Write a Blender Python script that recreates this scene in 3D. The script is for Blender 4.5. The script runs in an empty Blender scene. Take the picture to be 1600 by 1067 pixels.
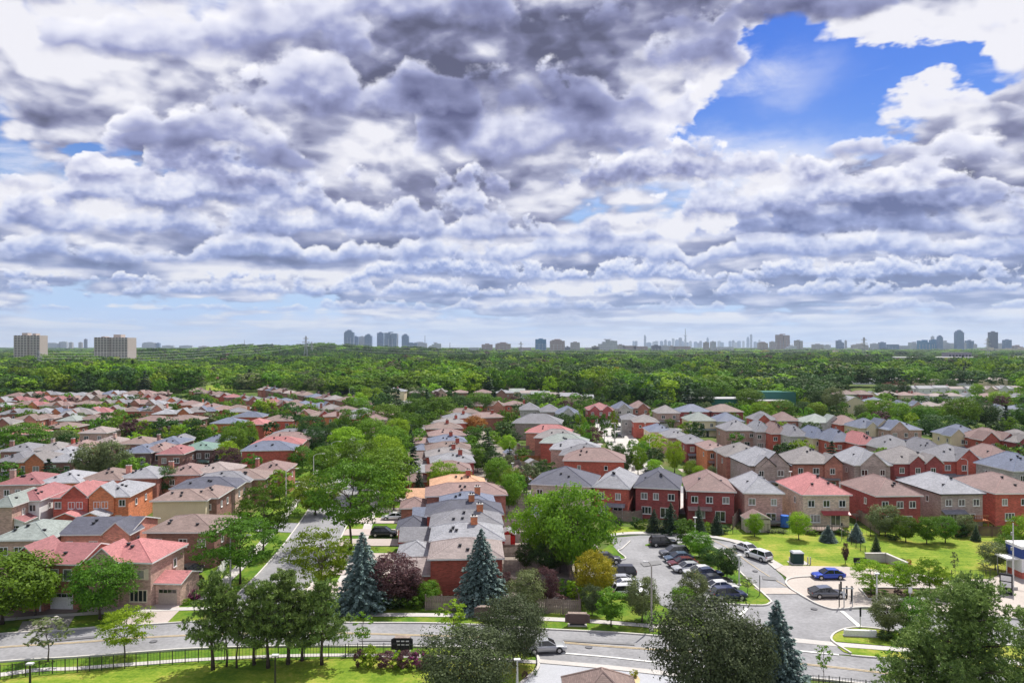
import bpy, math, random
import numpy as np
from mathutils import Vector

# ------------------------------------------------------------------ camera, sky, sun, exposure
F, CH, HZ = 1155.0, 34.0, 541.0          # focal length (px of a 1600 px wide frame), eye height, horizon row
SC = bpy.context.scene
COL = SC.collection
def G(px, py, z=0.0):
    """a point of the photograph lying at height z -> world x, y"""
    s = (CH - z) / (py - HZ)
    return ((px - 800.0) * s, F * s)

cam_d = bpy.data.cameras.new('camera')
cam = bpy.data.objects.new('camera', cam_d); COL.objects.link(cam)
cam.location = (0, 0, CH); cam.rotation_euler = (math.pi / 2, 0, 0)
cam_d.sensor_width = 36; cam_d.lens = F * 36 / 1600; cam_d.shift_y = (HZ - 533.5) / 1600
cam_d.clip_start = 0.5; cam_d.clip_end = 60000
SC.camera = cam

SUN_EL, SUN_AZ = 60.0, 34.0              # azimuth measured from straight ahead, positive = to the right
SKY_GAIN = 0.80                           # all sky radiance
EXPOSURE = 0.50
sun_d = bpy.data.lights.new('sun', 'SUN'); sun_d.energy = 4.6; sun_d.angle = math.radians(0.6)
sun_d.color = (1.0, 0.95, 0.87)
sun = bpy.data.objects.new('sun', sun_d); COL.objects.link(sun)
_e, _a = math.radians(SUN_EL), math.radians(SUN_AZ)
sdir = Vector((math.sin(_a) * math.cos(_e), math.cos(_a) * math.cos(_e), math.sin(_e)))
sun.rotation_euler = sdir.to_track_quat('Z', 'Y').to_euler()
sun.location = (0, 0, 900)

world = bpy.data.worlds.new('World'); world.cycles.sampling_method = 'MANUAL'; world.cycles.sample_map_resolution = 512; SC.world = world; world.use_nodes = True
nt = world.node_tree; nt.nodes.clear()
N, L = nt.nodes, nt.links
def _in(sock, v):
    if hasattr(v, 'links') or hasattr(v, 'is_linked'): L.new(v, sock)
    else: sock.default_value = v
def M(op, a, b=None, c=None, clamp=False):
    n = N.new('ShaderNodeMath'); n.operation = op; n.use_clamp = clamp
    _in(n.inputs[0], a)
    if b is not None: _in(n.inputs[1], b)
    if c is not None: _in(n.inputs[2], c)
    return n.outputs[0]
def SM(v, lo, hi, a=0.0, b=1.0):
    n = N.new('ShaderNodeMapRange'); n.interpolation_type = 'SMOOTHSTEP'
    _in(n.inputs[0], v)
    for i, q in enumerate((lo, hi, a, b)): n.inputs[i + 1].default_value = q
    return n.outputs[0]
def XYZ(x, y, z):
    n = N.new('ShaderNodeCombineXYZ')
    for i, q in enumerate((x, y, z)): _in(n.inputs[i], q)
    return n.outputs[0]
def NOI(vec, scale, detail, rough, dist=0.0, lac=2.0, dim='3D'):
    n = N.new('ShaderNodeTexNoise'); n.noise_dimensions = dim; n.inputs['Scale'].default_value = scale; n.inputs['Detail'].default_value = detail
    n.inputs['Roughness'].default_value = rough; n.inputs['Distortion'].default_value = dist; n.inputs['Lacunarity'].default_value = lac
    L.new(vec, n.inputs['Vector']); return n.outputs[0]
def MIXC(f, a, b):
    n = N.new('ShaderNodeMix'); n.data_type = 'RGBA'
    _in(n.inputs[0], f)
    for i, q in ((6, a), (7, b)):
        if isinstance(q, tuple): n.inputs[i].default_value = (*q, 1)
        else: L.new(q, n.inputs[i])
    return n.outputs[2]
def skypt(px, py):
    u, v = (px - 800) / F, (HZ - py) / F
    return math.atan(u), v / math.sqrt(1 + u * u + v * v)

tc = N.new('ShaderNodeTexCoord'); sep = N.new('ShaderNodeSeparateXYZ'); L.new(tc.outputs['Generated'], sep.inputs[0])
X, Y, Z = sep.outputs
AZ = M('ARCTAN2', X, Y)
ZC = M('MAXIMUM', Z, 0.0)
# slow warp so that the cloud masses get uneven outlines
_w = XYZ(AZ, M('MULTIPLY', ZC, 2.2), 3.7)
W1 = M('SUBTRACT', NOI(_w, 5.0, 5, 0.6, dim='2D'), 0.5)
W2 = M('SUBTRACT', NOI(XYZ(M('ADD', AZ, 9.1), M('MULTIPLY', ZC, 2.2), 0.0), 6.0, 5, 0.6, dim='2D'), 0.5)
AZW = M('MULTIPLY_ADD', W1, 0.16, AZ)
ZW = M('MULTIPLY_ADD', W2, 0.10, ZC)
def blob(px, py, rx, ry, amp):
    a0, e0 = skypt(px, py)
    dx = M('MULTIPLY', M('SUBTRACT', AZW, a0), F / rx)
    dz = M('MULTIPLY', M('SUBTRACT', ZW, e0), F / ry)
    r = M('ADD', M('MULTIPLY', dx, dx), M('MULTIPLY', dz, dz))
    return M('MULTIPLY', M('EXPONENT', M('MULTIPLY', r, -1.0)), amp)
def total(bl):
    t = blob(*bl[0])
    for b in bl[1:]: t = M('ADD', t, blob(*b))
    return t
def density(zoff, da=6, db=6, puff=True):
    zz = M('ADD', ZC, zoff)
    den = M('ADD', zz, 0.075)
    P = XYZ(M('DIVIDE', X, den), M('DIVIDE', Y, den), 0.0)
    a = NOI(P, 0.85, da, 0.47, 0.0, dim='2D')
    D = XYZ(AZ, M('MULTIPLY', zz, 1.7), 1.3)
    b = NOI(D, 8.0, db, 0.50, 0.0, dim='2D')
    o = M('ADD', M('MULTIPLY', a, 0.66), M('MULTIPLY', b, 0.22))
    # rounded puffs: cells pushed about by the noise
    v = N.new('ShaderNodeTexVoronoi'); v.feature = 'F1'; v.voronoi_dimensions = '2D'
    v.inputs['Scale'].default_value = 15; v.inputs['Detail'].default_value = 1.5; v.inputs['Roughness'].default_value = 0.55
    L.new(XYZ(M('MULTIPLY_ADD', b, 0.10, AZ), M('MULTIPLY_ADD', a, 0.10, M('MULTIPLY', zz, 1.9)), 0.0), v.inputs['Vector'])
    return M('MULTIPLY_ADD', v.outputs['Distance'], -0.17, M('ADD', o, 0.12))
ZR = M('ADD', ZC, 0.06)
D0 = density(0.0); D1 = density(M('MULTIPLY', ZR, 0.055), 4, 3); D2 = density(M('MULTIPLY', ZR, 0.16), 2.5, 2.5)
cover = total([(1275, 168, 130, 50, -0.52), (1190, 75, 60, 34, -0.26), (1470, 118, 110, 26, -0.34), (1310, 105, 120, 20, -0.2), (1340, 118, 40, 16, 0.25), (1440, 140, 46, 14, 0.3), (150, 245, 44, 12, -0.25), (0, 190, 40, 60, -0.15),
               (1100, 205, 110, 26, -0.2),
               (1180, 255, 200, 40, -0.05), (120, 480, 300, 22, -0.22), (330, 30, 140, 50, -0.07),
               (760, 110, 300, 110, 0.22), (1030, 150, 120, 70, 0.22), (380, 230, 220, 90, 0.14), (1380, 285, 170, 42, 0.28), (1540, 195, 120, 50, 0.25),
               (1440, 60, 110, 28, 0.20), (1150, 10, 420, 36, 0.22), (600, 390, 1100, 70, 0.13), (1200, 410, 600, 60, 0.12), (250, 110, 220, 70, 0.10)])
dark = total([(250, 120, 240, 60, -0.15), (780, 125, 230, 62, 0.95), (650, 105, 90, 60, 0.4), (900, 150, 100, 50, 0.45), (380, 235, 110, 34, 0.5), (330, 245, 160, 30, 0.25),
              (930, 35, 180, 45, 0.45), (1330, 0, 330, 26, 0.75), (850, 290, 170, 26, 0.45), (1410, 322, 120, 24, 0.8), (820, 270, 220, 40, 0.3),
              (470, 330, 200, 18, 0.35), (380, 175, 60, 30, 0.2), (1290, 345, 160, 16, 0.45)])
lite = total([(780, 60, 170, 26, 0.5), (1060, 150, 90, 60, 0.45), (370, 165, 90, 26, 0.4), (1400, 272, 130, 22, 0.75), (640, 235, 120, 22, 0.4),
              (250, 290, 220, 24, 0.35), (1000, 235, 90, 30, 0.35), (1560, 180, 110, 45, 0.45), (1450, 70, 110, 22, 0.45), (560, 205, 70, 26, 0.3), (80, 260, 120, 24, 0.35)])
dens = M('ADD', M('ADD', D0, 0.075), cover)
mask = SM(dens, 0.385, 0.50)
dtop = M('SUBTRACT', D0, D1)              # > 0 near the upper edge of a puff
dtop2 = M('SUBTRACT', D0, D2)
thick = SM(dens, 0.42, 0.90)
t = M('MULTIPLY_ADD', thick, 0.46, 0.20)
t = M('MULTIPLY_ADD', dtop, -1.7, t)
t = M('MULTIPLY_ADD', dtop2, -2.5, t)
t = M('ADD', t, M('MULTIPLY', M('SUBTRACT', NOI(XYZ(AZ, M('MULTIPLY', ZC, 3.0), 7.7), 3.2, 3, 0.5), 0.5), 0.9))
t = M('ADD', t, SM(ZC, 0.05, 0.17, 0.24, 0.0))
t = M('ADD', t, M('MULTIPLY', dark, 0.50))
t = M('SUBTRACT', t, M('MULTIPLY', lite, 0.38))
t = M('MINIMUM', M('MAXIMUM', M('MULTIPLY_ADD', t, 1.05, -0.11), 0.0), 1.0)
low = SM(ZC, 0.02, 0.20)                 # clouds turn bluer towards the horizon
ccol = N.new('ShaderNodeValToRGB'); L.new(t, ccol.inputs[0])
cr = ccol.color_ramp; cr.elements[0].position = 0.0; cr.elements[0].color = (0.80, 0.79, 0.84, 1)
cr.elements[1].position = 1.0; cr.elements[1].color = (0.085, 0.085, 0.155, 1)
for p_, c_ in ((0.20, (0.64, 0.64, 0.73)), (0.42, (0.36, 0.37, 0.51)), (0.70, (0.17, 0.175, 0.30))):
    e = cr.elements.new(p_); e.color = (*c_, 1)
ccl = N.new('ShaderNodeValToRGB'); L.new(t, ccl.inputs[0])
cr = ccl.color_ramp; cr.elements[0].position = 0.0; cr.elements[0].color = (0.78, 0.77, 0.80, 1)
cr.elements[1].position = 1.0; cr.elements[1].color = (0.12, 0.17, 0.37, 1)
for p_, c_ in ((0.28, (0.52, 0.55, 0.70)), (0.6, (0.24, 0.30, 0.52))):
    e = cr.elements.new(p_); e.color = (*c_, 1)
cloud = MIXC(low, ccl.outputs[0], ccol.outputs[0])
# thin high veil over the blue
veil = SM(NOI(XYZ(M('MULTIPLY', AZ, 1.0), M('MULTIPLY', ZC, 5.0), 5.5), 3.2, 8, 0.6, 0.6), 0.46, 0.72)
veil = M('ADD', veil, total([(1150, 255, 190, 34, 0.8), (1230, 130, 70, 26, 0.4), (400, 60, 300, 60, 0.6)]), clamp=True)
sky = N.new('ShaderNodeTexSky'); sky.sky_type = 'NISHITA'; sky.sun_disc = False
sky.sun_elevation = math.radians(SUN_EL); sky.sun_rotation = math.radians(SUN_AZ)
sky.air_density = 1.3; sky.dust_density = 0.4; sky.ozone_density = 3.5
hs = N.new('ShaderNodeHueSaturation'); hs.inputs['Saturation'].default_value = 1.55; hs.inputs['Hue'].default_value = 0.53; L.new(sky.outputs[0], hs.inputs['Color'])
def scale(col, k):
    n = N.new('ShaderNodeVectorMath'); n.operation = 'SCALE'; L.new(col, n.inputs[0]); n.inputs['Scale'].default_value = k; return n.outputs[0]
blue = scale(hs.outputs[0], 0.098)
blue = MIXC(SM(ZC, 0.0, 0.26, 1.0, 0.0), blue, (0.40, 0.58, 0.90))
air = MIXC(M('MULTIPLY', veil, 0.85), blue, (0.74, 0.76, 0.86))
col = MIXC(mask, air, cloud)
# rows of cumulus, one behind another: flat shaded bases, lit billowing tops
rl = M('SQRT', M('ADD', M('ADD', M('MULTIPLY', Y, Y), M('MULTIPLY', M('MULTIPLY', X, X), 0.15)), 0.004))
VV = M('MINIMUM', M('DIVIDE', ZC, rl), 1.2)
rh = M('SQRT', M('ADD', M('ADD', M('MULTIPLY', X, X), M('MULTIPLY', Y, Y)), 1e-6))
XN, YN = M('DIVIDE', X, rh), M('DIVIDE', Y, rh)
def puff(sc, dv, det):
    v3 = XYZ(AZ, M('MULTIPLY_ADD', VV, 1.15, dv * 1.15), 0.0)
    n = NOI(v3, sc * 0.42, det, 0.56, dim='2D')
    w = N.new('ShaderNodeVectorMath'); w.operation = 'ADD'; L.new(v3, w.inputs[0]); L.new(XYZ(M('MULTIPLY', n, 1.1 / sc), M('MULTIPLY', n, 1.1 / sc), 0.0), w.inputs[1])
    v = N.new('ShaderNodeTexVoronoi'); v.voronoi_dimensions = '2D'; v.feature = 'F1'; v.inputs['Scale'].default_value = sc * .55; v.inputs['Detail'].default_value = 2.0; v.inputs['Roughness'].default_value = 0.5
    L.new(w.outputs[0], v.inputs['Vector'])
    return M('MULTIPLY_ADD', v.outputs['Distance'], -0.26, M('MULTIPLY_ADD', n, 1.25, -0.04))
PF = {}
for sc, dv in ((100, .005), (48, .010), (22, .022)):
    a_, b_ = puff(sc, 0.0, 5), puff(sc, dv, 3)
    PF[sc] = (a_, M('SUBTRACT', a_, b_))
bump = M('SUBTRACT', M('MULTIPLY_ADD', dark, 0.25, cover), 0.0)
rowsk = [  # base row, height (px), puff size, along-row scale, profile low/high, seed, opacity
    (506, 14, 100, 9.0, .40, .60, 1.3, .55), (486, 18, 100, 8.0, .36, .58, 2.9, .75), (464, 26, 100, 7.0, .34, .58, 4.1, .9), (440, 34, 100, 6.0, .32, .58, 5.7, 1.), (412, 42, 48, 5.0, .30, .58, 7.2, 1.),
    (378, 54, 48, 4.4, .32, .60, 8.8, 1.), (352, 92, 48, 3.6, .40, .60, 10.3, 1.), (300, 80, 48, 3.4, .38, .62, 12.6, 1.), (262, 110, 22, 3.0, .40, .64, 14.9, 1.), (196, 120, 22, 2.8, .40, .66, 17.7, 1.), (120, 130, 22, 2.4, .40, .66, 19.4, 1.), (40, 150, 22, 2.4, .40, .66, 23.4, 1.)]
for (by, hp_, sc, f, lo, hi, sd, op) in rowsk:
    v0, H = (HZ - by) / F, hp_ / F; pf, sh = PF[sc]
    pr = NOI(XYZ(M('MULTIPLY', XN, f), M('MULTIPLY', YN, f), sd), 1.0, 3.0, 0.5)
    gap = SM(pr, lo, hi)                                        # how tall the row stands here
    gap = M('ADD', gap, M('MULTIPLY', M('MINIMUM', bump, 0.25), 1.6))
    wob = M('MULTIPLY', M('SUBTRACT', pr, 0.5), H * 1.4)        # the base line drifts a little
    hgt = M('SUBTRACT', VV, M('ADD', wob, v0))
    top = M('MULTIPLY', M('ADD', M('MULTIPLY', gap, 1.05), M('MULTIPLY_ADD', pf, 1.3, -0.72)), H)
    edge = M('SUBTRACT', top, hgt)
    m = M('MULTIPLY', SM(edge, 0.0, H * .20 + .0016), SM(M('MULTIPLY_ADD', M('SUBTRACT', pf, .5), H * .5, hgt), -H * .06 - .001, H * .16 + .002))
    m = M('MULTIPLY', m, M('MULTIPLY', SM(gap, 0.02, 0.22), op))
    sN = M('DIVIDE', hgt, M('MAXIMUM', top, H * .3))
    t = M('SUBTRACT', 0.80, M('MULTIPLY', sN, 0.88)); t = M('MULTIPLY_ADD', sh, -1.15, t)
    t = M('ADD', t, M('MULTIPLY', dark, 0.46)); t = M('SUBTRACT', t, M('MULTIPLY', lite, 0.36))
    t = M('MINIMUM', M('MAXIMUM', M('MULTIPLY', t, 0.92), 0.0), 1.0)
    def rampc(stops):
        n = N.new('ShaderNodeValToRGB'); L.new(t, n.inputs[0]); e = n.color_ramp.elements
        e[0].position, e[0].color = stops[0][0], (*stops[0][1], 1); e[1].position, e[1].color = stops[-1][0], (*stops[-1][1], 1)
        for p, c in stops[1:-1]: q = e.new(p); q.color = (*c, 1)
        return n.outputs[0]
    k = min(1.0, max(0.0, (v0 - .04) / .16))                    # low rows are bluer and paler
    mixk = lambda a, b: tuple(p * (1 - k) + q * k for p, q in zip(a, b))
    cl = rampc([(0.0, mixk((.80, .80, .85), (.88, .87, .92))), (.25, mixk((.55, .61, .80), (.66, .67, .80))), (.55, mixk((.27, .36, .66), (.30, .32, .53))), (1.0, mixk((.13, .21, .50), (.080, .082, .19)))])
    col = MIXC(m, col, cl)
hzn = SM(ZC, 0.0, 0.060, 1.0, 0.0)
strk = SM(NOI(XYZ(AZ, M('MULTIPLY', ZC, 14.0), 2.2), 4.0, 8, 0.6), 0.35, 0.68)
hcol = MIXC(strk, (0.50, 0.60, 0.80), (0.82, 0.81, 0.84))
col = MIXC(M('MULTIPLY', hzn, 0.85), col, hcol)
col = MIXC(M('LESS_THAN', Z, -0.002), col, (0.42, 0.48, 0.55))
bg = N.new('ShaderNodeBackground'); L.new(col, bg.inputs[0]); bg.inputs[1].default_value = SKY_GAIN
wo = N.new('ShaderNodeOutputWorld'); L.new(bg.outputs[0], wo.inputs[0])

SC.view_settings.view_transform = 'Standard'; SC.view_settings.look = 'None'
SC.view_settings.exposure = EXPOSURE; SC.view_settings.gamma = 1; SC.view_settings.use_curve_mapping = False
SC.cycles.max_bounces = 6; SC.cycles.diffuse_bounces = 3; SC.cycles.transparent_max_bounces = 6
SC.cycles.volume_bounces = 0

# ------------------------------------------------------------------ helpers
R = random.Random(7)
def rad(a): return math.radians(a)
class MB:
    """collects polygons, then becomes one mesh"""
    def __init__(s): s.v = []; s.f = []; s.m = []
    def poly(s, pts, m=0):
        b = len(s.v); s.v += [tuple(p) for p in pts]; s.f.append(tuple(range(b, b + len(pts)))); s.m.append(m)
    def box(s, x0, x1, y0, y1, z0, z1, m=0, top=None):
        b = len(s.v)
        s.v += [(x0, y0, z0), (x1, y0, z0), (x1, y1, z0), (x0, y1, z0), (x0, y0, z1), (x1, y0, z1), (x1, y1, z1), (x0, y1, z1)]
        for q in ((0, 3, 2, 1), (4, 5, 6, 7), (0, 1, 5, 4), (1, 2, 6, 5), (2, 3, 7, 6), (3, 0, 4, 7)):
            s.f.append(tuple(b + i for i in q)); s.m.append(m)
        if top is not None: s.m[-5] = top
    def hexa(s, p, m=0):
        b = len(s.v); s.v += [tuple(q) for q in p]
        for q in ((0, 3, 2, 1), (4, 5, 6, 7), (0, 1, 5, 4), (1, 2, 6, 5), (2, 3, 7, 6), (3, 0, 4, 7)):
            s.f.append(tuple(b + i for i in q)); s.m.append(m)
    def tube(s, pts, rs, n=6, m=0, cap=True):
        b0 = len(s.v); pts = [Vector(p) for p in pts]
        for i, p in enumerate(pts):
            d = (pts[min(i + 1, len(pts) - 1)] - pts[max(i - 1, 0)]).normalized()
            u = d.cross(Vector((0, 0, 1)) if abs(d.z) < 0.95 else Vector((1, 0, 0))).normalized(); w = d.cross(u)
            r = rs[i] if hasattr(rs, '__len__') else rs
            for k in range(n):
                a = 2 * math.pi * k / n; q = p + (u * math.cos(a) + w * math.sin(a)) * r; s.v.append(tuple(q))
        for i in range(len(pts) - 1):
            for k in range(n):
                a, c = b0 + i * n + k, b0 + i * n + (k + 1) % n
                s.f.append((a, c, c + n, a + n)); s.m.append(m)
        if cap:
            s.f.append(tuple(b0 + k for k in range(n - 1, -1, -1))); s.m.append(m)
            e = b0 + (len(pts) - 1) * n; s.f.append(tuple(e + k for k in range(n))); s.m.append(m)
    def cyl(s, x, y, z0, z1, r, n=10, m=0): s.tube([(x, y, z0), (x, y, z1)], r, n, m)
    def mesh(s, name, mats, smooth=False):
        me = bpy.data.meshes.new(name); me.from_pydata(s.v, [], s.f)
        for q in (mats if isinstance(mats, (list, tuple)) else [mats]): me.materials.append(q)
        if len(me.materials) > 1: me.polygons.foreach_set('material_index', s.m)
        if smooth: me.polygons.foreach_set('use_smooth', [True] * len(s.f))
        me.update(); return me
def link(name, me, parent=None, loc=None, rz=0.0, sc=None):
    o = bpy.data.objects.new(name, me); COL.objects.link(o)
    if parent is not None: o.parent = parent
    if loc is not None: o.location = loc
    if rz: o.rotation_euler = (0, 0, rz)
    if sc is not None: o.scale = sc
    return o
def tag(o, label=None, cat=None, group=None, kind=None):
    if label: o['label'] = label
    if cat: o['category'] = cat
    if group: o['group'] = group
    if kind: o['kind'] = kind
    return o
def empty(name, loc, rz=0.0): return link(name, None, None, loc, rz)
def copy_tree(o, parent=None):
    c = o.copy(); COL.objects.link(c)
    if parent is not None: c.parent = parent
    for ch in o.children: copy_tree(ch, c)
    return c
ORD = ['', 'first', 'second', 'third', 'fourth', 'fifth', 'sixth', 'seventh', 'eighth', 'ninth', 'tenth', 'eleventh', 'twelfth']
def nth(i):
    if i < 13: return ORD[i]
    return '%d%s' % (i, 'th' if 10 < i % 100 < 14 else {1: 'st', 2: 'nd', 3: 'rd'}.get(i % 10, 'th'))

# ------------------------------------------------------------------ materials
MATS = {}
def newmat(name):
    m = bpy.data.materials.new(name); m.use_nodes = True; t = m.node_tree; t.nodes.clear()
    return m, t, t.nodes, t.links
def nd(t, kind, **kw):
    n = t.nodes.new(kind)
    for k, v in kw.items():
        if k.startswith('i_'): n.inputs[k[2:].replace('_', ' ')].default_value = v
        else: setattr(n, k, v)
    return n
def ramp(t, src, stops):
    n = t.nodes.new('ShaderNodeValToRGB'); t.links.new(src, n.inputs[0]); e = n.color_ramp.elements
    e[0].position, e[0].color = stops[0][0], (*stops[0][1], 1); e[1].position, e[1].color = stops[-1][0], (*stops[-1][1], 1)
    for p, c in stops[1:-1]:
        q = e.new(p); q.color = (*c, 1)
    return n.outputs[0]
def k3(c, k): return tuple(min(0.95, q * k) for q in c)
def noisy(name, base, var=0.12, scale=0.6, rough=0.8, spec=0.3, metal=0.0, fine=8.0, finev=0.10, bump=0.0, objrand=0.0):
    """plain surface: base colour with large patches and fine grain"""
    if name in MATS: return MATS[name]
    m, t, n, l = newmat(name)
    tc = nd(t, 'ShaderNodeTexCoord'); geo = tc.outputs['Object']
    a = nd(t, 'ShaderNodeTexNoise', i_Scale=scale, i_Detail=5.0); l.new(geo, a.inputs['Vector'])
    b = nd(t, 'ShaderNodeTexNoise', i_Scale=fine, i_Detail=3.0); l.new(geo, b.inputs['Vector'])
    s1 = nd(t, 'ShaderNodeMapRange'); l.new(a.outputs[0], s1.inputs[0]); s1.inputs[1].default_value = .3; s1.inputs[2].default_value = .7; s1.inputs[3].default_value = 1 - var; s1.inputs[4].default_value = 1 + var
    s2 = nd(t, 'ShaderNodeMapRange'); l.new(b.outputs[0], s2.inputs[0]); s2.inputs[1].default_value = .3; s2.inputs[2].default_value = .7; s2.inputs[3].default_value = 1 - finev; s2.inputs[4].default_value = 1 + finev
    mu = nd(t, 'ShaderNodeMath', operation='MULTIPLY'); l.new(s1.outputs[0], mu.inputs[0]); l.new(s2.outputs[0], mu.inputs[1])
    val = mu.outputs[0]
    if objrand:
        oi = nd(t, 'ShaderNodeObjectInfo'); r = nd(t, 'ShaderNodeMapRange'); l.new(oi.outputs['Random'], r.inputs[0])
        r.inputs[3].default_value = 1 - objrand; r.inputs[4].default_value = 1 + objrand
        m2 = nd(t, 'ShaderNodeMath', operation='MULTIPLY'); l.new(val, m2.inputs[0]); l.new(r.outputs[0], m2.inputs[1]); val = m2.outputs[0]
    sc = nd(t, 'ShaderNodeVectorMath', operation='SCALE'); sc.inputs[0].default_value = base; l.new(val, sc.inputs['Scale'])
    p = nd(t, 'ShaderNodeBsdfPrincipled'); l.new(sc.outputs[0], p.inputs['Base Color'])
    p.inputs['Roughness'].default_value = rough; p.inputs['Specular IOR Level'].default_value = spec; p.inputs['Metallic'].default_value = metal
    if bump:
        bn = nd(t, 'ShaderNodeBump'); bn.inputs['Strength'].default_value = bump; bn.inputs['Distance'].default_value = 0.05
        l.new(b.outputs[0], bn.inputs['Height']); l.new(bn.outputs[0], p.inputs['Normal'])
    o = nd(t, 'ShaderNodeOutputMaterial'); l.new(p.outputs[0], o.inputs[0]); MATS[name] = m; return m
def brickmat(name, base, mortar=(0.30, 0.27, 0.24), mv=0.25):
    if name in MATS: return MATS[name]
    m, t, n, l = newmat(name)
    tc = nd(t, 'ShaderNodeTexCoord'); sp = nd(t, 'ShaderNodeSeparateXYZ'); l.new(tc.outputs['Object'], sp.inputs[0])
    ad = nd(t, 'ShaderNodeMath', operation='ADD'); l.new(sp.outputs[0], ad.inputs[0]); l.new(sp.outputs[1], ad.inputs[1])
    cx = nd(t, 'ShaderNodeCombineXYZ'); l.new(ad.outputs[0], cx.inputs[0]); l.new(sp.outputs[2], cx.inputs[1])
    br = nd(t, 'ShaderNodeTexBrick'); l.new(cx.outputs[0], br.inputs['Vector'])
    br.inputs['Scale'].default_value = 1.0; br.inputs['Brick Width'].default_value = 0.42; br.inputs['Row Height'].default_value = 0.16
    br.inputs['Mortar Size'].default_value = 0.012; br.inputs['Bias'].default_value = 0.0
    br.inputs['Color1'].default_value = (*k3(base, 1 + mv), 1); br.inputs['Color2'].default_value = (*k3(base, 1 - mv), 1); br.inputs['Mortar'].default_value = (*[0.5 * a + 0.5 * b for a, b in zip(mortar, base)], 1)
    a = nd(t, 'ShaderNodeTexNoise', i_Scale=0.5, i_Detail=6.0); l.new(tc.outputs['Object'], a.inputs['Vector'])
    oi = nd(t, 'ShaderNodeObjectInfo')
    s1 = nd(t, 'ShaderNodeMapRange'); l.new(a.outputs[0], s1.inputs[0]); s1.inputs[1].default_value = .3; s1.inputs[2].default_value = .7; s1.inputs[3].default_value = .82; s1.inputs[4].default_value = 1.12
    s2 = nd(t, 'ShaderNodeMapRange'); l.new(oi.outputs['Random'], s2.inputs[0]); s2.inputs[3].default_value = .85; s2.inputs[4].default_value = 1.15
    mu = nd(t, 'ShaderNodeMath', operation='MULTIPLY'); l.new(s1.outputs[0], mu.inputs[0]); l.new(s2.outputs[0], mu.inputs[1])
    sc = nd(t, 'ShaderNodeVectorMath', operation='SCALE'); l.new(br.outputs[0], sc.inputs[0]); l.new(mu.outputs[0], sc.inputs['Scale'])
    p = nd(t, 'ShaderNodeBsdfPrincipled'); l.new(sc.outputs[0], p.inputs['Base Color']); p.inputs['Roughness'].default_value = .85; p.inputs['Specular IOR Level'].default_value = .2
    o = nd(t, 'ShaderNodeOutputMaterial'); l.new(p.outputs[0], o.inputs[0]); MATS[name] = m; return m
def shinglemat(name, base, metal=False):
    if name in MATS: return MATS[name]
    m, t, n, l = newmat(name)
    tc = nd(t, 'ShaderNodeTexCoord'); sp = nd(t, 'ShaderNodeSeparateXYZ'); l.new(tc.outputs['Object'], sp.inputs[0])
    # courses follow height, tabs follow the run of the slope
    z = nd(t, 'ShaderNodeMath', operation='MULTIPLY'); l.new(sp.outputs[2], z.inputs[0]); z.inputs[1].default_value = 1.0
    ad = nd(t, 'ShaderNodeMath', operation='ADD'); l.new(sp.outputs[0], ad.inputs[0]); l.new(sp.outputs[1], ad.inputs[1])
    cx = nd(t, 'ShaderNodeCombineXYZ'); l.new(ad.outputs[0], cx.inputs[0]); l.new(z.outputs[0], cx.inputs[1])
    br = nd(t, 'ShaderNodeTexBrick'); l.new(cx.outputs[0], br.inputs['Vector'])
    mv = 0.08 if metal else 0.15
    br.inputs['Scale'].default_value = 1.0; br.inputs['Brick Width'].default_value = 0.5 if not metal else 0.6; br.inputs['Row Height'].default_value = 0.10 if not metal else 0.22
    br.inputs['Mortar Size'].default_value = 0.008; br.inputs['Mortar'].default_value = (*k3(base, .62), 1)
    br.inputs['Color1'].default_value = (*k3(base, 1 + mv), 1); br.inputs['Color2'].default_value = (*k3(base, 1 - mv), 1)
    a = nd(t, 'ShaderNodeTexNoise', i_Scale=0.35, i_Detail=6.0, i_Roughness=0.65); l.new(tc.outputs['Object'], a.inputs['Vector'])
    s1 = nd(t, 'ShaderNodeMapRange'); l.new(a.outputs[0], s1.inputs[0]); s1.inputs[1].default_value = .3; s1.inputs[2].default_value = .7; s1.inputs[3].default_value = .85; s1.inputs[4].default_value = 1.14
    b = nd(t, 'ShaderNodeTexNoise', i_Scale=5.0, i_Detail=3.0); l.new(tc.outputs['Object'], b.inputs['Vector'])
    s2 = nd(t, 'ShaderNodeMapRange'); l.new(b.outputs[0], s2.inputs[0]); s2.inputs[1].default_value = .3; s2.inputs[2].default_value = .7; s2.inputs[3].default_value = .86; s2.inputs[4].default_value = 1.14
    oi = nd(t, 'ShaderNodeObjectInfo'); s3 = nd(t, 'ShaderNodeMapRange'); l.new(oi.outputs['Random'], s3.inputs[0]); s3.inputs[3].default_value = .86; s3.inputs[4].default_value = 1.14
    mu = nd(t, 'ShaderNodeMath', operation='MULTIPLY'); l.new(s1.outputs[0], mu.inputs[0]); l.new(s2.outputs[0], mu.inputs[1])
    m3 = nd(t, 'ShaderNodeMath', operation='MULTIPLY'); l.new(mu.outputs[0], m3.inputs[0]); l.new(s3.outputs[0], m3.inputs[1])
    sc = nd(t, 'ShaderNodeVectorMath', operation='SCALE'); l.new(br.outputs[0], sc.inputs[0]); l.new(m3.outputs[0], sc.inputs['Scale'])
    p = nd(t, 'ShaderNodeBsdfPrincipled'); l.new(sc.outputs[0], p.inputs['Base Color']); p.inputs['Roughness'].default_value = .4 if metal else .75; p.inputs['Specular IOR Level'].default_value = .5 if metal else .35
    o = nd(t, 'ShaderNodeOutputMaterial'); l.new(p.outputs[0], o.inputs[0]); MATS[name] = m; return m
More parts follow.
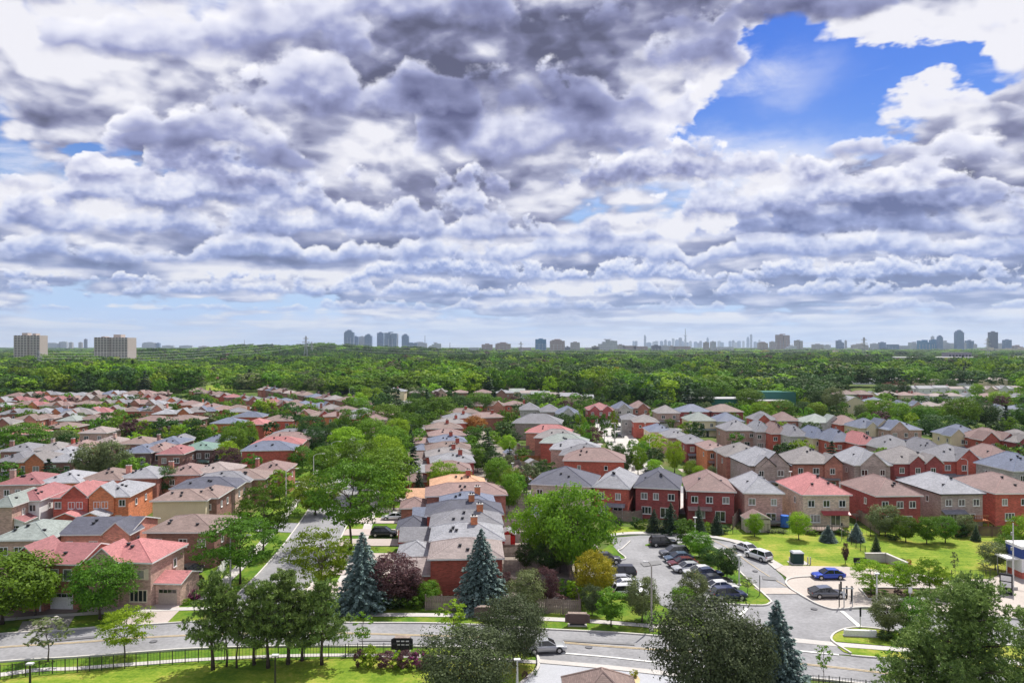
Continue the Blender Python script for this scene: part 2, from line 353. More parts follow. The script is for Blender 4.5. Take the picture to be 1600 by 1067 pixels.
def leafmat(name, a, b, trans=0.35, hue=0.03, vary=0.35):
    """leaves: two tones by leaf, a shift by tree"""
    if name in MATS: return MATS[name]
    m, t, n, l = newmat(name)
    g = nd(t, 'ShaderNodeNewGeometry'); oi = nd(t, 'ShaderNodeObjectInfo'); tc = nd(t, 'ShaderNodeTexCoord')
    nz = nd(t, 'ShaderNodeTexNoise', i_Scale=7.0, i_Detail=2.0); l.new(tc.outputs['Object'], nz.inputs['Vector'])
    mx = nd(t, 'ShaderNodeMath', operation='MULTIPLY_ADD'); l.new(g.outputs['Random Per Island'], mx.inputs[0]); mx.inputs[1].default_value = 0.6
    nn = nd(t, 'ShaderNodeMapRange'); l.new(nz.outputs[0], nn.inputs[0]); nn.inputs[1].default_value = .3; nn.inputs[2].default_value = .7; nn.inputs[4].default_value = .4
    l.new(nn.outputs[0], mx.inputs[2])
    c = ramp(t, mx.outputs[0], [(0.0, a), (1.0, b)])
    h = nd(t, 'ShaderNodeHueSaturation'); l.new(c, h.inputs['Color'])
    r1 = nd(t, 'ShaderNodeMapRange'); l.new(oi.outputs['Random'], r1.inputs[0]); r1.inputs[3].default_value = .5 - hue; r1.inputs[4].default_value = .5 + hue * .1; l.new(r1.outputs[0], h.inputs['Hue'])
    w = nd(t, 'ShaderNodeMath', operation='MULTIPLY'); l.new(oi.outputs['Random'], w.inputs[0]); w.inputs[1].default_value = 7.31
    fr = nd(t, 'ShaderNodeMath', operation='FRACT'); l.new(w.outputs[0], fr.inputs[0])
    r2 = nd(t, 'ShaderNodeMapRange'); l.new(fr.outputs[0], r2.inputs[0]); r2.inputs[3].default_value = 1 - vary; r2.inputs[4].default_value = 1 + vary; l.new(r2.outputs[0], h.inputs['Value'])
    d = nd(t, 'ShaderNodeBsdfPrincipled'); l.new(h.outputs[0], d.inputs['Base Color']); d.inputs['Roughness'].default_value = .6; d.inputs['Specular IOR Level'].default_value = .15
    tr = nd(t, 'ShaderNodeBsdfTranslucent'); l.new(h.outputs[0], tr.inputs[0])
    ms = nd(t, 'ShaderNodeMixShader'); ms.inputs[0].default_value = trans; l.new(d.outputs[0], ms.inputs[1]); l.new(tr.outputs[0], ms.inputs[2])
    o = nd(t, 'ShaderNodeOutputMaterial'); l.new(ms.outputs[0], o.inputs[0]); MATS[name] = m; return m
def grassmat(name, c1, c2, c3, stripes=0.0, s=0.12):
    m, t, n, l = newmat(name)
    tc = nd(t, 'ShaderNodeTexCoord'); ob = tc.outputs['Object']
    a = nd(t, 'ShaderNodeTexNoise', i_Scale=s, i_Detail=8.0, i_Roughness=.65); l.new(ob, a.inputs['Vector'])
    b = nd(t, 'ShaderNodeTexNoise', i_Scale=2.2, i_Detail=5.0, i_Roughness=.7); l.new(ob, b.inputs['Vector'])
    mp = nd(t, 'ShaderNodeMapping'); mp.inputs['Rotation'].default_value = (0, 0, rad(22)); mp.inputs['Scale'].default_value = (.25, 2.2, 1); l.new(ob, mp.inputs[0])
    w = nd(t, 'ShaderNodeTexNoise', i_Scale=.55, i_Detail=3.0); l.new(mp.outputs[0], w.inputs['Vector'])
    x = nd(t, 'ShaderNodeMath', operation='MULTIPLY_ADD'); l.new(b.outputs[0], x.inputs[0]); x.inputs[1].default_value = .5; l.new(a.outputs[0], x.inputs[2])
    y = nd(t, 'ShaderNodeMath', operation='MULTIPLY_ADD'); l.new(w.outputs[0], y.inputs[0]); y.inputs[1].default_value = stripes; l.new(x.outputs[0], y.inputs[2])
    k = .75 + stripes * .5
    c = ramp(t, y.outputs[0], [(k - .15, c1), (k, c2), (k + .15, c3)])
    d = nd(t, 'ShaderNodeBsdfPrincipled'); l.new(c, d.inputs['Base Color']); d.inputs['Roughness'].default_value = .9; d.inputs['Specular IOR Level'].default_value = .1
    bn = nd(t, 'ShaderNodeBump'); bn.inputs['Strength'].default_value = .6; bn.inputs['Distance'].default_value = .12; l.new(b.outputs[0], bn.inputs['Height']); l.new(bn.outputs[0], d.inputs['Normal'])
    o = nd(t, 'ShaderNodeOutputMaterial'); l.new(d.outputs[0], o.inputs[0]); MATS[name] = m; return m
def glassmat(name, dark=(0.02, 0.025, 0.03), curtain=True):
    m, t, n, l = newmat(name)
    oi = nd(t, 'ShaderNodeObjectInfo'); tc = nd(t, 'ShaderNodeTexCoord')
    # some windows have pale blinds or curtains behind the glass
    c = ramp(t, oi.outputs['Random'], [(0.0, dark), (.50, dark), (.60, (.16, .16, .16)), (.8, (.34, .33, .31)), (1.0, (.07, .08, .09))]) if curtain else None
    d = nd(t, 'ShaderNodeBsdfPrincipled')
    if c: l.new(c, d.inputs['Base Color'])
    else: d.inputs['Base Color'].default_value = (*dark, 1)
    d.inputs['Roughness'].default_value = .06; d.inputs['Specular IOR Level'].default_value = .8
    o = nd(t, 'ShaderNodeOutputMaterial'); l.new(d.outputs[0], o.inputs[0]); MATS[name] = m; return m

WHITE = noisy('white_paint', (.74, .74, .73), .04, .5, .55); CREAM = noisy('cream_trim', (.62, .55, .42), .05)
DARKT = noisy('dark_trim', (.035, .035, .04), .1, .5, .5); GLASS = glassmat('window_glass'); DGLASS = glassmat('tinted_glass', (.012, .014, .018), False)
ASPH = noisy('asphalt', (.235, .235, .245), .16, .22, .9, .2, fine=2.2, finev=.13)
ASPH2 = noisy('dark_asphalt', (.13, .13, .14), .14, .3, .9, .2, fine=3.0)
CONC = noisy('concrete', (.44, .42, .40), .08, .25, .85, .2, fine=4.0, finev=.06)
PAVER = noisy('beige_paving', (.41, .365, .33), .08, .2, .85, .2, fine=3.5, finev=.09)
PINKC = noisy('pinkish_concrete', (.40, .345, .32), .08, .2, .85, .2, fine=3.5, finev=.07)
KERB = noisy('kerb_concrete', (.50, .48, .45), .1, .5, .85)
PAINTW = noisy('road_paint_white', (.62, .62, .60), .12, 1.0, .7); PAINTY = noisy('road_paint_yellow', (.52, .40, .22), .12, 1.0, .7)
METAL = noisy('galvanised_steel', (.42, .43, .44), .08, 1.0, .45, .5, .6); BLACKM = noisy('black_metal', (.02, .02, .022), .1, 1.0, .45, .5)
WOOD = noisy('weathered_wood', (.25, .20, .175), .25, .7, .9, .1, fine=6.0, finev=.25); WOODR = noisy('red_stained_wood', (.33, .12, .05), .2, 1.0, .8)
BARK = noisy('bark', (.085, .066, .055), .25, 4.0, .95, .1, fine=30.0, finev=.3)
GRASS = grassmat('lawn_grass', (.080, .150, .012), (.165, .235, .024), (.29, .285, .055), .25)
GRASSG = grassmat('rough_ground', (.035, .07, .012), (.07, .115, .02), (.13, .12, .05), 0, .08)
GRASSD = grassmat('verge_grass', (.05, .12, .012), (.095, .17, .016), (.17, .21, .03), 0, .3)
ROOFC = dict(grey=(.18, .18, .20), lightgrey=(.255, .26, .285), darkgrey=(.075, .078, .105), bluegrey=(.125, .145, .205), brown=(.20, .145, .13), rosebrown=(.225, .15, .14),
             beige=(.26, .215, .205), pinkred=(.38, .15, .15), maroon=(.26, .105, .11), green=(.13, .21, .18), taupe=(.205, .19, .19), red=(.36, .06, .065), tan=(.38, .25, .15), greygreen=(.22, .25, .235), orange=(.45, .26, .16))
ROOFN = dict(grey='grey', lightgrey='pale grey', darkgrey='charcoal', bluegrey='blue-grey', brown='brown', rosebrown='rosy brown', beige='beige', pinkred='pinkish red', maroon='maroon',
             green='green', taupe='taupe', red='red', tan='tan', greygreen='grey-green', orange='orange-tan')
WALLC = dict(red=(0.488, 0.104, 0.071), darkred=(0.317, 0.063, 0.063), brownred=(0.403, 0.159, 0.120), orange=(0.610, 0.207, 0.091), pink=(0.573, 0.354, 0.305), mauve=(0.451, 0.354, 0.336), cream=(0.683, 0.586, 0.403), tan=(0.51, 0.345, 0.285),
             beige=(0.634, 0.512, 0.415), white=(0.756, 0.756, 0.756), brown=(0.293, 0.152, 0.120), stone=(0.512, 0.500, 0.476), salmon=(0.634, 0.268, 0.201), darkbrown=(0.146, 0.085, 0.079))
WALLN = dict(red='red brick', darkred='dark red brick', brownred='brown-red brick', orange='orange brick', pink='pink brick', mauve='mauve brick', cream='cream', tan='tan brick', beige='beige brick',
             white='white', brown='brown brick', stone='grey stone', salmon='salmon brick', darkbrown='dark brown')
ROOFM = {k: shinglemat('shingle_' + k, v, k in ('red',)) for k, v in ROOFC.items()}
WALLM = {k: (brickmat('brick_' + k, v) if k not in ('white', 'cream') else noisy('siding_' + k, v, .06)) for k, v in WALLC.items()}

# ------------------------------------------------------------------ windows and doors (shared meshes, facing -y)
def _frame(w, h, lites, rows=1, fr=.10, dep=.09, split=False):
    mb = MB(); x0, x1, z0, z1 = -w / 2, w / 2, -h / 2, h / 2
    mb.box(x0, x1, -dep, .02, z0, z0 + fr); mb.box(x0, x1, -dep, .02, z1 - fr, z1)
    mb.box(x0, x0 + fr, -dep, .02, z0 + fr, z1 - fr); mb.box(x1 - fr, x1, -dep, .02, z0 + fr, z1 - fr)
    for i in range(1, lites):
        x = x0 + w * i / lites; mb.box(x - .045, x + .045, -dep * .85, .02, z0 + fr, z1 - fr)
    for i in range(1, rows):
        z = z0 + h * i / rows; mb.box(x0 + fr, x1 - fr, -dep * .75, .018, z - .03, z + .03)
    mb.box(x0 - .06, x1 + .06, -dep - .05, -dep + .002, z0 - .07, z0 + .03)
    return mb
WIN = {}
def win_meshes(w, h, lites, col):
    k = (w, h, lites, col)
    if k not in WIN:
        m = {'w': WHITE, 'c': CREAM, 'd': DARKT}[col]
        fm = _frame(w, h, lites).mesh('window_frame', m)
        g = MB(); g.poly([(-w / 2 + .08, -.025, -h / 2 + .08), (w / 2 - .08, -.025, -h / 2 + .08), (w / 2 - .08, -.025, h / 2 - .08), (-w / 2 + .08, -.025, h / 2 - .08)])
        gm = g.mesh('pane', GLASS)
        b = _frame(w, h, lites); b.poly([(-w / 2 + .08, -.025, -h / 2 + .08), (w / 2 - .08, -.025, -h / 2 + .08), (w / 2 - .08, -.025, h / 2 - .08), (-w / 2 + .08, -.025, h / 2 - .08)], 1)
        WIN[k] = (fm, gm, b.mesh('window', [m, GLASS]))
    return WIN[k]
def garage_mesh(w, m):
    k = ('g', w, m.name)
    if k not in WIN:
        mb = MB(); mb.box(-w / 2, w / 2, -.04, .02, -1.05, 1.05)
        for i in range(4):
            z = -1.0 + i * .515
            for j in range(4):
                x = -w / 2 + .06 + j * (w - .12) / 4; mb.box(x + .04, x + (w - .12) / 4 - .04, -.065, -.038, z + .05, z + .46, 1 if i == 3 else 0)
        WIN[k] = mb.mesh('garage_door', [m, DGLASS])
    return WIN[k]
def door_mesh(m):
    k = ('d', m.name)
    if k not in WIN:
        mb = MB(); mb.box(-.5, .5, -.05, .02, -1.05, 1.05); mb.box(-.58, -.5, -.08, .02, -1.05, 1.13, 1); mb.box(.5, .58, -.08, .02, -1.05, 1.13, 1); mb.box(-.5, .5, -.08, .02, 1.05, 1.13, 1)
        mb.box(-.3, .3, -.07, -.048, .1, .8, 2)
        WIN[k] = mb.mesh('door', [m, WHITE, DGLASS])
    return WIN[k]
GDW = noisy('garage_white', (.66, .66, .65), .04); GDB = noisy('garage_brown', (.33, .25, .20), .05); GDC = noisy('garage_tan', (.40, .33, .28), .05)
DOORM = [noisy('door_brown', (.10, .045, .03), .1), noisy('door_dark', (.03, .03, .035), .1), noisy('door_white', (.6, .6, .58), .05)]

# ------------------------------------------------------------------ houses
HOUSES = []     # (x, y, radius) of everything built, for keeping trees off roofs
def hip(mb, x0, x1, y0, y1, z, rise, o=.45, th=.2):
    x0 -= o; x1 += o; y0 -= o; y1 += o; z -= .02
    w, d = x1 - x0, y1 - y0; t = min(w, d) / 2
    if w >= d: r0, r1 = (x0 + t, (y0 + y1) / 2, z + rise), (x1 - t, (y0 + y1) / 2, z + rise)
    else: r0, r1 = ((x0 + x1) / 2, y0 + t, z + rise), ((x0 + x1) / 2, y1 - t, z + rise)
    a, b, c, d_ = (x0, y0, z), (x1, y0, z), (x1, y1, z), (x0, y1, z)
    if w >= d:
        mb.poly([a, b, r1, r0]); mb.poly([b, c, r1]); mb.poly([c, d_, r0, r1]); mb.poly([d_, a, r0])
    else:
        mb.poly([a, b, r0]); mb.poly([b, c, r1, r0]); mb.poly([c, d_, r1]); mb.poly([d_, a, r0, r1])
    for p, q_ in ((r0, r1), (a, r0), (d_, r0), (b, r1), (c, r1)) if w >= d else ((r0, r1), (a, r0), (b, r0), (c, r1), (d_, r1)):
        mb.tube([p, q_], .085, 4, 3)
    low = [(p[0], p[1], z - th) for p in (a, b, c, d_)]; q = [a, b, c, d_]
    for i in range(4): mb.poly([low[i], low[(i + 1) % 4], q[(i + 1) % 4], q[i]], 1)
    mb.poly(low[::-1], 1)
def gable(mb, x0, x1, y0, y1, z, rise, axis='y', o=.4, og=.3, th=.18, endm=2):
    """closed prism roof, ridge along axis; slot 1 trim, slot 2 gable face"""
    z -= .02
    def P(u, v, w): return (u, v, w) if axis == 'y' else (v, u, w)
    a0, a1, b0, b1 = (x0, x1, y0, y1) if axis == 'y' else (y0, y1, x0, x1)
    m = (a0 + a1) / 2; sl = rise / ((a1 - a0) / 2 + o)
    e0, e1, f0, f1 = a0 - o, a1 + o, b0 - og, b1 + og
    fl = axis != 'y'
    def put(pts, mm): mb.poly(pts[::-1] if fl else pts, mm)
    put([P(e0, f0, z), P(m, f0, z + rise), P(m, f1, z + rise), P(e0, f1, z)][::-1], 0)
    put([P(m, f0, z + rise), P(e1, f0, z), P(e1, f1, z), P(m, f1, z + rise)][::-1], 0)
    put([P(e0, f0, z - th), P(m, f0, z + rise - th), P(m, f1, z + rise - th), P(e0, f1, z - th)], 1)
    put([P(m, f0, z + rise - th), P(e1, f0, z - th), P(e1, f1, z - th), P(m, f1, z + rise - th)], 1)
    for f, s in ((f0, 1), (f1, -1)):
        for (u0, z0), (u1, z1) in (((e0, z), (m, z + rise)), ((m, z + rise), (e1, z))):
            q = [P(u0, f, z0 - th), P(u1, f, z1 - th), P(u1, f, z1), P(u0, f, z0)]
            put(q if s > 0 else q[::-1], 1)
    for e, s in ((e0, 1), (e1, -1)):
        q = [P(e, f1, z - th), P(e, f0, z - th), P(e, f0, z), P(e, f1, z)]
        put(q if s > 0 else q[::-1], 1)
    # gable faces in the wall plane
    for b, s in ((b0, 1), (b1, -1)):
        q = [P(a0, b, z - th), P(a1, b, z - th), P(a1, b, z - th + sl * o * .9), P(m, b, z + rise - th), P(a0, b, z - th + sl * o * .9)]
        put(q if s > 0 else q[::-1], endm)
def capm(rc): return noisy('cap_' + rc, k3(ROOFC[rc], 1.45), .1, .5, .7)
VENTM = MB(); VENTM.box(-.17, .17, -.17, .17, -.2, .28); VENTM.box(-.24, .24, -.24, .24, .28, .34); VENTM = VENTM.mesh('roof_vent', DARKT)
def chimney_mesh(h, m):
    k = ('ch', h, m.name)
    if k not in WIN:
        mb = MB(); mb.box(-.5, .5, -.35, .35, -h, 0, 0); mb.box(-.56, .56, -.41, .41, 0, .12, 1); mb.cyl(-.2, 0, .12, .45, .12, 8, 2); mb.cyl(.2, 0, .12, .38, .11, 8, 2)
        WIN[k] = mb.mesh('chimney', [m, CONC, DARKT])
    return WIN[k]
def window(root, x, y, z, rot, w, h, lites, col, near):
    fm, gm, bm = win_meshes(w, h, lites, col)
    if near:
        o = link('window', fm, root, (x, y, z), rot); link('pane', gm, o)
    else: link('window', bm, root, (x, y, z), rot)
def house(px, py, wpx, dep, yaw, rc, wc, style='back', H=6.0, rise=None, roof='hip', bays=(), label=None, group=None, near=None, chim=None, trim='w', gar='w', seed=None,
          porch=None, vents=3, name='house', wide=None, cat='house', upper=None, lowwin=True, sidewin=True, xy=None):
    """px, py: middle of the camera-facing wall at eave height H. style: back, front, side, blank."""
    rnd = random.Random(int(px * 31 + py * 17) if seed is None else seed)
    if xy: x, y = xy; s = y / F
    else: x, y = G(px, py, H); s = y / F
    yw = rad(yaw); w = wide if wide else wpx * s / max(.3, math.cos(yw) - (x / y) * math.sin(-yw) * 0)
    if near is None: near = y < 190
    root = empty(name, (x, y, 0), yw); tag(root, label, cat, group)
    tm = {'w': WHITE, 'c': CREAM, 'd': DARKT}[trim]; wm = WALLM[wc]; rm = ROOFM[rc]
    wb, rb = MB(), MB(); X0, X1 = -w / 2, w / 2
    wb.box(X0, X1, 0, dep, -.5, H - .15)
    if rise is None: rise = min(w, dep) * .5 * .50
    if roof == 'hip': hip(rb, X0, X1, 0, dep, H, rise)
    elif roof == 'gx': gable(rb, X0, X1, 0, dep, H, rise, 'x')
    elif roof == 'gy': gable(rb, X0, X1, 0, dep, H, rise, 'y')
    elif roof == 'flat': rb.box(X0 - .1, X1 + .1, -.1, dep + .1, H - .15, H + .25, 1, 0)
    for (f, bw, pr) in bays:      # projecting gabled bays: centre fraction, width, projection
        bx = X0 + f * w; back = min(dep * .5, bw * 1.0); pr = max(pr, .55)
        if pr > 0: wb.box(bx - bw / 2, bx + bw / 2, -pr, .05, -.5, H - .15)
        gable(rb, bx - bw / 2, bx + bw / 2, -pr - .012, back, H + .03, bw * .5 * 1.0, 'y', .3, .25)
    link('wall', wb.mesh('wall', wm), root); ro = link('roof', rb.mesh('roof', [rm, tm, wm, capm(rc)]), root)
    # roof vents and chimney
    for i in range(vents if y < 260 else 0):
        vx = rnd.uniform(-.3, .3) * w; vy = rnd.uniform(.12, .38) * dep
        if roof == 'gy': hz = (w / 2 - abs(vx)) / (w / 2) * rise
        else: hz = min(vy, dep - vy, (w / 2 - abs(vx)) if roof == 'hip' else 99) / (min(w, dep) / 2 if roof == 'hip' else dep / 2) * rise
        link('roof_vent', VENTM, ro, (vx, vy, H + hz))
    if chim:
        cx = {'l': X0 + .1, 'r': X1 - .1, 'm': rnd.uniform(-.2, .2) * w}[chim]; cy = dep * .5
        link('chimney', chimney_mesh(3.0, wm if wc not in ('white', 'cream') else WALLM['brownred']), root, (cx, cy, H + rise * (.75 if chim != 'm' else 1.0) + .9), rad(90) if rnd.random() < .5 else 0)
    def bayoff(xx):
        for (f, bw, pr) in bays:
            if abs(xx - (X0 + f * w)) < bw / 2: return -max(pr, .55)
        return 0
    up = H - 1.75
    if style == 'back':
        n = upper if upper is not None else (3 if w > 8 else 2)
        for i in range(n):
            xx = X0 + w * (i + .5 + rnd.uniform(-.12, .12)) / n; ww = rnd.choice((1.1, 1.3, 1.3)); window(root, xx, bayoff(xx), up, 0, ww, 1.3, 2, trim if trim != 'd' else 'w', near)
        if lowwin:
            window(root, X0 + w * .26, bayoff(X0 + w * .26), up - 2.8, 0, 1.9, 1.5, 3, 'w', near); window(root, X0 + w * .70, bayoff(X0 + w * .7), up - 3.1, 0, 1.9, 2.0, 2, 'w', near)
        if porch:
            pb = MB(); f, pw = porch[0], porch[1]; pm = ROOFM[porch[2] if len(porch) > 2 else rc]; xx = X0 + w * f; z = up - 1.35
            pb.hexa([(xx - pw / 2, -1.3, z - .62), (xx + pw / 2, -1.3, z - .62), (xx + pw / 2, -.02, z - .12), (xx - pw / 2, -.02, z - .12),
                     (xx - pw / 2, -1.3, z - .5), (xx + pw / 2, -1.3, z - .5), (xx + pw / 2, -.02, z), (xx - pw / 2, -.02, z)])
            link('porch_roof', pb.mesh('porch_roof', pm), root)
    elif style == 'front':
        n = upper if upper is not None else (3 if w > 10 else 2)
        for i in range(n):
            xx = X0 + w * (i + .5) / n; window(root, xx, bayoff(xx), up, 0, rnd.choice((1.2, 1.5)), 1.4, 2, trim if trim != 'd' else 'w', near)
        gx = X0 + w * (.3 if rnd.random() < .5 else .7); dx = -gx * .9
        gw = 2.6 if w < 9 else 4.6
        link('garage_door', garage_mesh(gw, {'w': GDW, 'b': GDB, 't': GDC}[gar]), root, (gx, bayoff(gx), .95)); link('door', door_mesh(rnd.choice(DOORM)), root, (dx, bayoff(dx), 1.05))
        pb = MB(); z = 2.9
        pb.hexa([(X0 + .2, -1.5, z - .5), (X1 - .2, -1.5, z - .5), (X1 - .2, -.02, z), (X0 + .2, -.02, z), (X0 + .2, -1.5, z - .38), (X1 - .2, -1.5, z - .38), (X1 - .2, -.02, z + .12), (X0 + .2, -.02, z + .12)])
        link('porch_roof', pb.mesh('porch_roof', rm), root)
        if near:
            for q in (X0 + .4, dx - 1.0, X1 - .4):
                c = MB(); c.box(q - .12, q + .12, -1.4, -1.16, 0, 2.46); link('porch_post', c.mesh('porch_post', WHITE), root)
    elif style == 'side':
        for i in range(upper if upper is not None else 2):
            window(root, X0 + w * (.25 + .45 * i), 0, up, 0, .9, 1.1, 1, trim if trim != 'd' else 'w', near)
        if lowwin: window(root, X0 + w * .5, 0, up - 2.9, 0, 1.0, 1.1, 2, 'w', near)
    if sidewin and y < 330:
        sx, rot = (X0, -math.pi / 2) if x > 0 else (X1, math.pi / 2)
        for i, fy in enumerate((.3, .7)):
            if rnd.random() < .75: window(root, sx, dep * fy, up + (-.1 if i else 0), rot, .9, 1.2, 1, 'w', False)
    HOUSES.append((x + math.sin(-yw) * dep / 2, y + math.cos(yw) * dep / 2, max(w, dep) * .5))
    root['w'] = w
    return root

# ------------------------------------------------------------------ trees (meshes of height 1, crown radius given per kind)
LM = dict(
    maple=leafmat('leaf_green', (.040, .125, .010), (.135, .300, .020)),
    light=leafmat('leaf_light', (.095, .225, .010), (.250, .430, .025)),
    dark=leafmat('leaf_dark', (.018, .058, .014), (.070, .150, .034)),
    yellow=leafmat('leaf_yellow', (.20, .24, .012), (.42, .40, .025), vary=.2),
    purple=leafmat('leaf_purple', (.065, .030, .035), (.16, .085, .080), hue=.02, vary=.2),
    bronze=leafmat('leaf_bronze', (.030, .050, .022), (.120, .160, .072), .3, .02, .12),
    olive=leafmat('leaf_olive', (.060, .095, .030), (.20, .245, .100), .25, .02, .2),
    magenta=leafmat('leaf_magenta', (.14, .02, .07), (.30, .06, .16), .2, .02, .2),
    pine=leafmat('needles_pine', (.045, .105, .028), (.270, .370, .095), .22, .01, .15),
    spruce=leafmat('needles_blue', (.060, .105, .095), (.270, .370, .345), .15, .01, .15),
    fir=leafmat('needles_green', (.016, .042, .022), (.070, .120, .060), .1, .02, .2),
    autumn=leafmat('leaf_orange', (.22, .11, .015), (.40, .22, .03), .3, .02, .2))
def cards(c, nrm, size, elong=1.0, rng=None, dirv=None, wid=.55):
    """one quad per row of c; returns verts (n*4,3)"""
    n = len(c); nrm = nrm / np.maximum(1e-6, np.linalg.norm(nrm, axis=1, keepdims=True))
    if dirv is None: dirv = rng.normal(size=(n, 3))
    u = dirv - nrm * (dirv * nrm).sum(1, keepdims=True); u /= np.maximum(1e-6, np.linalg.norm(u, axis=1, keepdims=True))
    v = np.cross(nrm, u); size = np.asarray(size).reshape(-1, 1)
    a = u * size * elong; b = v * size * wid
    return np.stack([c - a, c - b + a * .1, c + a, c + b + a * .1], 1).reshape(-1, 3)
def cardmesh(name, verts, mat):
    n = len(verts) // 4; me = bpy.data.meshes.new(name)
    me.vertices.add(n * 4); me.vertices.foreach_set('co', verts.astype(np.float32).ravel())
    me.loops.add(n * 4); me.loops.foreach_set('vertex_index', np.arange(n * 4, dtype=np.int32))
    me.polygons.add(n); me.polygons.foreach_set('loop_start', np.arange(0, n * 4, 4, dtype=np.int32)); me.polygons.foreach_set('loop_total', np.full(n, 4, np.int32))
    me.materials.append(mat); me.update(calc_edges=True); return me
def unit(v): return v / np.maximum(1e-6, np.linalg.norm(v, axis=-1, keepdims=True))
def crown_round(seed, rad_, z0, nclump, per, leaf, air=0.0, flat=1.0, top=1.0):
    g = np.random.default_rng(seed); cz = (z0 + top) / 2; rz = (top - z0) / 2
    d = unit(g.normal(size=(nclump, 3))); d[:, 2] = d[:, 2] * .95 + .05
    rr = .62 + .40 * g.random(nclump) ** .7; aa = np.arctan2(d[:, 1], d[:, 0]); rr *= 1 + (.15 * np.sin(3 * aa + seed) + .09 * np.sin(5 * aa + 2.3 * seed + 4 * d[:, 2])) * (1 - d[:, 2] ** 2)
    bel = np.where(d[:, 2] < -.3, .86, 1.0)
    C = np.stack([d[:, 0] * rr * rad_ * bel, d[:, 1] * rr * rad_ * bel, cz + d[:, 2] * rr * rz], 1)
    cr = rad_ * (.17 + .16 * g.random(nclump)) * (1 - air * .35)
    out, nr, sz = [], [], []
    for i in range(nclump):
        k = int(per * (.6 + .8 * g.random())); q = unit(g.normal(size=(k, 3))); q[:, 2] = np.where(q[:, 2] < -.3, -q[:, 2], q[:, 2])
        p = C[i] + q * cr[i] * (.55 + .5 * g.random((k, 1))) * np.array([1.15, 1.15, .8 * flat])
        out.append(p); nr.append(q + unit(C[i] - np.array([0, 0, cz])) * .6 + g.normal(size=(k, 3)) * .55); sz.append(leaf * (.6 + .8 * g.random(k)))
    return cards(np.concatenate(out), np.concatenate(nr), np.concatenate(sz), 1.0, g)
def crown_pine(seed, rad_, z0, nb, per, leaf):
    g = np.random.default_rng(seed); out, nr, dv, sz = [], [], [], []
    for i in range(nb):
        f = (i + .5) / nb; z = z0 + (1 - z0) * f ** .9; az = i * 2.4 + g.normal() * .5
        R_ = rad_ * (1.05 - .75 * f) * (.55 + .6 * g.random()); h = np.array([math.cos(az), math.sin(az), 0])
        for t in np.linspace(.35, 1.0, max(2, int(4 * (1.1 - f)))):
            c = h * R_ * t + np.array([g.normal() * .02, g.normal() * .02, z + .05 * t * t + g.normal() * .012]); cr = rad_ * (.20 + .10 * g.random()) * (1.1 - .45 * f)
            nt_ = max(3, int(per / 8))
            tips = c + unit(g.normal(size=(nt_, 3))) * cr * g.random((nt_, 1)) ** .4 * np.array([1, 1, .42])
            for tp in tips:     # needle tufts: a small burst at each twig end
                d = unit(g.normal(size=(9, 3)) + np.array([0, 0, .9]) + h * .3); out.append(tp + d * leaf * .8); dv.append(d); nr.append(unit(g.normal(size=(9, 3)))); sz.append(leaf * (.8 + .5 * g.random(9)))
    return cards(np.concatenate(out), np.concatenate(nr), np.concatenate(sz), 1.35, g, np.concatenate(dv), .26)
def crown_cone(seed, rad_, z0, tiers, per, leaf, droop=.22):
    g = np.random.default_rng(seed); out, nr, dv, sz = [], [], [], []
    for i in range(tiers):
        f = i / (tiers - 1.0); z = z0 + (1 - z0) * f; R_ = rad_ * ((1 - f) ** .85) + .012; nb = max(4, int(15 * (1 - f) + 4)); a0 = g.random() * 6.28
        for b in range(nb):
            az = a0 + 6.283 * b / nb + g.normal() * .12; L_ = R_ * (.72 + .38 * g.random()); h = np.array([math.cos(az), math.sin(az), 0.0])
            k = max(4, int(per * (L_ / rad_ + .15))); t = g.random(k) ** .6; side = np.array([-h[1], h[0], 0])
            w = (g.random(k) - .5) * L_ * .40 * (1.15 - t)
            p = np.outer(t * L_, h) + np.outer(w, side); p[:, 2] = z - droop * L_ * t ** 1.5 + .05 * L_ * np.where(t > .8, 1, 0) + g.normal(size=k) * .008
            out.append(p); d = unit(h + np.outer(np.sign(w) * .7, side) + g.normal(size=(k, 3)) * .35 - np.array([0, 0, .15])); dv.append(d)
            nr.append(np.array([0, 0, 1.0]) + h * .35 + g.normal(size=(k, 3)) * .5); sz.append(leaf * (.7 + .6 * g.random(k)))
    k = 12; p = np.zeros((k, 3)); p[:, 2] = .95 + .05 * g.random(k); out.append(p); d = unit(g.normal(size=(k, 3)) * .5 + np.array([0, 0, 1])); dv.append(d); nr.append(g.normal(size=(k, 3))); sz.append(np.full(k, leaf))
    return cards(np.concatenate(out), np.concatenate(nr), np.concatenate(sz), 1.15, g, np.concatenate(dv))
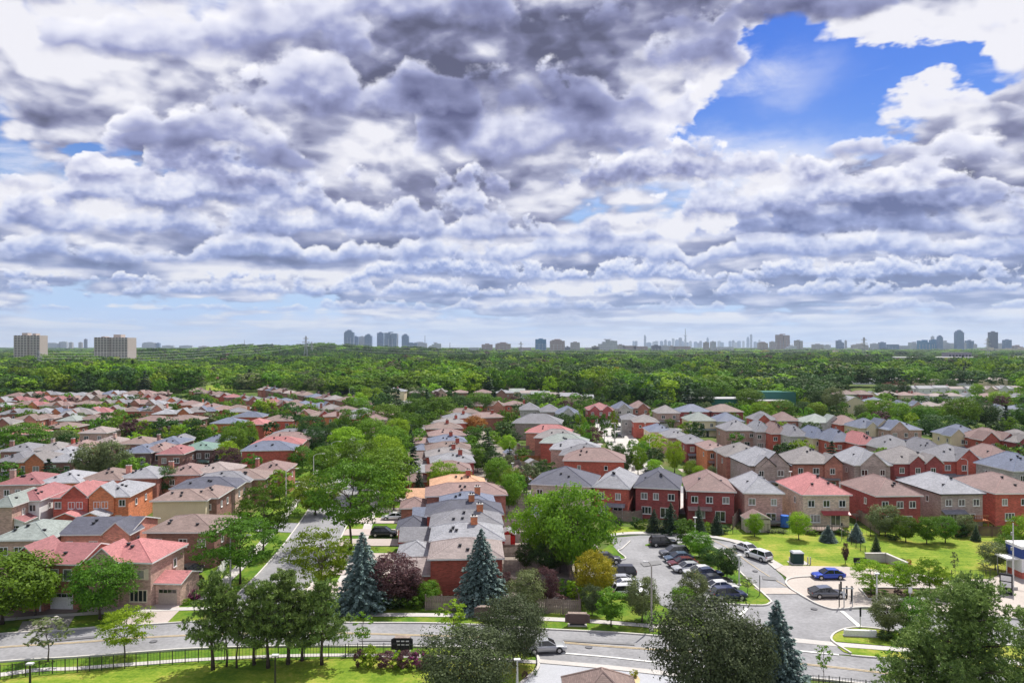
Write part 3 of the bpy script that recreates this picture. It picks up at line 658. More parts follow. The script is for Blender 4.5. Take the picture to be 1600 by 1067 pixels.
def trunk_mesh(seed, kind, r=.018, top=.7, limbs=6, spread=.2, bend=.03):
    g = random.Random(seed); mb = MB(); n = 6
    ax = [(bend * math.sin(i * 1.3 + seed) * i / n, bend * math.cos(i * 1.1 + seed) * i / n, -.02 + (top + .02) * i / n) for i in range(n + 1)]
    mb.tube(ax, [r * (1.35 if i == 0 else 1 - .75 * i / n) for i in range(n + 1)], 7)
    for i in range(limbs):
        f = .42 + .5 * i / max(1, limbs); j = min(n - 1, int(f * n)); p = Vector(ax[j]); a = i * 2.4 + g.random()
        sp = spread * (1.1 - .5 * f) * g.uniform(.7, 1.1); up = .14 * g.uniform(.6, 1.3) if kind != 'pine' else .05
        q = p + Vector((math.cos(a) * sp * .5, math.sin(a) * sp * .5, up * .7)); e = p + Vector((math.cos(a) * sp, math.sin(a) * sp, up * 1.5))
        mb.tube([p, q, e], [r * .42, r * .28, r * .12], 5)
        for s in (-.6, .6):
            e2 = q + Vector((math.cos(a + s) * sp * .5, math.sin(a + s) * sp * .5, up * .8)); mb.tube([q, e2], [r * .2, r * .07], 4)
    return mb.mesh('trunk', BARK, True)
# kind -> (unit crown radius, [(crown mesh, trunk mesh), ...])
KINDS = {}
def K(kind, r, crowns, trunks): KINDS[kind] = (r, list(zip(crowns, trunks)))
def cm(nm, v, m): return cardmesh(nm, v, LM[m])
for mat in ('maple', 'light', 'dark', 'yellow', 'purple', 'bronze', 'olive', 'magenta', 'autumn'):
    big = mat in ('maple', 'bronze', 'light', 'dark', 'purple', 'olive')
    K(mat, .46, [cm('crown', crown_round(sd, .46, .13, 170, 58, .019), mat) for sd in ((1, 2) if big else (3,))], [trunk_mesh(sd, 'r', .022, .68, 7, .26) for sd in (1, 2)])
    K(mat + '_far', .46, [cm('crown', crown_round(sd + 20, .46, .12, 40, 24, .045), mat) for sd in ((1, 2, 3) if big else (3,))], [trunk_mesh(sd, 'r', .022, .5, 3, .2) for sd in (1, 2, 3)])
K('bronze_big', .46, [cm('crown', crown_round(sd + 40, .46, .10, 330, 74, .0125), 'bronze') for sd in (1, 2)], [trunk_mesh(sd, 'r', .022, .68, 9, .3) for sd in (1, 2)])
for mat in ('maple', 'light', 'olive'):
    K(mat + '_airy', .5, [cm('crown', crown_round(sd + 5, .5, .20, 170, 44, .0165, .8, .6), mat) for sd in (1, 2)], [trunk_mesh(sd, 'r', .016, .8, 10, .36) for sd in (1, 2)])
    K(mat + '_young', .24, [cm('crown', crown_round(sd + 9, .24, .26, 34, 22, .022, .3), mat) for sd in (1, 2)], [trunk_mesh(sd, 'r', .011, .85, 6, .14) for sd in (1, 2)])
    K(mat + '_tall', .30, [cm('crown', crown_round(sd + 13, .30, .12, 90, 40, .022, .1), mat) for sd in (1, 2)], [trunk_mesh(sd, 'r', .016, .8, 7, .16) for sd in (1, 2)])
K('pine', .40, [cm('crown', crown_pine(sd, .40, .26, 44, 130, .0165), 'pine') for sd in (1, 2, 3)], [trunk_mesh(sd + 3, 'pine', .022, .93, 14, .26, .05) for sd in (1, 2, 3)])
K('pine_thin', .32, [cm('crown', crown_pine(sd + 7, .32, .40, 24, 100, .0165), 'pine') for sd in (1, 2)], [trunk_mesh(sd + 9, 'pine', .016, .93, 10, .22, .06) for sd in (1, 2)])
K('pine_full', .50, [cm('crown', crown_pine(5, .50, .06, 96, 330, .0095), 'pine')], [trunk_mesh(5, 'pine', .022, .93, 14, .3, .02)])
K('spruce', .30, [cm('crown', crown_cone(sd, .30, .05, 34, 62, .014), 'spruce') for sd in (1, 2)], [trunk_mesh(4, 'pine', .014, .95, 0)] * 2)
K('fir', .32, [cm('crown', crown_cone(sd, .32, .04, 20, 24, .024), 'fir') for sd in (3, 4)], [trunk_mesh(4, 'pine', .014, .95, 0)] * 2)
K('fir_far', .24, [cm('crown', crown_cone(sd, .24, .04, 10, 9, .05), 'fir') for sd in (5, 6)], [trunk_mesh(4, 'pine', .014, .9, 0)] * 2)
K('spruce_far', .27, [cm('crown', crown_cone(sd, .27, .04, 12, 12, .045), 'spruce') for sd in (5, 6)], [trunk_mesh(4, 'pine', .014, .9, 0)] * 2)
def bush_m(sd, mat): return cm('shrub', crown_round(sd, .5, .0, 46, 30, .045, 0, 1), mat)
BUSH = {m_: bush_m(31 + i, m_) for i, m_ in enumerate(('maple', 'light', 'dark', 'purple', 'olive', 'yellow', 'magenta', 'autumn', 'bronze'))}
HEDGE = {m_: bush_m(51 + i, m_) for i, m_ in enumerate(('maple', 'dark'))}
ADJ = dict(maple='leafy green', light='bright light green', dark='dark green', yellow='yellow-leaved', purple='purple-brown leaved', bronze='dark bronze-green', olive='dull olive green', autumn='orange-leaved',
           magenta='magenta-leaved', pine='rugged pine', spruce='blue spruce', fir='dark green conical evergreen')
TREES = []
def tree(kind, x, y, h, w, label=None, group=None, zb=0.0, rz=None):
    r, vs = KINDS[kind]; rz = R.uniform(0, 6.28) if rz is None else rz
    c, t = vs[R.randrange(len(vs))]
    nm = 'pine_tree' if kind.startswith('pine') else ('spruce_tree' if kind.startswith(('spruce', 'fir')) else 'tree')
    root = empty(nm, (x, y, zb)); tag(root, label, 'tree', group)
    k = w / 2 / r
    for n_, me in (('crown', c), ('trunk', t)):
        o = link(n_, me, root, (0, 0, 0), rz, (k, k, h))
        if n_ == 'trunk': o.scale = ((k + h) / 2, (k + h) / 2, h)
    TREES.append((x, y, w / 2)); return root
def tpx(kind, px, base, top, wpx, label=None, group=None):
    """tree from the picture: foot at (px, base), top row, crown width in pixels"""
    x, y = G(px, base); s = y / F
    return tree(kind, x, y, CH - (top - HZ) * s, wpx * s, label, group)
def bush(kind, x, y, w, h, label, group=None, d=None, name='shrub', zb=0.0, cat='shrub'):
    o = link(name, BUSH[kind], None, (x, y, zb - .05 * h), R.uniform(0, 6.28) if d is None else 0, (w, d or w, h))
    tag(o, label, cat, group); TREES.append((x, y, w / 2)); return o
def bpx(kind, px, base, top, wpx, label, group=None):
    x, y = G(px, base); s = y / F
    return bush(kind, x, y, wpx * s, CH - (top - HZ) * s, label, group)

# ------------------------------------------------------------------ ground, roads, paths
SHEETS = [0]
def zz(z):
    SHEETS[0] += 1; return z + SHEETS[0] * .0003       # no two sheets share a plane
def sheet(name, pts, z, mat, world_pts=False, kind='structure', label=None):
    z = zz(z)
    if not world_pts: pts = [G(*p) for p in pts]
    a = sum(pts[i][0] * pts[(i + 1) % len(pts)][1] - pts[(i + 1) % len(pts)][0] * pts[i][1] for i in range(len(pts)))
    if a < 0: pts = pts[::-1]
    mb = MB(); mb.poly([(p[0], p[1], z) for p in pts]); o = link(name, mb.mesh(name, mat)); tag(o, label, kind=kind); return o
def smooth(pts, n=4):
    if len(pts) < 3: return pts
    out = []
    for i in range(len(pts) - 1):
        p0, p1, p2, p3 = pts[max(0, i - 1)], pts[i], pts[i + 1], pts[min(len(pts) - 1, i + 2)]
        for k in range(n):
            t = k / n; out.append(tuple(.5 * ((2 * b) + (-a + c) * t + (2 * a - 5 * b + 4 * c - d) * t * t + (-a + 3 * b - 3 * c + d) * t ** 3) for a, b, c, d in zip(p0, p1, p2, p3)))
    return out + [pts[-1]]
def ribbon(name, line, width, z, mat, h=0.0, world_pts=True, off=0.0, kind='structure'):
    """strip of given width along a line; h > 0 makes it a raised kerb or wall"""
    if not world_pts: line = [G(*p) for p in line]
    if h <= 0: z = zz(z)
    mb = MB(); n = len(line); Lp, Rp = [], []
    for i, p in enumerate(line):
        a, b = line[max(0, i - 1)], line[min(n - 1, i + 1)]; dx, dy = b[0] - a[0], b[1] - a[1]; q = math.hypot(dx, dy) or 1; nx, ny = -dy / q, dx / q
        Lp.append((p[0] + nx * (off + width / 2), p[1] + ny * (off + width / 2))); Rp.append((p[0] + nx * (off - width / 2), p[1] + ny * (off - width / 2)))
    for i in range(n - 1):
        if h <= 0: mb.poly([(*Rp[i], z), (*Rp[i + 1], z), (*Lp[i + 1], z), (*Lp[i], z)])
        else:
            mb.poly([(*Rp[i], z + h), (*Rp[i + 1], z + h), (*Lp[i + 1], z + h), (*Lp[i], z + h)])
            mb.poly([(*Rp[i], z), (*Rp[i + 1], z), (*Rp[i + 1], z + h), (*Rp[i], z + h)]); mb.poly([(*Lp[i + 1], z), (*Lp[i], z), (*Lp[i], z + h), (*Lp[i + 1], z + h)])
    if h > 0:
        mb.poly([(*Rp[0], z), (*Rp[0], z + h), (*Lp[0], z + h), (*Lp[0], z)]); mb.poly([(*Rp[-1], z), (*Lp[-1], z), (*Lp[-1], z + h), (*Rp[-1], z + h)])
    return tag(link(name, mb.mesh(name, mat)), kind=kind)
def hillz(x, y):
    z = 26 * math.exp(-((x + 620) / 420) ** 2 - ((y - 2250) / 420) ** 2) if abs(x + 620) < 1500 and abs(y - 2250) < 1300 else 0.0
    return z
# base terrain: one sheet with a gentle rise for the far wooded hill
mb = MB()
xs = sorted(set([-24000, -12000, -6000, -3000] + list(range(-2200, 1400, 120)) + [3000, 6000, 12000, 24000])); ys = sorted(set([-400, 0, 400, 800] + list(range(1000, 3600, 120)) + [5000, 9000, 15000, 24000]))
for yy in ys:
    for xx in xs: mb.v.append((xx, yy, hillz(xx, yy)))
nx_ = len(xs)
for j in range(len(ys) - 1):
    for i in range(nx_ - 1): a = j * nx_ + i; mb.f.append((a, a + 1, a + nx_ + 1, a + nx_)); mb.m.append(0)
tag(link('ground', mb.mesh('ground', GRASSG)), kind='structure')
Z1, Z2, Z3, Z4, Z5 = .01, .04, .07, .10, .13
# lawns in front
sheet('park_lawn', [(-700, 1085), (-200, 1065), (0, 1058), (240, 1038), (450, 1027), (800, 1033), (838, 1033), (830, 1056), (760, 1140), (740, 1400), (-900, 1400)], Z1, GRASS)
sheet('verge', [(-500, 1100), (0, 1030), (240, 1014), (540, 1008), (838, 1012), (838, 1036), (800, 1034), (540, 1028), (240, 1040), (0, 1062), (-500, 1130)], Z2, GRASSD)
farK = [(-500, 1040), (-150, 1004), (0, 992), (110, 985), (170, 980), (234, 977), (290, 973.5), (340, 971), (420, 971), (537, 974.5), (660, 975), (750, 978), (841, 984), (960, 990), (1060, 998), (1160, 1010), (1250, 1018), (1330, 1026), (1400, 1032), (1520, 1045), (1700, 1066), (2000, 1110)]
nearK = [(-500, 1120), (-150, 1054), (0, 1034.5), (120, 1027), (240, 1018), (301, 1014), (400, 1011), (540, 1010), (660, 1011), (750, 1013), (838, 1019), (940, 1027), (1040, 1038), (1150, 1049), (1262, 1060), (1330, 1067), (1400, 1076), (1520, 1093), (1700, 1125), (2000, 1180)]
fw, nw = smooth([G(*p) for p in farK]), smooth([G(*p) for p in nearK])
def band(name, A, B, z, mat):
    z = zz(z)
    mb = MB(); n = min(len(A), len(B))
    for i in range(n - 1): mb.poly([(*B[i], z), (*B[i + 1], z), (*A[i + 1], z), (*A[i], z)])
    return tag(link(name, mb.mesh(name, mat)), kind='structure')
band('road', fw, nw, Z3, ASPH)
mid = [((a[0] + b[0]) / 2, (a[1] + b[1]) / 2) for a, b in zip(fw, nw)]
for o_ in (-.14, .14): ribbon('road_centre_line', mid, .11, Z5, PAINTY, off=o_)
def seg(line, x0, x1): return [p for p in line if x0 <= p[0] <= x1]
def gx(px, py): return G(px, py)[0]
ribbon('kerb', seg(fw, -80, gx(318, 972)), .22, 0, KERB, .22, off=.1); ribbon('kerb', seg(fw, gx(532, 974), gx(1150, 1008)), .22, 0, KERB, .22, off=.1)
ribbon('kerb', seg(fw, gx(1320, 1025), 90), .22, 0, KERB, .22, off=.1)
ribbon('kerb', seg(nw, -80, gx(836, 1019)), .22, 0, KERB, .22, off=-.1)
ribbon('kerb', seg(nw, gx(1180, 1052), 90), .22, 0, KERB, .22, off=-.1)
ribbon('road_edge_line', seg(nw, gx(838, 1019), gx(1180, 1052)), .3, Z5, PAINTW, off=.1)
ribbon('road_edge_line', seg(fw, gx(1165, 1010), gx(1322, 1025)), .35, Z5, PAINTW, off=0)
# far verge and sidewalks
sheet('verge', [(-500, 1020), (0, 967), (240, 948), (318, 947), (318, 973), (234, 978), (110, 986), (0, 993), (-500, 1042)], Z1, GRASSD)
sheet('verge', [(532, 950), (700, 950), (820, 955), (930, 960), (1060, 960), (1130, 985), (1190, 1010), (1060, 999), (960, 991), (841, 985), (750, 979), (660, 976), (532, 976)], Z1, GRASSD)
sw = lambda top, bot, z=Z3, m=CONC, name='pavement': band(name, smooth([G(*p) for p in top]), smooth([G(*p) for p in bot]), z, m)
sw([(-500, 1020), (0, 967), (110, 958.5), (240, 950.5), (330, 948)], [(-500, 1025), (0, 971.5), (110, 963), (240, 955.5), (330, 953)])
sw([(532, 958), (650, 958), (740, 959.5), (826, 963), (916, 967.5), (1000, 974), (1060, 979), (1120, 985), (1180, 992), (1244, 997.5), (1300, 1003), (1420, 1013), (1520, 1024), (1700, 1044)],
   [(532, 963.5), (650, 963.5), (740, 965), (826, 969), (916, 973), (1000, 979.5), (1060, 984.5), (1120, 990.5), (1180, 998), (1244, 1004), (1300, 1009.5), (1420, 1019.5), (1520, 1031), (1700, 1052)])
sw([(-500, 1135), (0, 1051.5), (120, 1042), (240, 1033), (310, 1028.5), (450, 1022.5), (560, 1021.5), (700, 1024), (838, 1032)], [(-500, 1145), (0, 1057.5), (120, 1047), (240, 1038), (310, 1033), (450, 1027.5), (560, 1026.5), (700, 1029.5), (838, 1037)])
sw([(838, 1030), (940, 1039), (1040, 1049), (1150, 1060), (1250, 1071)], [(838, 1036), (940, 1045), (1040, 1056), (1150, 1068), (1250, 1080)], Z4)
sheet('road_shoulder', [(838, 1018), (940, 1026), (1040, 1037), (1150, 1048), (1200, 1053), (1200, 1066), (1150, 1061), (1040, 1050), (940, 1040), (838, 1031)], Z3, ASPH)
# gatehouse forecourt
sheet('forecourt', [(843, 1035), (838, 1050), (815, 1068), (780, 1110), (760, 1200), (1300, 1200), (1300, 1085), (1180, 1062), (1040, 1050), (940, 1040)], Z2, noisy('pale_paving', (.36, .37, .40), .08, .2, .8))
ribbon('kerb', smooth([G(*p) for p in [(836, 1022), (841, 1030), (840, 1046), (822, 1062), (795, 1090), (770, 1150)]]), .3, 0, KERB, .23)
sheet('yellow_kerb_bay', [(985, 1062), (993, 1052), (1000, 1062), (996, 1090)], Z4, PAINTY)
# avenue running away to the left of centre
av = [(-33, 86), (-33, 96), (-33.2, 110), (-34.8, 130), (-38.5, 160), (-43.5, 195), (-49, 230), (-54, 260), (-58, 300), (-60, 345), (-62, 400), (-63, 470)]
avs = smooth(av)
ribbon('avenue', avs, 9.0, Z2, ASPH)
for o_ in (-4.6, 4.6): ribbon('kerb', [p for p in avs if p[1] > 93], .22, 0, KERB, .22, off=o_)
for o_ in (-8.6, 8.4): ribbon('pavement', [p for p in avs if p[1] > 96], 1.6, Z3, CONC, off=o_)
ribbon('verge', [p for p in avs if p[1] > 95], 30, Z1, GRASSD)
sheet('avenue_mouth', [(318, 973), (380, 940), (470, 940), (532, 976), (470, 980), (380, 980)], Z2, ASPH)
# drives and paths at the front left
sheet('driveway', [(100, 935), (40, 950), (-30, 965), (-60, 975), (0, 967), (120, 957), (128, 940)], Z3, noisy('brown_paving', (.22, .17, .155), .1, .4, .85))
sheet('driveway', [(35, 971), (26, 990), (104, 984), (117, 962)], Z2, noisy('grey_paving', (.24, .225, .22), .12, .5, .85))
sheet('driveway', [(205, 932), (190, 955), (280, 950), (280, 926)], Z3, PINKC); sheet('driveway', [(213, 956), (180, 980), (260, 974), (281, 953)], Z2, PINKC)
sheet('front_path', [(120, 946), (140, 957), (195, 953), (205, 935), (190, 932)], Z2, PINKC)
# car park, loop road, entrance road
lot = [(953, 843), (960, 840), (1000, 836.5), (1050, 837), (1100, 840.5), (1140, 847), (1165, 856), (1185, 868), (1200, 880), (1222, 900), (1236, 921), (1245, 928), (1273, 943), (1300, 953), (1345, 952), (1456, 958), (1597, 970), (1800, 990), (1800, 1020), (1600, 1012), (1480, 1003), (1440, 995), (1400, 987), (1367, 983), (1330, 982), (1307, 989), (1299, 998), (1305, 1006), (1340, 1024), (1250, 1019), (1160, 1009),
       (1130, 985), (1090, 965), (1060, 958), (1030, 944), (1000, 925), (940, 925), (925, 905), (925, 870), (950, 862), (960, 852)]
sheet('car_park', lot, Z2, ASPH)
sheet('grass_island', [(1045, 855), (1060, 850), (1085, 848), (1110, 853), (1135, 868), (1155, 893), (1178, 915), (1203, 938), (1203, 943), (1190, 947), (1140, 945), (1130, 938), (1157, 932), (1140, 914), (1120, 899), (1094, 884), (1080, 873), (1068, 859)], Z3, GRASSD)
ribbon('kerb', smooth([G(*p) for p in [(1045, 855), (1060, 850), (1085, 848), (1110, 853), (1135, 868), (1155, 893), (1178, 915), (1203, 938), (1203, 943), (1190, 947), (1140, 945)]]), .25, 0, KERB, .23)
loopo = smooth([G(*p) for p in [(948, 836), (970, 832.5), (1000, 831), (1045, 832), (1099, 835), (1140, 842), (1165, 848), (1190, 864), (1224, 884)]])
loopi = smooth([G(*p) for p in [(948, 840), (970, 836.5), (1000, 835.5), (1045, 836), (1099, 839.5), (1140, 846.5), (1165, 856), (1185, 868), (1212, 890)]])
band('pavement', loopo, loopi, Z4, CONC); ribbon('kerb', loopi, .22, 0, KERB, .23)
ribbon('kerb', smooth([G(*p) for p in [(985, 846), (972, 858), (966, 862), (978, 873), (966, 876)]]), .2, 0, KERB, .23)
sheet('grass_island', [(966, 862), (978, 873), (950, 878), (940, 860), (955, 850)], Z3, GRASSD); sheet('grass_island', [(1008, 851), (1016, 849), (1018, 853), (1008, 853)], Z3, GRASSD)
ribbon('lane_line', smooth([G(*p) for p in [(1108, 842), (1140, 858), (1170, 880), (1200, 900), (1229, 917)]]), .10, Z5, PAINTY)
sheet('crosswalk', [(1178, 919), (1230, 919), (1246, 928.5), (1192, 928.5)], Z4, PAVER)
sheet('stop_line', [(1312, 955), (1318, 955), (1350, 982), (1342, 982)], Z4, PAINTW); sheet('stop_line', [(1165, 950), (1169, 952), (1160, 964), (1154, 962)], Z4, PAINTW)
for k in range(5):      # stall lines on the left of the car park
    sheet('stall_line', [(930 + k * 3, 884 + k * 11), (975 + k * 7, 886 + k * 11), (975 + k * 7, 887 + k * 11), (930 + k * 3, 885 + k * 11)], Z4, PAINTW)
# plaza of the transit station
plaza = [(1224, 884), (1320, 885.5), (1420, 895), (1490, 906), (1547, 905), (1573, 893), (1594, 879), (1640, 850), (1800, 850), (1800, 985), (1597, 968), (1570, 966), (1456, 956), (1370, 951), (1345, 950), (1310, 953), (1295, 951.5), (1273, 943), (1245, 927), (1236, 921), (1227, 908), (1229, 902), (1212, 890)]
sheet('plaza', plaza, Z3, PAVER)
pk = smooth([G(*p) for p in [(1270, 901.5), (1245, 903), (1232, 906), (1228, 912), (1236, 921), (1245, 927), (1273, 943), (1295, 951.5), (1310, 953), (1345, 950), (1370, 951), (1456, 956), (1570, 966), (1700, 980)]])
ribbon('kerb', pk, .22, 0, KERB, .24)
ribbon('paving_joint', smooth([G(*p) for p in [(1270, 901.5), (1330, 902), (1390, 905)]]), .12, Z5, ASPH2)
for q in [((1480, 936), (1545, 915)), ((1545, 915), (1600, 925)), ((1430, 943), (1500, 945)), ((1350, 931), (1372, 946))]: ribbon('paving_joint', [G(*q[0]), G(*q[1])], .10, Z5, ASPH2)
sheet('station_lawn', [(1224, 883.5), (1190, 864), (1165, 848), (1140, 841), (1100, 834), (1140, 828), (1300, 822), (1560, 818), (1640, 830), (1640, 846), (1594, 878.5), (1573, 892.5), (1547, 904.5), (1490, 905.5), (1420, 894.5), (1320, 885)], Z1, GRASS)
sheet('back_lawn', [(948, 835), (950, 822), (1010, 824), (1046, 830), (1000, 830.5), (970, 832)], Z1, GRASS)
sheet('verge', [(1299, 998), (1307, 989), (1330, 982), (1367, 983), (1440, 995), (1600, 1012), (1700, 1020), (1700, 1043), (1520, 1023), (1420, 1012.5), (1300, 1002.5)], Z4, GRASS)
ribbon('kerb', smooth([G(*p) for p in [(1330, 1022), (1305, 1006), (1299, 998), (1307, 989), (1330, 982), (1367, 983), (1440, 995), (1600, 1012)]]), .22, 0, KERB, .23)
sheet('verge', [(1308, 1011), (1420, 1021), (1520, 1033), (1700, 1054), (1700, 1064), (1520, 1044), (1400, 1031), (1340, 1026), (1318, 1019)], Z4, GRASS)
sheet('verge', [(935, 905), (950, 925), (1000, 926), (1030, 945), (1060, 960), (1090, 968), (1130, 988), (1060, 978), (916, 966), (900, 960), (900, 900)], Z3, GRASSD)
sheet('planting_bed', [(1343, 921), (1378, 920), (1465, 921.5), (1487, 938), (1357, 938)], Z4, noisy('mulch', (.11, .075, .05), .2, 1))
ribbon('bed_kerb', [G(*p) for p in [(1343, 921), (1378, 920), (1465, 921.5), (1487, 938), (1357, 938), (1343, 921)]], .3, 0, CONC, .3)
sheet('gravel_bed', [(1385, 878), (1425, 881), (1420, 887), (1388, 886)], Z3, noisy('red_mulch', (.30, .12, .07), .2, 1))
# neighbourhood streets
ribbon('street', smooth([(33, 150), (35, 175), (36, 200), (38, 240), (40, 280), (42, 330), (44, 380)]), 12, Z2, CONC)
ribbon('street', smooth([(33, 175), (60, 176), (100, 178), (140, 182), (190, 188), (260, 196)]), 8, Z3, ASPH)
ribbon('street', smooth([(42, 305), (90, 300), (140, 292), (190, 280), (250, 270)]), 8, Z3, ASPH)
ribbon('street', smooth([(-210, 149), (-150, 148), (-110, 146), (-70, 142), (-37, 138)]), 7, Z3, ASPH)
ribbon('street', smooth([(-260, 190), (-180, 188), (-110, 186), (-42, 182)]), 7, Z3, ASPH)
ribbon('street', smooth([(-300, 240), (-200, 238), (-120, 236), (-50, 232)]), 7, Z3, ASPH)
for i, (q, w_) in enumerate([((22, 195), 11), ((24, 225), 11), ((26, 255), 11), ((52, 200), 12), ((53, 225), 12), ((55, 262), 12)]): sheet('driveway', [(q[0] - w_ / 2, q[1]), (q[0] + w_ / 2, q[1]), (q[0] + w_ / 2, q[1] + 5), (q[0] - w_ / 2, q[1] + 5)], Z1, PINKC, True)
for y_ in (103, 111, 118, 127, 134, 143, 152, 163, 175): ribbon('driveway', [(-29 - max(0, (y_ - 120) * .12), y_ + 1), (-18 - max(0, (y_ - 120) * .1), y_ + 1)], 4.6, Z4, PINKC)
sheet('back_yards', [(-1, 96), (14, 96), (15, 150), (3, 210), (-12, 300), (-24, 300), (-14, 200), (-2, 120)], Z1, noisy('yard_paving', (.24, .21, .185), .2, .15, .9), True)
sheet('side_lawn', [(10, 95), (17, 95), (17, 108), (10, 108)], Z2, GRASS, True)
sheet('playing_field', [(40, 609), (60, 609), (62, 617), (8, 617)], .05, GRASS); sheet('playing_field', [(322, 602), (362, 602), (364, 610), (322, 610)], .05, GRASS)

# ------------------------------------------------------------------ houses, street by street
def lab(i, rc, wc, where, extra=''):
    return '%s-roofed %s house%s, %s %s' % (ROOFN[rc].replace(' ', '-'), WALLN[wc].replace(' ', '-'), extra, nth(i), where)
def row(group, where, items, **kw):
    """items: (px, py, width px, depth, yaw, roof, wall, {options}) listed from the left"""
    for i, it in enumerate(items):
        px, py, w, dp, yaw, rc, wc = it[:7]; o = dict(kw); ex = ''
        if len(it) > 7: o.update(it[7]); ex = o.pop('ex', '')
        house(px, py, w, dp, yaw, rc, wc, label=lab(i + 1, rc, wc, where, ex), group=group, **o)

row('houses backing onto the station lawn', 'from the left in the row behind the lawn', [
    (876, 757, 92, 12, -14, 'darkgrey', 'beige', dict(vents=2, sidewin=False, rise=2.81)),
    (955, 761, 50, 14, -17, 'lightgrey', 'red', dict(porch=(.62, 4.0, 'grey'), vents=2, upper=2, rise=2.34)),
    (1026, 761.5, 63, 13, -15, 'darkgrey', 'darkred', dict(rise=2.65)),
    (1111, 766.5, 69, 13, -9, 'rosebrown', 'darkred', dict(porch=(.25, 4.5), rise=2.73)),
    (1193, 769.5, 57, 13, -5, 'lightgrey', 'pink', dict(rise=2.57)),
    (1291, 772, 72, 13, 0, 'pinkred', 'beige', dict(porch=(.68, 5.2, 'red'), rise=2.73)),
    (1404, 773.5, 70, 13, 3, 'rosebrown', 'darkred', dict(rise=2.50)),
    (1503, 770.5, 67, 14, 3, 'lightgrey', 'mauve', dict(porch=(.28, 4.6, 'grey'), trim='d', rise=2.50)),
    (1598, 769.5, 88, 14, 3, 'rosebrown', 'red', dict(rise=2.57))], H=6.2, style='back')
row('houses facing the street behind the first row', 'from the left in the gabled row', [
    (1203, 727, 62, 14, 2, 'lightgrey', 'mauve', dict(bays=((.35, 4.6, .8), (.62, 6.5, .3)), trim='d', ex=' with stepped gables')),
    (1275, 724, 72, 12, 0, 'taupe', 'brownred', dict(bays=((.86, 4.2, .6),), trim='d')),
    (1363, 726, 56, 13, 0, 'lightgrey', 'mauve', dict(bays=((.5, 6.0, .2),), ex=' with a white gable')),
    (1432, 723, 70, 12, 2, 'taupe', 'darkred', dict(bays=((.50, 3.8, .5), (.86, 4.0, .8)), ex=' with twin gables')),
    (1504, 719, 72, 12, 3, 'grey', 'red', dict(bays=((.60, 5.8, .5),), ex=' with big gable')),
    (1570, 720, 52, 12, 4, 'rosebrown', 'pink', dict(bays=((.85, 4.0, .5),))),
    (1612, 735, 60, 12, 4, 'bluegrey', 'stone', dict())], H=6.2, style='front', rise=3.3)
row('attached houses in the stepped middle row at right', 'from the left in the stepped back row at right', [
    (1158, 672, 46, 12, 0, 'grey', 'pink', {}), (1194, 674, 24, 12, 0, 'lightgrey', 'mauve', {}), (1219, 677, 26, 12, 1, 'rosebrown', 'red', {}),
    (1249, 681, 30, 12, 3, 'grey', 'stone', {}), (1284, 684, 28, 12, 4, 'bluegrey', 'cream', dict(roof='hip')), (1320, 689, 42, 12, 5, 'bluegrey', 'red', {}),
    (1358, 694, 32, 12, 5, 'pinkred', 'red', {}), (1410, 700, 62, 12, 5, 'grey', 'mauve', {}), (1462, 706, 34, 12, 5, 'grey', 'taupe' if 'taupe' in WALLC else 'stone', {})], H=6.0, style='back', rise=3.0)
row('houses in front of the dark trees at right', 'from the left in the row below the trees', [
    (1199, 656, 32, 11, 3, 'grey', 'red', dict(bays=((.3, 4.5, .4),))), (1232, 657, 34, 11, 0, 'rosebrown', 'brownred', {}), (1283, 660, 48, 11, 0, 'greygreen', 'stone', dict(bays=((.9, 5.5, .4),))),
    (1330, 663, 34, 11, 4, 'rosebrown', 'red', {}), (1364, 668, 42, 11, 4, 'bluegrey', 'cream', dict(bays=((.45, 4.2, .5), (.9, 6.0, .3)))), (1414, 671, 54, 11, 4, 'bluegrey', 'tan', dict(bays=((.3, 6.0, .6),)))], H=6.0, style='front', rise=2.8, trim='w')
row('houses at the far right edge', 'from the left in the short row at far right', [
    (1515, 681, 48, 12, 0, 'bluegrey', 'cream', dict(bays=((.1, 4.5, .5),))), (1562, 687, 46, 12, 4, 'rosebrown', 'red', dict(bays=((.15, 5.0, .5), (.8, 4.4, .8)))), (1612, 690, 56, 12, 4, 'taupe', 'darkred', dict(bays=((.3, 4.4, .6),)))], H=6.0, style='front', rise=3.0)
row('houses along the paved street, right side', 'from the far end, paved street right side', [
    (985, 655, 26, 12, -6, 'grey', 'stone', dict(style='side')), (1010, 659, 38, 12, -4, 'taupe', 'red', dict(style='side', ex=' with a blank side')), (1034, 674, 36, 12, 0, 'bluegrey', 'cream', dict(style='side')),
    (1062, 683, 36, 12, 0, 'grey', 'pink', dict(style='side')), (1090, 692, 34, 12, 0, 'grey', 'darkred', dict(style='front')), (1122, 702, 34, 12, 0, 'rosebrown', 'orange', dict(style='front')), (1168, 712, 66, 12, 0, 'taupe', 'brownred', dict(style='side'))], H=6.0)
row('houses along the paved street, left side', 'from the far end, paved street left side', [
    (838, 661, 74, 12, -8, 'grey', 'mauve', dict(style='blank')), (856, 676, 68, 9, -10, 'pinkred', 'salmon', dict(style='blank')), (868, 684, 64, 9, -10, 'taupe', 'brownred', dict(style='blank')), (880, 692, 70, 9, -10, 'greygreen', 'red', dict(style='side')),
    (897, 702, 72, 9, -10, 'lightgrey', 'pink', dict(style='blank')), (912, 711, 72, 9, -10, 'grey', 'pink', dict(style='side')), (928, 719.5, 92, 10, -8, 'rosebrown', 'red', dict(style='side', upper=3, vents=3, ex=' with long brick side'))], H=6.0)
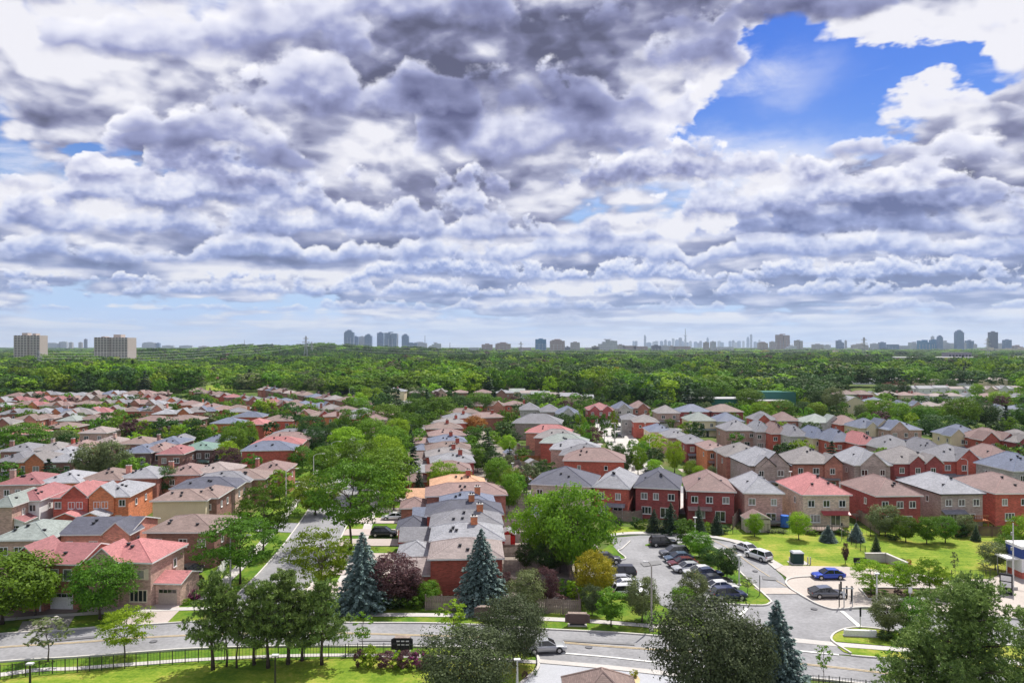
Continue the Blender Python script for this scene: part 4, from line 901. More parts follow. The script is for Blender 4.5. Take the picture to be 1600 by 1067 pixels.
row('houses at the far end of the paved street', 'from the left across the far end of the paved street', [
    (828, 640, 30, 12, 0, 'grey', 'stone', {}), (860, 643, 30, 12, 0, 'grey', 'mauve', {}), (888, 646, 36, 12, 0, 'bluegrey', 'stone', dict(bays=((.5, 5, .3),))), (939, 640, 40, 12, 0, 'maroon', 'darkred', dict(bays=((.25, 4, .4), (.75, 4, .4)))),
    (975, 638, 28, 12, 0, 'bluegrey', 'stone', dict(bays=((.5, 4.5, .4),))), (1002, 637, 26, 12, 0, 'rosebrown', 'brownred', dict(bays=((.6, 4.5, .4),))), (1045, 645, 34, 12, 0, 'taupe', 'tan', {}), (1086, 643, 50, 12, 0, 'bluegrey', 'darkred', dict(style='back')),
    (1135, 643, 52, 12, 0, 'brown', 'darkred', dict(style='back')), (1098, 657, 42, 12, 0, 'greygreen', 'cream', {}), (1142, 658, 40, 12, 0, 'bluegrey', 'stone', {})], H=6.0, style='front', rise=2.8)

# column of houses between avenue and back yards: seen end on, garages to the left
colm = [  # px left, px right, py eave, roof, wall, chimney, ridge style
    (673, 783, 871, 'beige', 'red', 0), (675, 785, 843, 'lightgrey', 'brownred', 1), (675, 783, 820.5, 'grey', 'red', 1), (668, 784, 803, 'darkgrey', 'red', 1), (690, 772, 789, 'bluegrey', 'darkred', 1),
    (668, 790, 773, 'rosebrown', 'brownred', 0), (675, 758, 759, 'orange', 'salmon', 1), (668, 735, 735, 'rosebrown', 'red', 0), (675, 740, 722, 'lightgrey', 'darkred', 1), (668, 738, 712, 'taupe', 'red', 1), (668, 737, 702, 'brown', 'brownred', 1),
    (673, 728, 690, 'bluegrey', 'red', 1), (672, 727, 680, 'rosebrown', 'tan', 0), (668, 722, 669, 'brown', 'brownred', 1), (682, 728, 661, 'taupe', 'red', 1), (696, 746, 653, 'grey', 'red', 1), (735, 788, 652, 'rosebrown', 'brownred', 1), (700, 750, 645, 'brown', 'tan', 1)]
for i, (a, b, py, rc, wc, ch) in enumerate(colm):
    H = 5.1; xx, yy = G((a + b) / 2, py, H); s = yy / F; w = (b - a) * s; yaw = 3 + i * .6
    ex = ', nearest of' if i == 0 else ', %s away along' % nth(i + 1)
    r = house((a + b) / 2, py, b - a, 8.0 if i < 8 else 9, yaw, rc, wc, style='blank' if i == 0 else 'side', H=H, rise=1.75, roof='hip', near=False, vents=3, lowwin=False, sidewin=False, upper=0 if i < 6 else 1,
              label='%s-roofed %s house%s the column beside the avenue' % (ROOFN[rc].replace(' ', '-'), WALLN[wc].replace(' ', '-'), ex), group='houses in the column beside the avenue', trim='w')
    if ch: link('chimney', chimney_mesh(3.0, WALLM['orange'] if i < 6 else WALLM['red']), r, (w * (.10 if i % 2 else .20), 3.6, H + 2.6), .1)
    # one-storey garage wing with its own roof and doors facing the avenue
    wb, rb = MB(), MB(); gl = -w / 2 - 5.0; wb.box(gl, -w / 2 + .05, .6, 6.4, -.5, 2.6); rcm = ROOFM[rc if i not in (2,) else 'grey']
    gable(rb, gl, -w / 2 + .05, .6, 6.4, 2.72, 1.5, 'x', .4, .35) if i % 2 == 0 else hip(rb, gl, -w / 2 + .05, .6, 6.4, 2.72, 1.5, .4)
    link('garage_wing', wb.mesh('garage_wing', WALLM[wc]), r); link('garage_roof', rb.mesh('garage_roof', [rcm, WHITE, WALLM[wc], rcm]), r)
    link('garage_door', garage_mesh(4.2, GDB), r, (gl, 3.5, 1.05), -math.pi / 2)
    if i == 0: window(r, w / 2 - 1.2, -.01, 1.5, 0, 1.0, 1.2, 2, 'w', True)

# front left: two houses facing the road
h = house(72, 879, 106, 8.5, -3, 'maroon', 'brownred', style='none', H=6.0, bays=((.26, 4.9, .9),), rise=1.6, roof='gx', vents=2, label='maroon roofed brown-red brick house with white double garage door at the front left', group='houses facing the front road')
for xx, z, ww in ((-3.1, 4.25, 1.15), (-1.7, 4.25, 1.15), (1.1, 4.5, 1.2), (2.9, 4.5, 1.2)): window(h, xx, -.9 if xx < 0 else 0, z, 0, ww, 1.5, 1, 'w', True)
link('garage_door', garage_mesh(3.0, GDW), h, (2.1, -.0, 1.05)); window(h, -2.3, -.9, 1.4, 0, 1.7, 1.4, 3, 'w', True)
c_ = MB(); c_.box(-.08, .08, -1.02, -.90, 0, 5.8); link('downpipe', c_.mesh('downpipe', WHITE), h, (-.1, 0, 0))
h = house(190, 876, 94, 8.5, -4, 'pinkred', 'tan', style='none', H=6.0, bays=((.22, 3.8, .5),), rise=1.8, vents=3, label='tan brick house with pink-red metal roof and cream shutters at the front left', group='houses facing the front road')
for xx, z, ww, hh, l_ in ((-2.5, 4.3, 1.1, 1.2, 1), (1.2, 4.3, 1.1, 1.2, 1), (2.6, 4.3, 1.1, 1.2, 1), (2.3, 1.5, 2.4, 1.6, 4)): window(h, xx, -.5 if xx < -1 else 0, z, 0, ww, hh, l_, 'c', True)
SH = MB(); SH.box(-.25, .25, -.05, .02, -.7, .7); SHM = SH.mesh('shutter', CREAM)
for xx in (.35, 1.9, 3.4, -3.3, -1.7): link('shutter', SHM, h, (xx, -.5 if xx < -1 else 0, 4.3))
link('door', door_mesh(DOORM[0]), h, (-1.0, 0, 1.05))
wb, rb = MB(), MB(); wb.box(4.0, 7.4, 1.0, 6, -.5, 2.9); gable(rb, 4.0, 7.4, 1.0, 6, 3.0, .9, 'x', .35, .3)
h['w'] = 0; link('garage_wing', wb.mesh('garage_wing', WALLM['tan']), h); link('garage_roof', rb.mesh('garage_roof', [ROOFM['pinkred'], WHITE, WALLM['tan']]), h); link('garage_door', garage_mesh(2.5, GDC), h, (5.7, 1.0, 1.05))

row('houses backing onto the front pair at left', 'from the left behind the front pair', [
    (32, 842, 84, 10, 4, 'greygreen', 'tan', dict(ex=' with small windows')), (148, 833.5, 104, 10, 2, 'darkgrey', 'salmon', dict(bays=((.84, 3.8, .3),), roof='gx', ex=' with small windows')), (282, 830, 106, 10, 0, 'brown', 'brown', dict(ex=' with small windows'))],
    H=5.6, style='back', rise=1.52, lowwin=False, upper=3)
row('houses with front garages at left', 'from the left in the row with front garages', [
    (4, 790, 28, 11, 3, 'greygreen', 'tan', {}), (42, 781, 36, 12, 6, 'maroon', 'white', {}), (112, 776, 54, 12, 6, 'pinkred', 'red', dict(bays=((.62, 4.6, .5),))), (170, 775, 58, 12, 6, 'lightgrey', 'orange', dict(bays=((.34, 4.4, .5),)))],
    H=5.8, style='none', rise=1.52)
for (px, py, rc, wc, dz) in ((36, 801, 'maroon', 'white', 0), (110, 806, 'pinkred', 'red', 0), (153, 801, 'lightgrey', 'orange', 0)):   # their projecting garages and windows
    pass
def front_kit(obj_label, gx_, gw, rc, wc, wins):
    r = [o for o in COL.objects if o.get('label', '').startswith(obj_label)][0]
    wb, rb = MB(), MB(); wb.box(gx_ - gw / 2, gx_ + gw / 2, -4.2, .05, -.5, 2.7); gable(rb, gx_ - gw / 2, gx_ + gw / 2, -4.2, -.02, 2.8, gw * .24, 'y', .35, .3)
    link('garage_wing', wb.mesh('garage_wing', WALLM[wc]), r); link('garage_roof', rb.mesh('garage_roof', [ROOFM[rc], WHITE, WALLM[wc]]), r)
    link('garage_door', garage_mesh(2.7, GDW), r, (gx_, -4.2, 1.05))
    for q in wins: window(r, q[0], q[1], q[2], 0, 1.2, 1.3, 2, 'w', True)
    link('door', door_mesh(DOORM[2]), r, (gx_ + (gw / 2 + 1.0) * (1 if gx_ <= 0 else -1), 0, 1.1))
front_kit('maroon-roofed white', -.4, 4.0, 'maroon', 'white', [(-1.0, 0, 4.3), (1.0, 0, 4.3)])
front_kit('pinkish-red-roofed red-brick house, third', .9, 4.2, 'pinkred', 'red', [(-2.4, 0, 4.3), (.2, -.5, 4.3), (1.6, -.5, 4.3)])
front_kit('pale-grey-roofed orange-brick house, fourth', -1.4, 4.2, 'lightgrey', 'orange', [(-1.9, -.5, 4.3), (-.5, -.5, 4.3), (2.4, 0, 4.5)])
row('attached houses stepping away behind the cream wall', 'from the front in the stepped terrace', [
    (280, 781, 80, 9, 4, 'brown', 'cream', dict(style='blank', rise=1.19, sidewin=False, ex=' with blank wall')), (318, 777, 40, 9, 4, 'brown', 'brown', dict(style='side', rise=1.12, near=False)), (318, 762, 96, 9, 5, 'darkgrey', 'tan', dict(style='blank', rise=1.45)),
    (345, 752, 84, 9, 5, 'grey', 'tan', dict(style='blank')), (372, 748, 78, 9, 6, 'brown', 'brown', dict(style='blank'))], H=5.8, rise=1.45)
row('houses in the fourth row at left', 'from the left in the row above the front garages', [
    (30, 756, 62, 10, 5, 'maroon', 'tan', dict(chim='l')), (92, 753, 58, 10, 5, 'lightgrey', 'orange', {}), (156, 749, 58, 10, 5, 'brown', 'salmon', dict(chim='r')), (216, 746, 56, 10, 4, 'lightgrey', 'brownred', {}), (282, 741, 56, 10, 4, 'rosebrown', 'salmon', dict(chim='l')),
    (330, 738, 60, 10, 3, 'beige', 'tan', {}), (418, 736, 52, 10, 3, 'rosebrown', 'brownred', dict(chim='l'))], H=5.8, style='back', rise=1.58, lowwin=True)
row('houses in the fifth row at left', 'from the left in the fifth row back', [
    (18, 720, 44, 10, 5, 'grey', 'brown', {}), (48, 721, 38, 11, 5, 'taupe', 'orange', dict(bays=((.7, 4.4, .5),))), (94, 721, 40, 10, 5, 'lightgrey', 'brown', {}), (212, 707, 44, 10, 3, 'bluegrey', 'darkbrown', {}), (240, 705, 28, 10, 3, 'rosebrown', 'brown', {}), (266, 709, 38, 10, 3, 'maroon', 'brown', {}),
    (304, 702, 52, 10, 3, 'green', 'darkbrown', dict(upper=4)), (332, 690, 34, 10, 2, 'bluegrey', 'brown', {})], H=5.8, style='front', rise=1.58)
row('red and orange houses left of the avenue', 'from the front in the bright red brick group', [
    (418, 703, 76, 9, 8, 'bluegrey', 'red', dict(style='blank', rise=1.98)), (432, 694, 74, 9, 8, 'pinkred', 'brownred', dict(style='blank')), (446, 686, 70, 9, 8, 'rosebrown', 'tan', dict(style='blank')), (456, 680, 66, 9, 8, 'grey', 'brownred', dict(style='blank')),
    (397, 663, 32, 10, 2, 'pinkred', 'red', dict(style='blank')), (432, 657, 46, 10, 4, 'brown', 'red', dict(style='back')), (386, 651, 46, 9, 0, 'bluegrey', 'red', dict(style='back')), (352, 661, 44, 9, 0, 'bluegrey', 'orange', dict(style='back')), (485, 682, 50, 11, 3, 'grey', 'cream', dict(roof='hip'))], H=5.8, style='back', rise=1.72)
row('houses in the sixth row at left', 'from the left in the sixth row back', [
    (25, 704, 46, 10, 4, 'grey', 'brown', dict(chim='l')), (72, 703, 42, 10, 4, 'taupe', 'tan', dict(chim='m')), (92, 711, 44, 10, 4, 'lightgrey', 'brownred', {}), (116, 700, 34, 10, 3, 'rosebrown', 'red', dict(chim='l')), (160, 693, 40, 10, 3, 'beige', 'tan', dict(chim='m')),
    (208, 693, 46, 10, 3, 'brown', 'brown', {}), (258, 693, 44, 10, 2, 'bluegrey', 'brown', dict(chim='l')), (272, 690, 20, 10, 2, 'grey', 'tan', {})], H=5.8, style='back', rise=1.52, near=False)
row('houses in the seventh row at left', 'from the left in the seventh row back', [
    (8, 672, 30, 10, 3, 'brown', 'brown', {}), (34, 678, 36, 10, 3, 'pinkred', 'tan', {}), (90, 668, 46, 10, 3, 'brown', 'brownred', dict(chim='l')), (145, 676, 40, 10, 2, 'beige', 'tan', {}), (104, 657, 28, 10, 2, 'greygreen', 'tan', {}), (138, 655, 34, 10, 2, 'brown', 'darkbrown', {}), (232, 657, 50, 10, 0, 'rosebrown', 'brown', {}), (282, 656, 50, 10, 0, 'brown', 'brown', {})], H=5.8, style='front', rise=1.52)
# the far rows of the left neighbourhood
RCS = ['brown', 'brown', 'taupe', 'rosebrown', 'rosebrown', 'grey', 'taupe', 'bluegrey', 'beige', 'maroon', 'brown', 'lightgrey']; WCS = ['brown', 'brownred', 'tan', 'brownred', 'orange', 'red', 'pink', 'red', 'salmon']
def farrow(group, where, a, b, n, H=5.6, yaw=0, rcs=RCS, wcs=WCS, style='side', dep=9.5, rise=1.6, wm=9.3, **kw):
    rnd = random.Random(hash(group) % 1000 if False else sum(map(ord, group)))
    A, B = G(*a, H), G(*b, H)
    for i in range(n):
        t = i / max(1, n - 1); x = A[0] + (B[0] - A[0]) * t + rnd.uniform(-1, 1); y = A[1] + (B[1] - A[1]) * t + rnd.uniform(-1.5, 1.5)
        rc, wc = rnd.choice(rcs), rnd.choice(wcs); k = dict(kw)
        if rnd.random() < .5: k['bays'] = ((rnd.choice((.3, .7)), 4.4, .6),)
        if rnd.random() < .35: k['chim'] = rnd.choice('lmr')
        house(800 + x * F / y, HZ + (CH - H) * F / y, 1, dep, yaw + rnd.uniform(-3, 3), rc, wc, style=style, H=H + rnd.uniform(-.3, .4), rise=rise + rnd.uniform(-.2, .4), near=False, vents=1 if y < 260 else 0, seed=i * 7 + len(group), lowwin=False, wide=wm + rnd.uniform(-1, 1.2), xy=(x, y), label=lab(i + 1, rc, wc, where), group=group, **k)
farrow('houses in the eighth row at left', 'from the left in the eighth row back', (2, 662), (150, 645), 6, yaw=10)
farrow('houses in the ninth row at left', 'from the left in the ninth row back', (10, 647), (245, 640), 10, yaw=6)
farrow('houses in the tenth row at left', 'from the left in the tenth row back', (5, 634), (240, 631), 11, yaw=4)
farrow('houses in the eleventh row at left', 'from the left in the eleventh row back', (10, 626), (225, 622), 10, yaw=2)
farrow('houses along the left edge of the playing field', 'from the left in the last row under the trees', (18, 618), (245, 615), 12, yaw=0)
farrow('terrace stepping down beside the yellow tree', 'from the top in the terrace below the playing field', (236, 622), (372, 643), 10, yaw=32, wcs=['brown', 'orange', 'red'])
farrow('terrace right of the playing field', 'from the top in the terrace right of the playing field', (308, 612), (470, 634), 12, yaw=30, wcs=['brown', 'brownred', 'red'])
farrow('long terrace left of the avenue end', 'from the top in the long terrace left of the avenue', (420, 609), (585, 633), 12, yaw=33, wcs=['brown', 'brownred'])
farrow('second terrace left of the avenue end', 'from the left in the shorter terrace left of the avenue', (430, 625), (600, 648), 9, yaw=30)
farrow('houses near the middle playing trees', 'from the left in the row near the far avenue trees', (480, 648), (590, 655), 6, yaw=18)
farrow('houses behind the red brick group', 'from the left in the row behind the bright red houses', (255, 646), (365, 640), 6, yaw=10)
farrow('houses at the top of the paved street', 'from the left in the row beyond the column of houses', (742, 634), (800, 632), 3, yaw=0)
farrow('houses around the yellow tree', 'from the left among the trees past the avenue', (620, 612), (790, 614), 6, yaw=0, rcs=['taupe', 'beige', 'rosebrown', 'lightgrey'], wcs=['tan', 'cream', 'brown'])
farrow('houses left among the far trees', 'from the left among the trees past the left rows', (6, 597), (290, 592), 7, rcs=['lightgrey', 'beige', 'taupe'], wcs=['white', 'cream'], wm=13, H=4.4)
farrow('pale bungalows beyond the paved street', 'from the left in the pale bungalow row', (806, 613), (912, 621), 6, rcs=['lightgrey', 'greygreen', 'beige'], wcs=['white', 'cream'], roof='gx', wm=11, H=4.6)
farrow('pale houses at right, front row', 'from the left in the front pale row past the dark trees', (1335, 630), (1600, 640), 11, rcs=['lightgrey', 'bluegrey', 'rosebrown', 'beige', 'bluegrey'], wcs=['white', 'cream', 'tan'], H=5.0, wm=10)
farrow('pale houses at right, second row', 'from the left in the second pale row past the dark trees', (1320, 616), (1600, 621), 12, rcs=['beige', 'rosebrown', 'lightgrey', 'taupe'], wcs=['white', 'cream', 'brown'], H=5.0, wm=10)
farrow('pale houses at right, third row', 'from the left in the third pale row past the dark trees', (1400, 606), (1600, 608), 9, rcs=['beige', 'lightgrey', 'lightgrey', 'taupe'], wcs=['white', 'cream'], H=4.8, wm=11, roof='gx')
for nm_, wh_, a_, b_, n_ in (('roofs showing in the upper right woods', 'from the left in the upper right woods', (1160, 590), (1560, 594), 9), ('roofs showing in the middle woods', 'from the left in the middle woods', (850, 566), (1010, 569), 5),
                             ('roofs showing in the left woods', 'from the left in the left woods', (180, 583), (420, 586), 6), ('roofs showing in the highest right woods', 'from the left in the highest right woods', (1100, 572), (1420, 574), 7)):
    farrow(nm_, wh_, a_, b_, n_, rcs=['beige', 'lightgrey', 'rosebrown', 'taupe'], wcs=['white', 'cream', 'brownred'], H=5, wm=17, dep=12)
farrow('houses near the far right trees', 'from the left among the uppermost trees at right', (1290, 579), (1600, 583), 8, rcs=['beige', 'lightgrey', 'rosebrown'], wcs=['white', 'brownred'], H=5, wm=15)
row('brown houses between the dark trees', 'from the left between the dark trees at right', [(1328, 616, 24, 10, 0, 'brown', 'darkbrown', {}), (1352, 616, 24, 10, 0, 'brown', 'darkred', {})], H=6, near=False, style='side', rise=2.2)
row('cream houses below the brown ones', 'from the left just right of the round green tree', [(1336, 629, 34, 10, 0, 'lightgrey', 'cream', dict(roof='gy', rise=3.0)), (1373, 628, 30, 10, 0, 'bluegrey', 'cream', {})], H=6, near=False, style='side', rise=2.2)
# school with green panels and orange brick wing
def school():
    x, y = G(1140, 624, 6); r = empty('school_building', (x, y, 0)); tag(r, 'low flat-roofed school with green upper panels and orange brick wing', 'building')
    w = MB(); w.box(-20, 12, 0, 14, 0, 6); link('wall', w.mesh('wall', noisy('school_grey', (.42, .42, .40), .05)), r)
    w = MB(); w.box(-20.1, 4, -.1, 0.0, 2.2, 6.2); link('green_panel', w.mesh('green_panel', noisy('teal_panel', (.04, .15, .125), .05)), r)
    w = MB(); w.box(12.02, 30, -3, 12, 0, 5.2); link('brick_wing', w.mesh('brick_wing', WALLM['orange']), r)
    w = MB(); w.box(20, 38, 8, 18, 5.2, 9.5); w.box(20, 38, 8, 18, 0, 5.19); link('upper_block', w.mesh('upper_block', MATS['teal_panel']), r)
    w = MB(); w.box(-20.3, 12.2, -.3, 14.3, 6.2, 6.4); w.box(12.3, 30.3, -3.3, 12.3, 5.21, 5.5); link('roof', w.mesh('roof', noisy('grey_flat_roof', (.34, .34, .35), .08)), r)
    for k in range(8): window(r, -18 + k * 3.6, -.12, 1.2, 0, 2.0, 1.6, 3, 'w', False)
    for k in range(4): window(r, 14.5 + k * 4, -3.02, 2.4, 0, 2.0, 1.6, 3, 'w', False)
    HOUSES.append((x + 5, y + 7, 28))
school()
# gatehouse whose roof peeps in at the bottom edge
x_, y_ = G(935, 1100)
gh = house(935, 1072, 110, 6.5, 0, 'brown', 'tan', style='blank', H=3.4, rise=2.3, vents=0, near=True, xy=(7.9, 61.6), wide=5.8, label='brown shingled gatehouse roof at the bottom edge beside the forecourt', name='gatehouse', cat='gatehouse', sidewin=False, bays=((.5, 2.6, .2),))
# transit station building cut by the right edge
def station():
    x, y = G(1597, 905); r = empty('station_building', (x, y, 0)); tag(r, 'white station building with blue band and brick base at the right edge', 'building')
    for n_, z0, z1, m, e in (('brick_base', 0, 1.0, WALLM['red'], 0), ('wall', 1.0, 3.0, WHITE, .03), ('blue_band', 3.0, 4.4, noisy('blue_panel', (.03, .06, .22), .05), .06), ('parapet', 4.4, 4.8, WHITE, .12)):
        w = MB(); w.box(-e, 9 + e, -e, 3.4 + e, z0, z1); link(n_, w.mesh(n_, m), r)
    w = MB(); w.box(-1.9, -.15, .5, 3.2, 2.7, 2.95); link('canopy', w.mesh('canopy', WHITE), r)
    for q in (.8, 2.9):
        c = MB(); c.cyl(-1.7, q, 0, 2.69, .07); link('canopy_post', c.mesh('canopy_post', METAL), r)
    window(r, 1.5, 0, 2.0, 0, 1.8, 1.5, 2, 'd', True)
station()

# ------------------------------------------------------------------ towers near and far
def towermat(name, base, dark, fw=3.2, fh=3.0, mort=.35):
    if name in MATS: return MATS[name]
    m, t, n, l = newmat(name)
    tc = nd(t, 'ShaderNodeTexCoord'); sp = nd(t, 'ShaderNodeSeparateXYZ'); l.new(tc.outputs['Object'], sp.inputs[0])
    ad = nd(t, 'ShaderNodeMath', operation='ADD'); l.new(sp.outputs[0], ad.inputs[0]); l.new(sp.outputs[1], ad.inputs[1]); cx = nd(t, 'ShaderNodeCombineXYZ'); l.new(ad.outputs[0], cx.inputs[0]); l.new(sp.outputs[2], cx.inputs[1])
    br = nd(t, 'ShaderNodeTexBrick', offset=0.0); l.new(cx.outputs[0], br.inputs['Vector']); br.inputs['Scale'].default_value = 1
    br.inputs['Brick Width'].default_value = fw; br.inputs['Row Height'].default_value = fh; br.inputs['Mortar Size'].default_value = mort
    br.inputs['Color1'].default_value = (*dark, 1); br.inputs['Color2'].default_value = (*k3(dark, 1.6), 1); br.inputs['Mortar'].default_value = (*base, 1)
    p = nd(t, 'ShaderNodeBsdfPrincipled'); l.new(br.outputs[0], p.inputs['Base Color']); p.inputs['Roughness'].default_value = .5
    o = nd(t, 'ShaderNodeOutputMaterial'); l.new(p.outputs[0], o.inputs[0]); MATS[name] = m; return m
TM = dict(glass=towermat('tower_blue_glass', (.26, .32, .42), (.08, .14, .26), 6, 3.4, .5), conc=towermat('tower_concrete', (.45, .42, .40), (.14, .13, .14), 4, 3, .9), pink=towermat('tower_pinkish', (.42, .33, .31), (.15, .12, .13), 5, 3, .9),
          pale=towermat('tower_pale', (.55, .56, .58), (.22, .25, .31), 5, 3, .8), dark=towermat('tower_dark', (.16, .17, .22), (.05, .06, .10), 5, 3.2, .5), teal=towermat('tower_teal', (.16, .30, .42), (.04, .14, .28), 6, 3.4, .4))
TN = dict(glass='blue glass', conc='grey concrete', pink='pinkish brown', pale='pale', dark='dark', teal='teal glass')
def near_tower(px, w_px, top, base, label, n_bays, step, ph):
    """apartment block with real floor bands, window bays and rooftop boxes"""
    x, y = G(px, base); s = y / F; w = w_px * s; h = CH - (top - HZ) * s; d = w * .55; r = empty('apartment_tower', (x, y, 0), rad(2)); tag(r, label, 'tower', 'pale apartment towers at left')
    body = noisy('tower_brick', (.46, .40, .36), .06); band_ = noisy('tower_band', (.62, .58, .54), .05); drk = noisy('tower_window', (.05, .05, .06), .1, 1, .3)
    b = MB()
    if step: b.box(-w / 2, -w * .04, 0, d, 0, h); b.box(-w * .04 + .01, w / 2, -3, d - 2, 0, h - .5)
    else: b.box(-w / 2, w / 2, 0, d, 0, h)
    link('wall', b.mesh('wall', body), r); nf = int(h / 2.9); fh = h / nf; bw = w / n_bays
    for j in range(n_bays):
        off = -3 if step and j >= n_bays * .46 else 0
        p = MB(); xx = -w / 2 + j * bw; p.box(xx - .35, xx + .35, off - .75, off + .1, 0, h - .2); link('pier', p.mesh('pier', band_), r)
    q = MB(); q.box(-bw * .33, bw * .33, -.10, .05, -.62, .62); wm = q.mesh('window', drk); q = MB(); q.box(-bw * .42, bw * .42, -.6, .05, -.5, .5); bm = q.mesh('balcony', band_)
    for i in range(nf):
        for j in range(n_bays):
            off = -3 if step and (j + .5) >= n_bays * .46 else 0; xx = -w / 2 + (j + .5) * bw; z = (i + .62) * fh
            link('window', wm, r, (xx, off, z)); link('balcony', bm, r, (xx, off, z - fh * .46)) if j != n_bays // 2 else None
    for (u, ww, hh) in (((-.15, .22, 4.5), (.22, .14, 3.5)) if not step else ((.12, .22, 5.0), (-.3, .1, 1.6))):
        p = MB(); p.box(w * u - w * ww / 2, w * u + w * ww / 2, d * .2, d * .7, h + .01, h + hh); link('roof_box', p.mesh('roof_box', body), r)
    HOUSES.append((x, y + d / 2, w * .6))
near_tower(42, 39, 524, 571, 'pale brick apartment tower with two rooftop boxes at the left edge', 8, False, 0)
near_tower(174, 52, 527, 571, 'wide pale apartment tower with stepped front and white balcony stacks', 11, True, 1)
def tower(px, w, top, km, mat, label, group=None, style='box', name='high_rise'):
    y = km * 1000.0; s = y / F; x = (px - 800) * s; h = CH + (HZ - top) * s; ww = w * s; d = min(ww, 40) * .8
    r = empty(name, (x, y, 0)); tag(r, label, 'high-rise', group); m = TM[mat]
    b = MB()
    if style == 'step': b.box(-ww / 2, ww / 2, 0, d, 0, h * .93); b.box(-ww * .38, ww * .30, 1, d - 1, h * .93, h)
    elif style == 'twin': b.box(-ww / 2, -ww * .04, 0, d, 0, h); b.box(ww * .04, ww / 2, 0, d, 0, h * .97); b.box(-ww * .04, ww * .04, d * .3, d * .7, 0, h * .9)
    elif style == 'arch':
        for k in range(5):
            u0, u1 = -.5 + k * .2, -.3 + k * .2; hh = h * (.70, .86, 1.0, .95, .93)[k]; b.box(ww * u0 + .1, ww * u1, 0, d, 0, hh)
    elif style == 'slope': b.hexa([(-ww / 2, 0, 0), (ww / 2, 0, 0), (ww / 2, d, 0), (-ww / 2, d, 0), (-ww / 2, 0, h), (ww / 2, 0, h * .8), (ww / 2, d, h * .8), (-ww / 2, d, h)])
    else: b.box(-ww / 2, ww / 2, 0, d, 0, h)
    link('wall', b.mesh('wall', m), r)
    if style != 'slab':
        p = MB(); p.box(-ww * .2, ww * .2, d * .3, d * .7, (h if style != 'slope' else h * .85), h * 1.0 + max(4, h * .05)); link('roof_box', p.mesh('roof_box', m), r)
    if w >= 12:
        p = MB(); k = max(3, int(w / 5))
        for i in range(k + 1):
            u = -ww / 2 + ww * i / k; p.box(u - ww * .012, u + ww * .012, -1.5, 0.1, 0, h * .68)
        link('fins', p.mesh('fins', TM['pale']), r)
    return r
T = tower
g1 = 'blue glass condominium cluster beyond the wooded hill'
T(545, 15, 517, 5.0, 'glass', 'tallest and leftmost blue glass tower behind the wooded hill', g1, 'step'); T(555, 9, 526, 5.1, 'glass', 'low blue tower just right of the tallest one behind the hill', g1)
T(565, 10, 526, 5.15, 'pale', 'pale blue tower third in the glass cluster behind the hill', g1); T(575, 11, 523, 5.0, 'glass', 'blue glass tower fourth in the cluster behind the hill', g1, 'step')
T(594, 10, 520, 5.1, 'glass', 'slim blue glass tower standing alone before the broad pair', g1); T(610, 19, 520, 5.0, 'glass', 'broad dark blue twin tower in the middle of the glass cluster', g1, 'twin'); T(620, 4, 522, 5.2, 'pale', 'pale sliver of a tower touching the broad blue twin', g1)
T(633, 11, 523, 5.1, 'glass', 'rightmost tall blue tower of the cluster behind the hill', g1, 'step'); T(640, 24, 536, 4.8, 'glass', 'low blue block below the rightmost tall cluster tower', g1); T(656, 22, 535, 4.9, 'pale', 'pale low block right of the blue cluster with a thin mast behind', g1, 'step'); T(680, 18, 536, 4.9, 'pale', 'pale stepped block ending the blue cluster', g1, 'arch')
for i, (px, w, top, mat, st) in enumerate([(80, 28, 536, 'pale', 'step'), (98, 12, 534, 'pale', 'box'), (110, 5, 535, 'conc', 'box'), (125, 5, 535, 'conc', 'box'), (133, 4, 530, 'dark', 'box'), (204, 12, 536, 'glass', 'box'), (233, 22, 535, 'pale', 'step'), (246, 6, 536, 'glass', 'box'), (262, 18, 540, 'pale', 'box'), (290, 20, 540, 'pale', 'box'), (318, 16, 541, 'conc', 'box'), (365, 14, 542, 'pale', 'box'), (418, 5, 539, 'pale', 'box'), (428, 5, 540, 'conc', 'box')]):
    T(px, w, top, 7.5, mat, '%s low block, %s from the left on the horizon left of the hill' % (TN[mat], nth(i + 1)), 'small horizon blocks left of the hill', st)
mid_ = [(761, 17, 538, 'pink', 'box'), (786, 24, 536, 'pink', 'step'), (845, 17, 530, 'teal', 'box'), (871, 23, 531, 'pink', 'step'), (899, 14, 535, 'conc', 'box'), (887, 8, 542, 'dark', 'box'), (926, 22, 543, 'conc', 'slab'), (950, 29, 531, 'pale', 'arch'), (930, 10, 541, 'conc', 'box'), (970, 12, 539, 'conc', 'box'), (984, 20, 540, 'pink', 'slab'), (1001, 22, 541, 'pink', 'slab'), (1026, 14, 540, 'dark', 'box'), (1040, 10, 540, 'pale', 'box'), (1050, 10, 541, 'conc', 'box'), (1066, 26, 541, 'pink', 'slab'), (1104, 8, 535, 'conc', 'box'), (1115, 8, 534, 'pale', 'box'), (1133, 26, 542, 'pale', 'slab'), (820, 20, 543, 'pink', 'slab'), (740, 16, 543, 'pale', 'slab'), (712, 14, 543, 'pale', 'slab')]
for i, (px, w, top, mat, st) in enumerate(mid_):
    T(px, w, top, 3.6, mat, '%s apartment block standing on the skyline, %s in the middle stretch' % (TN[mat], nth(i + 1)), 'apartment blocks in the middle of the skyline', st)
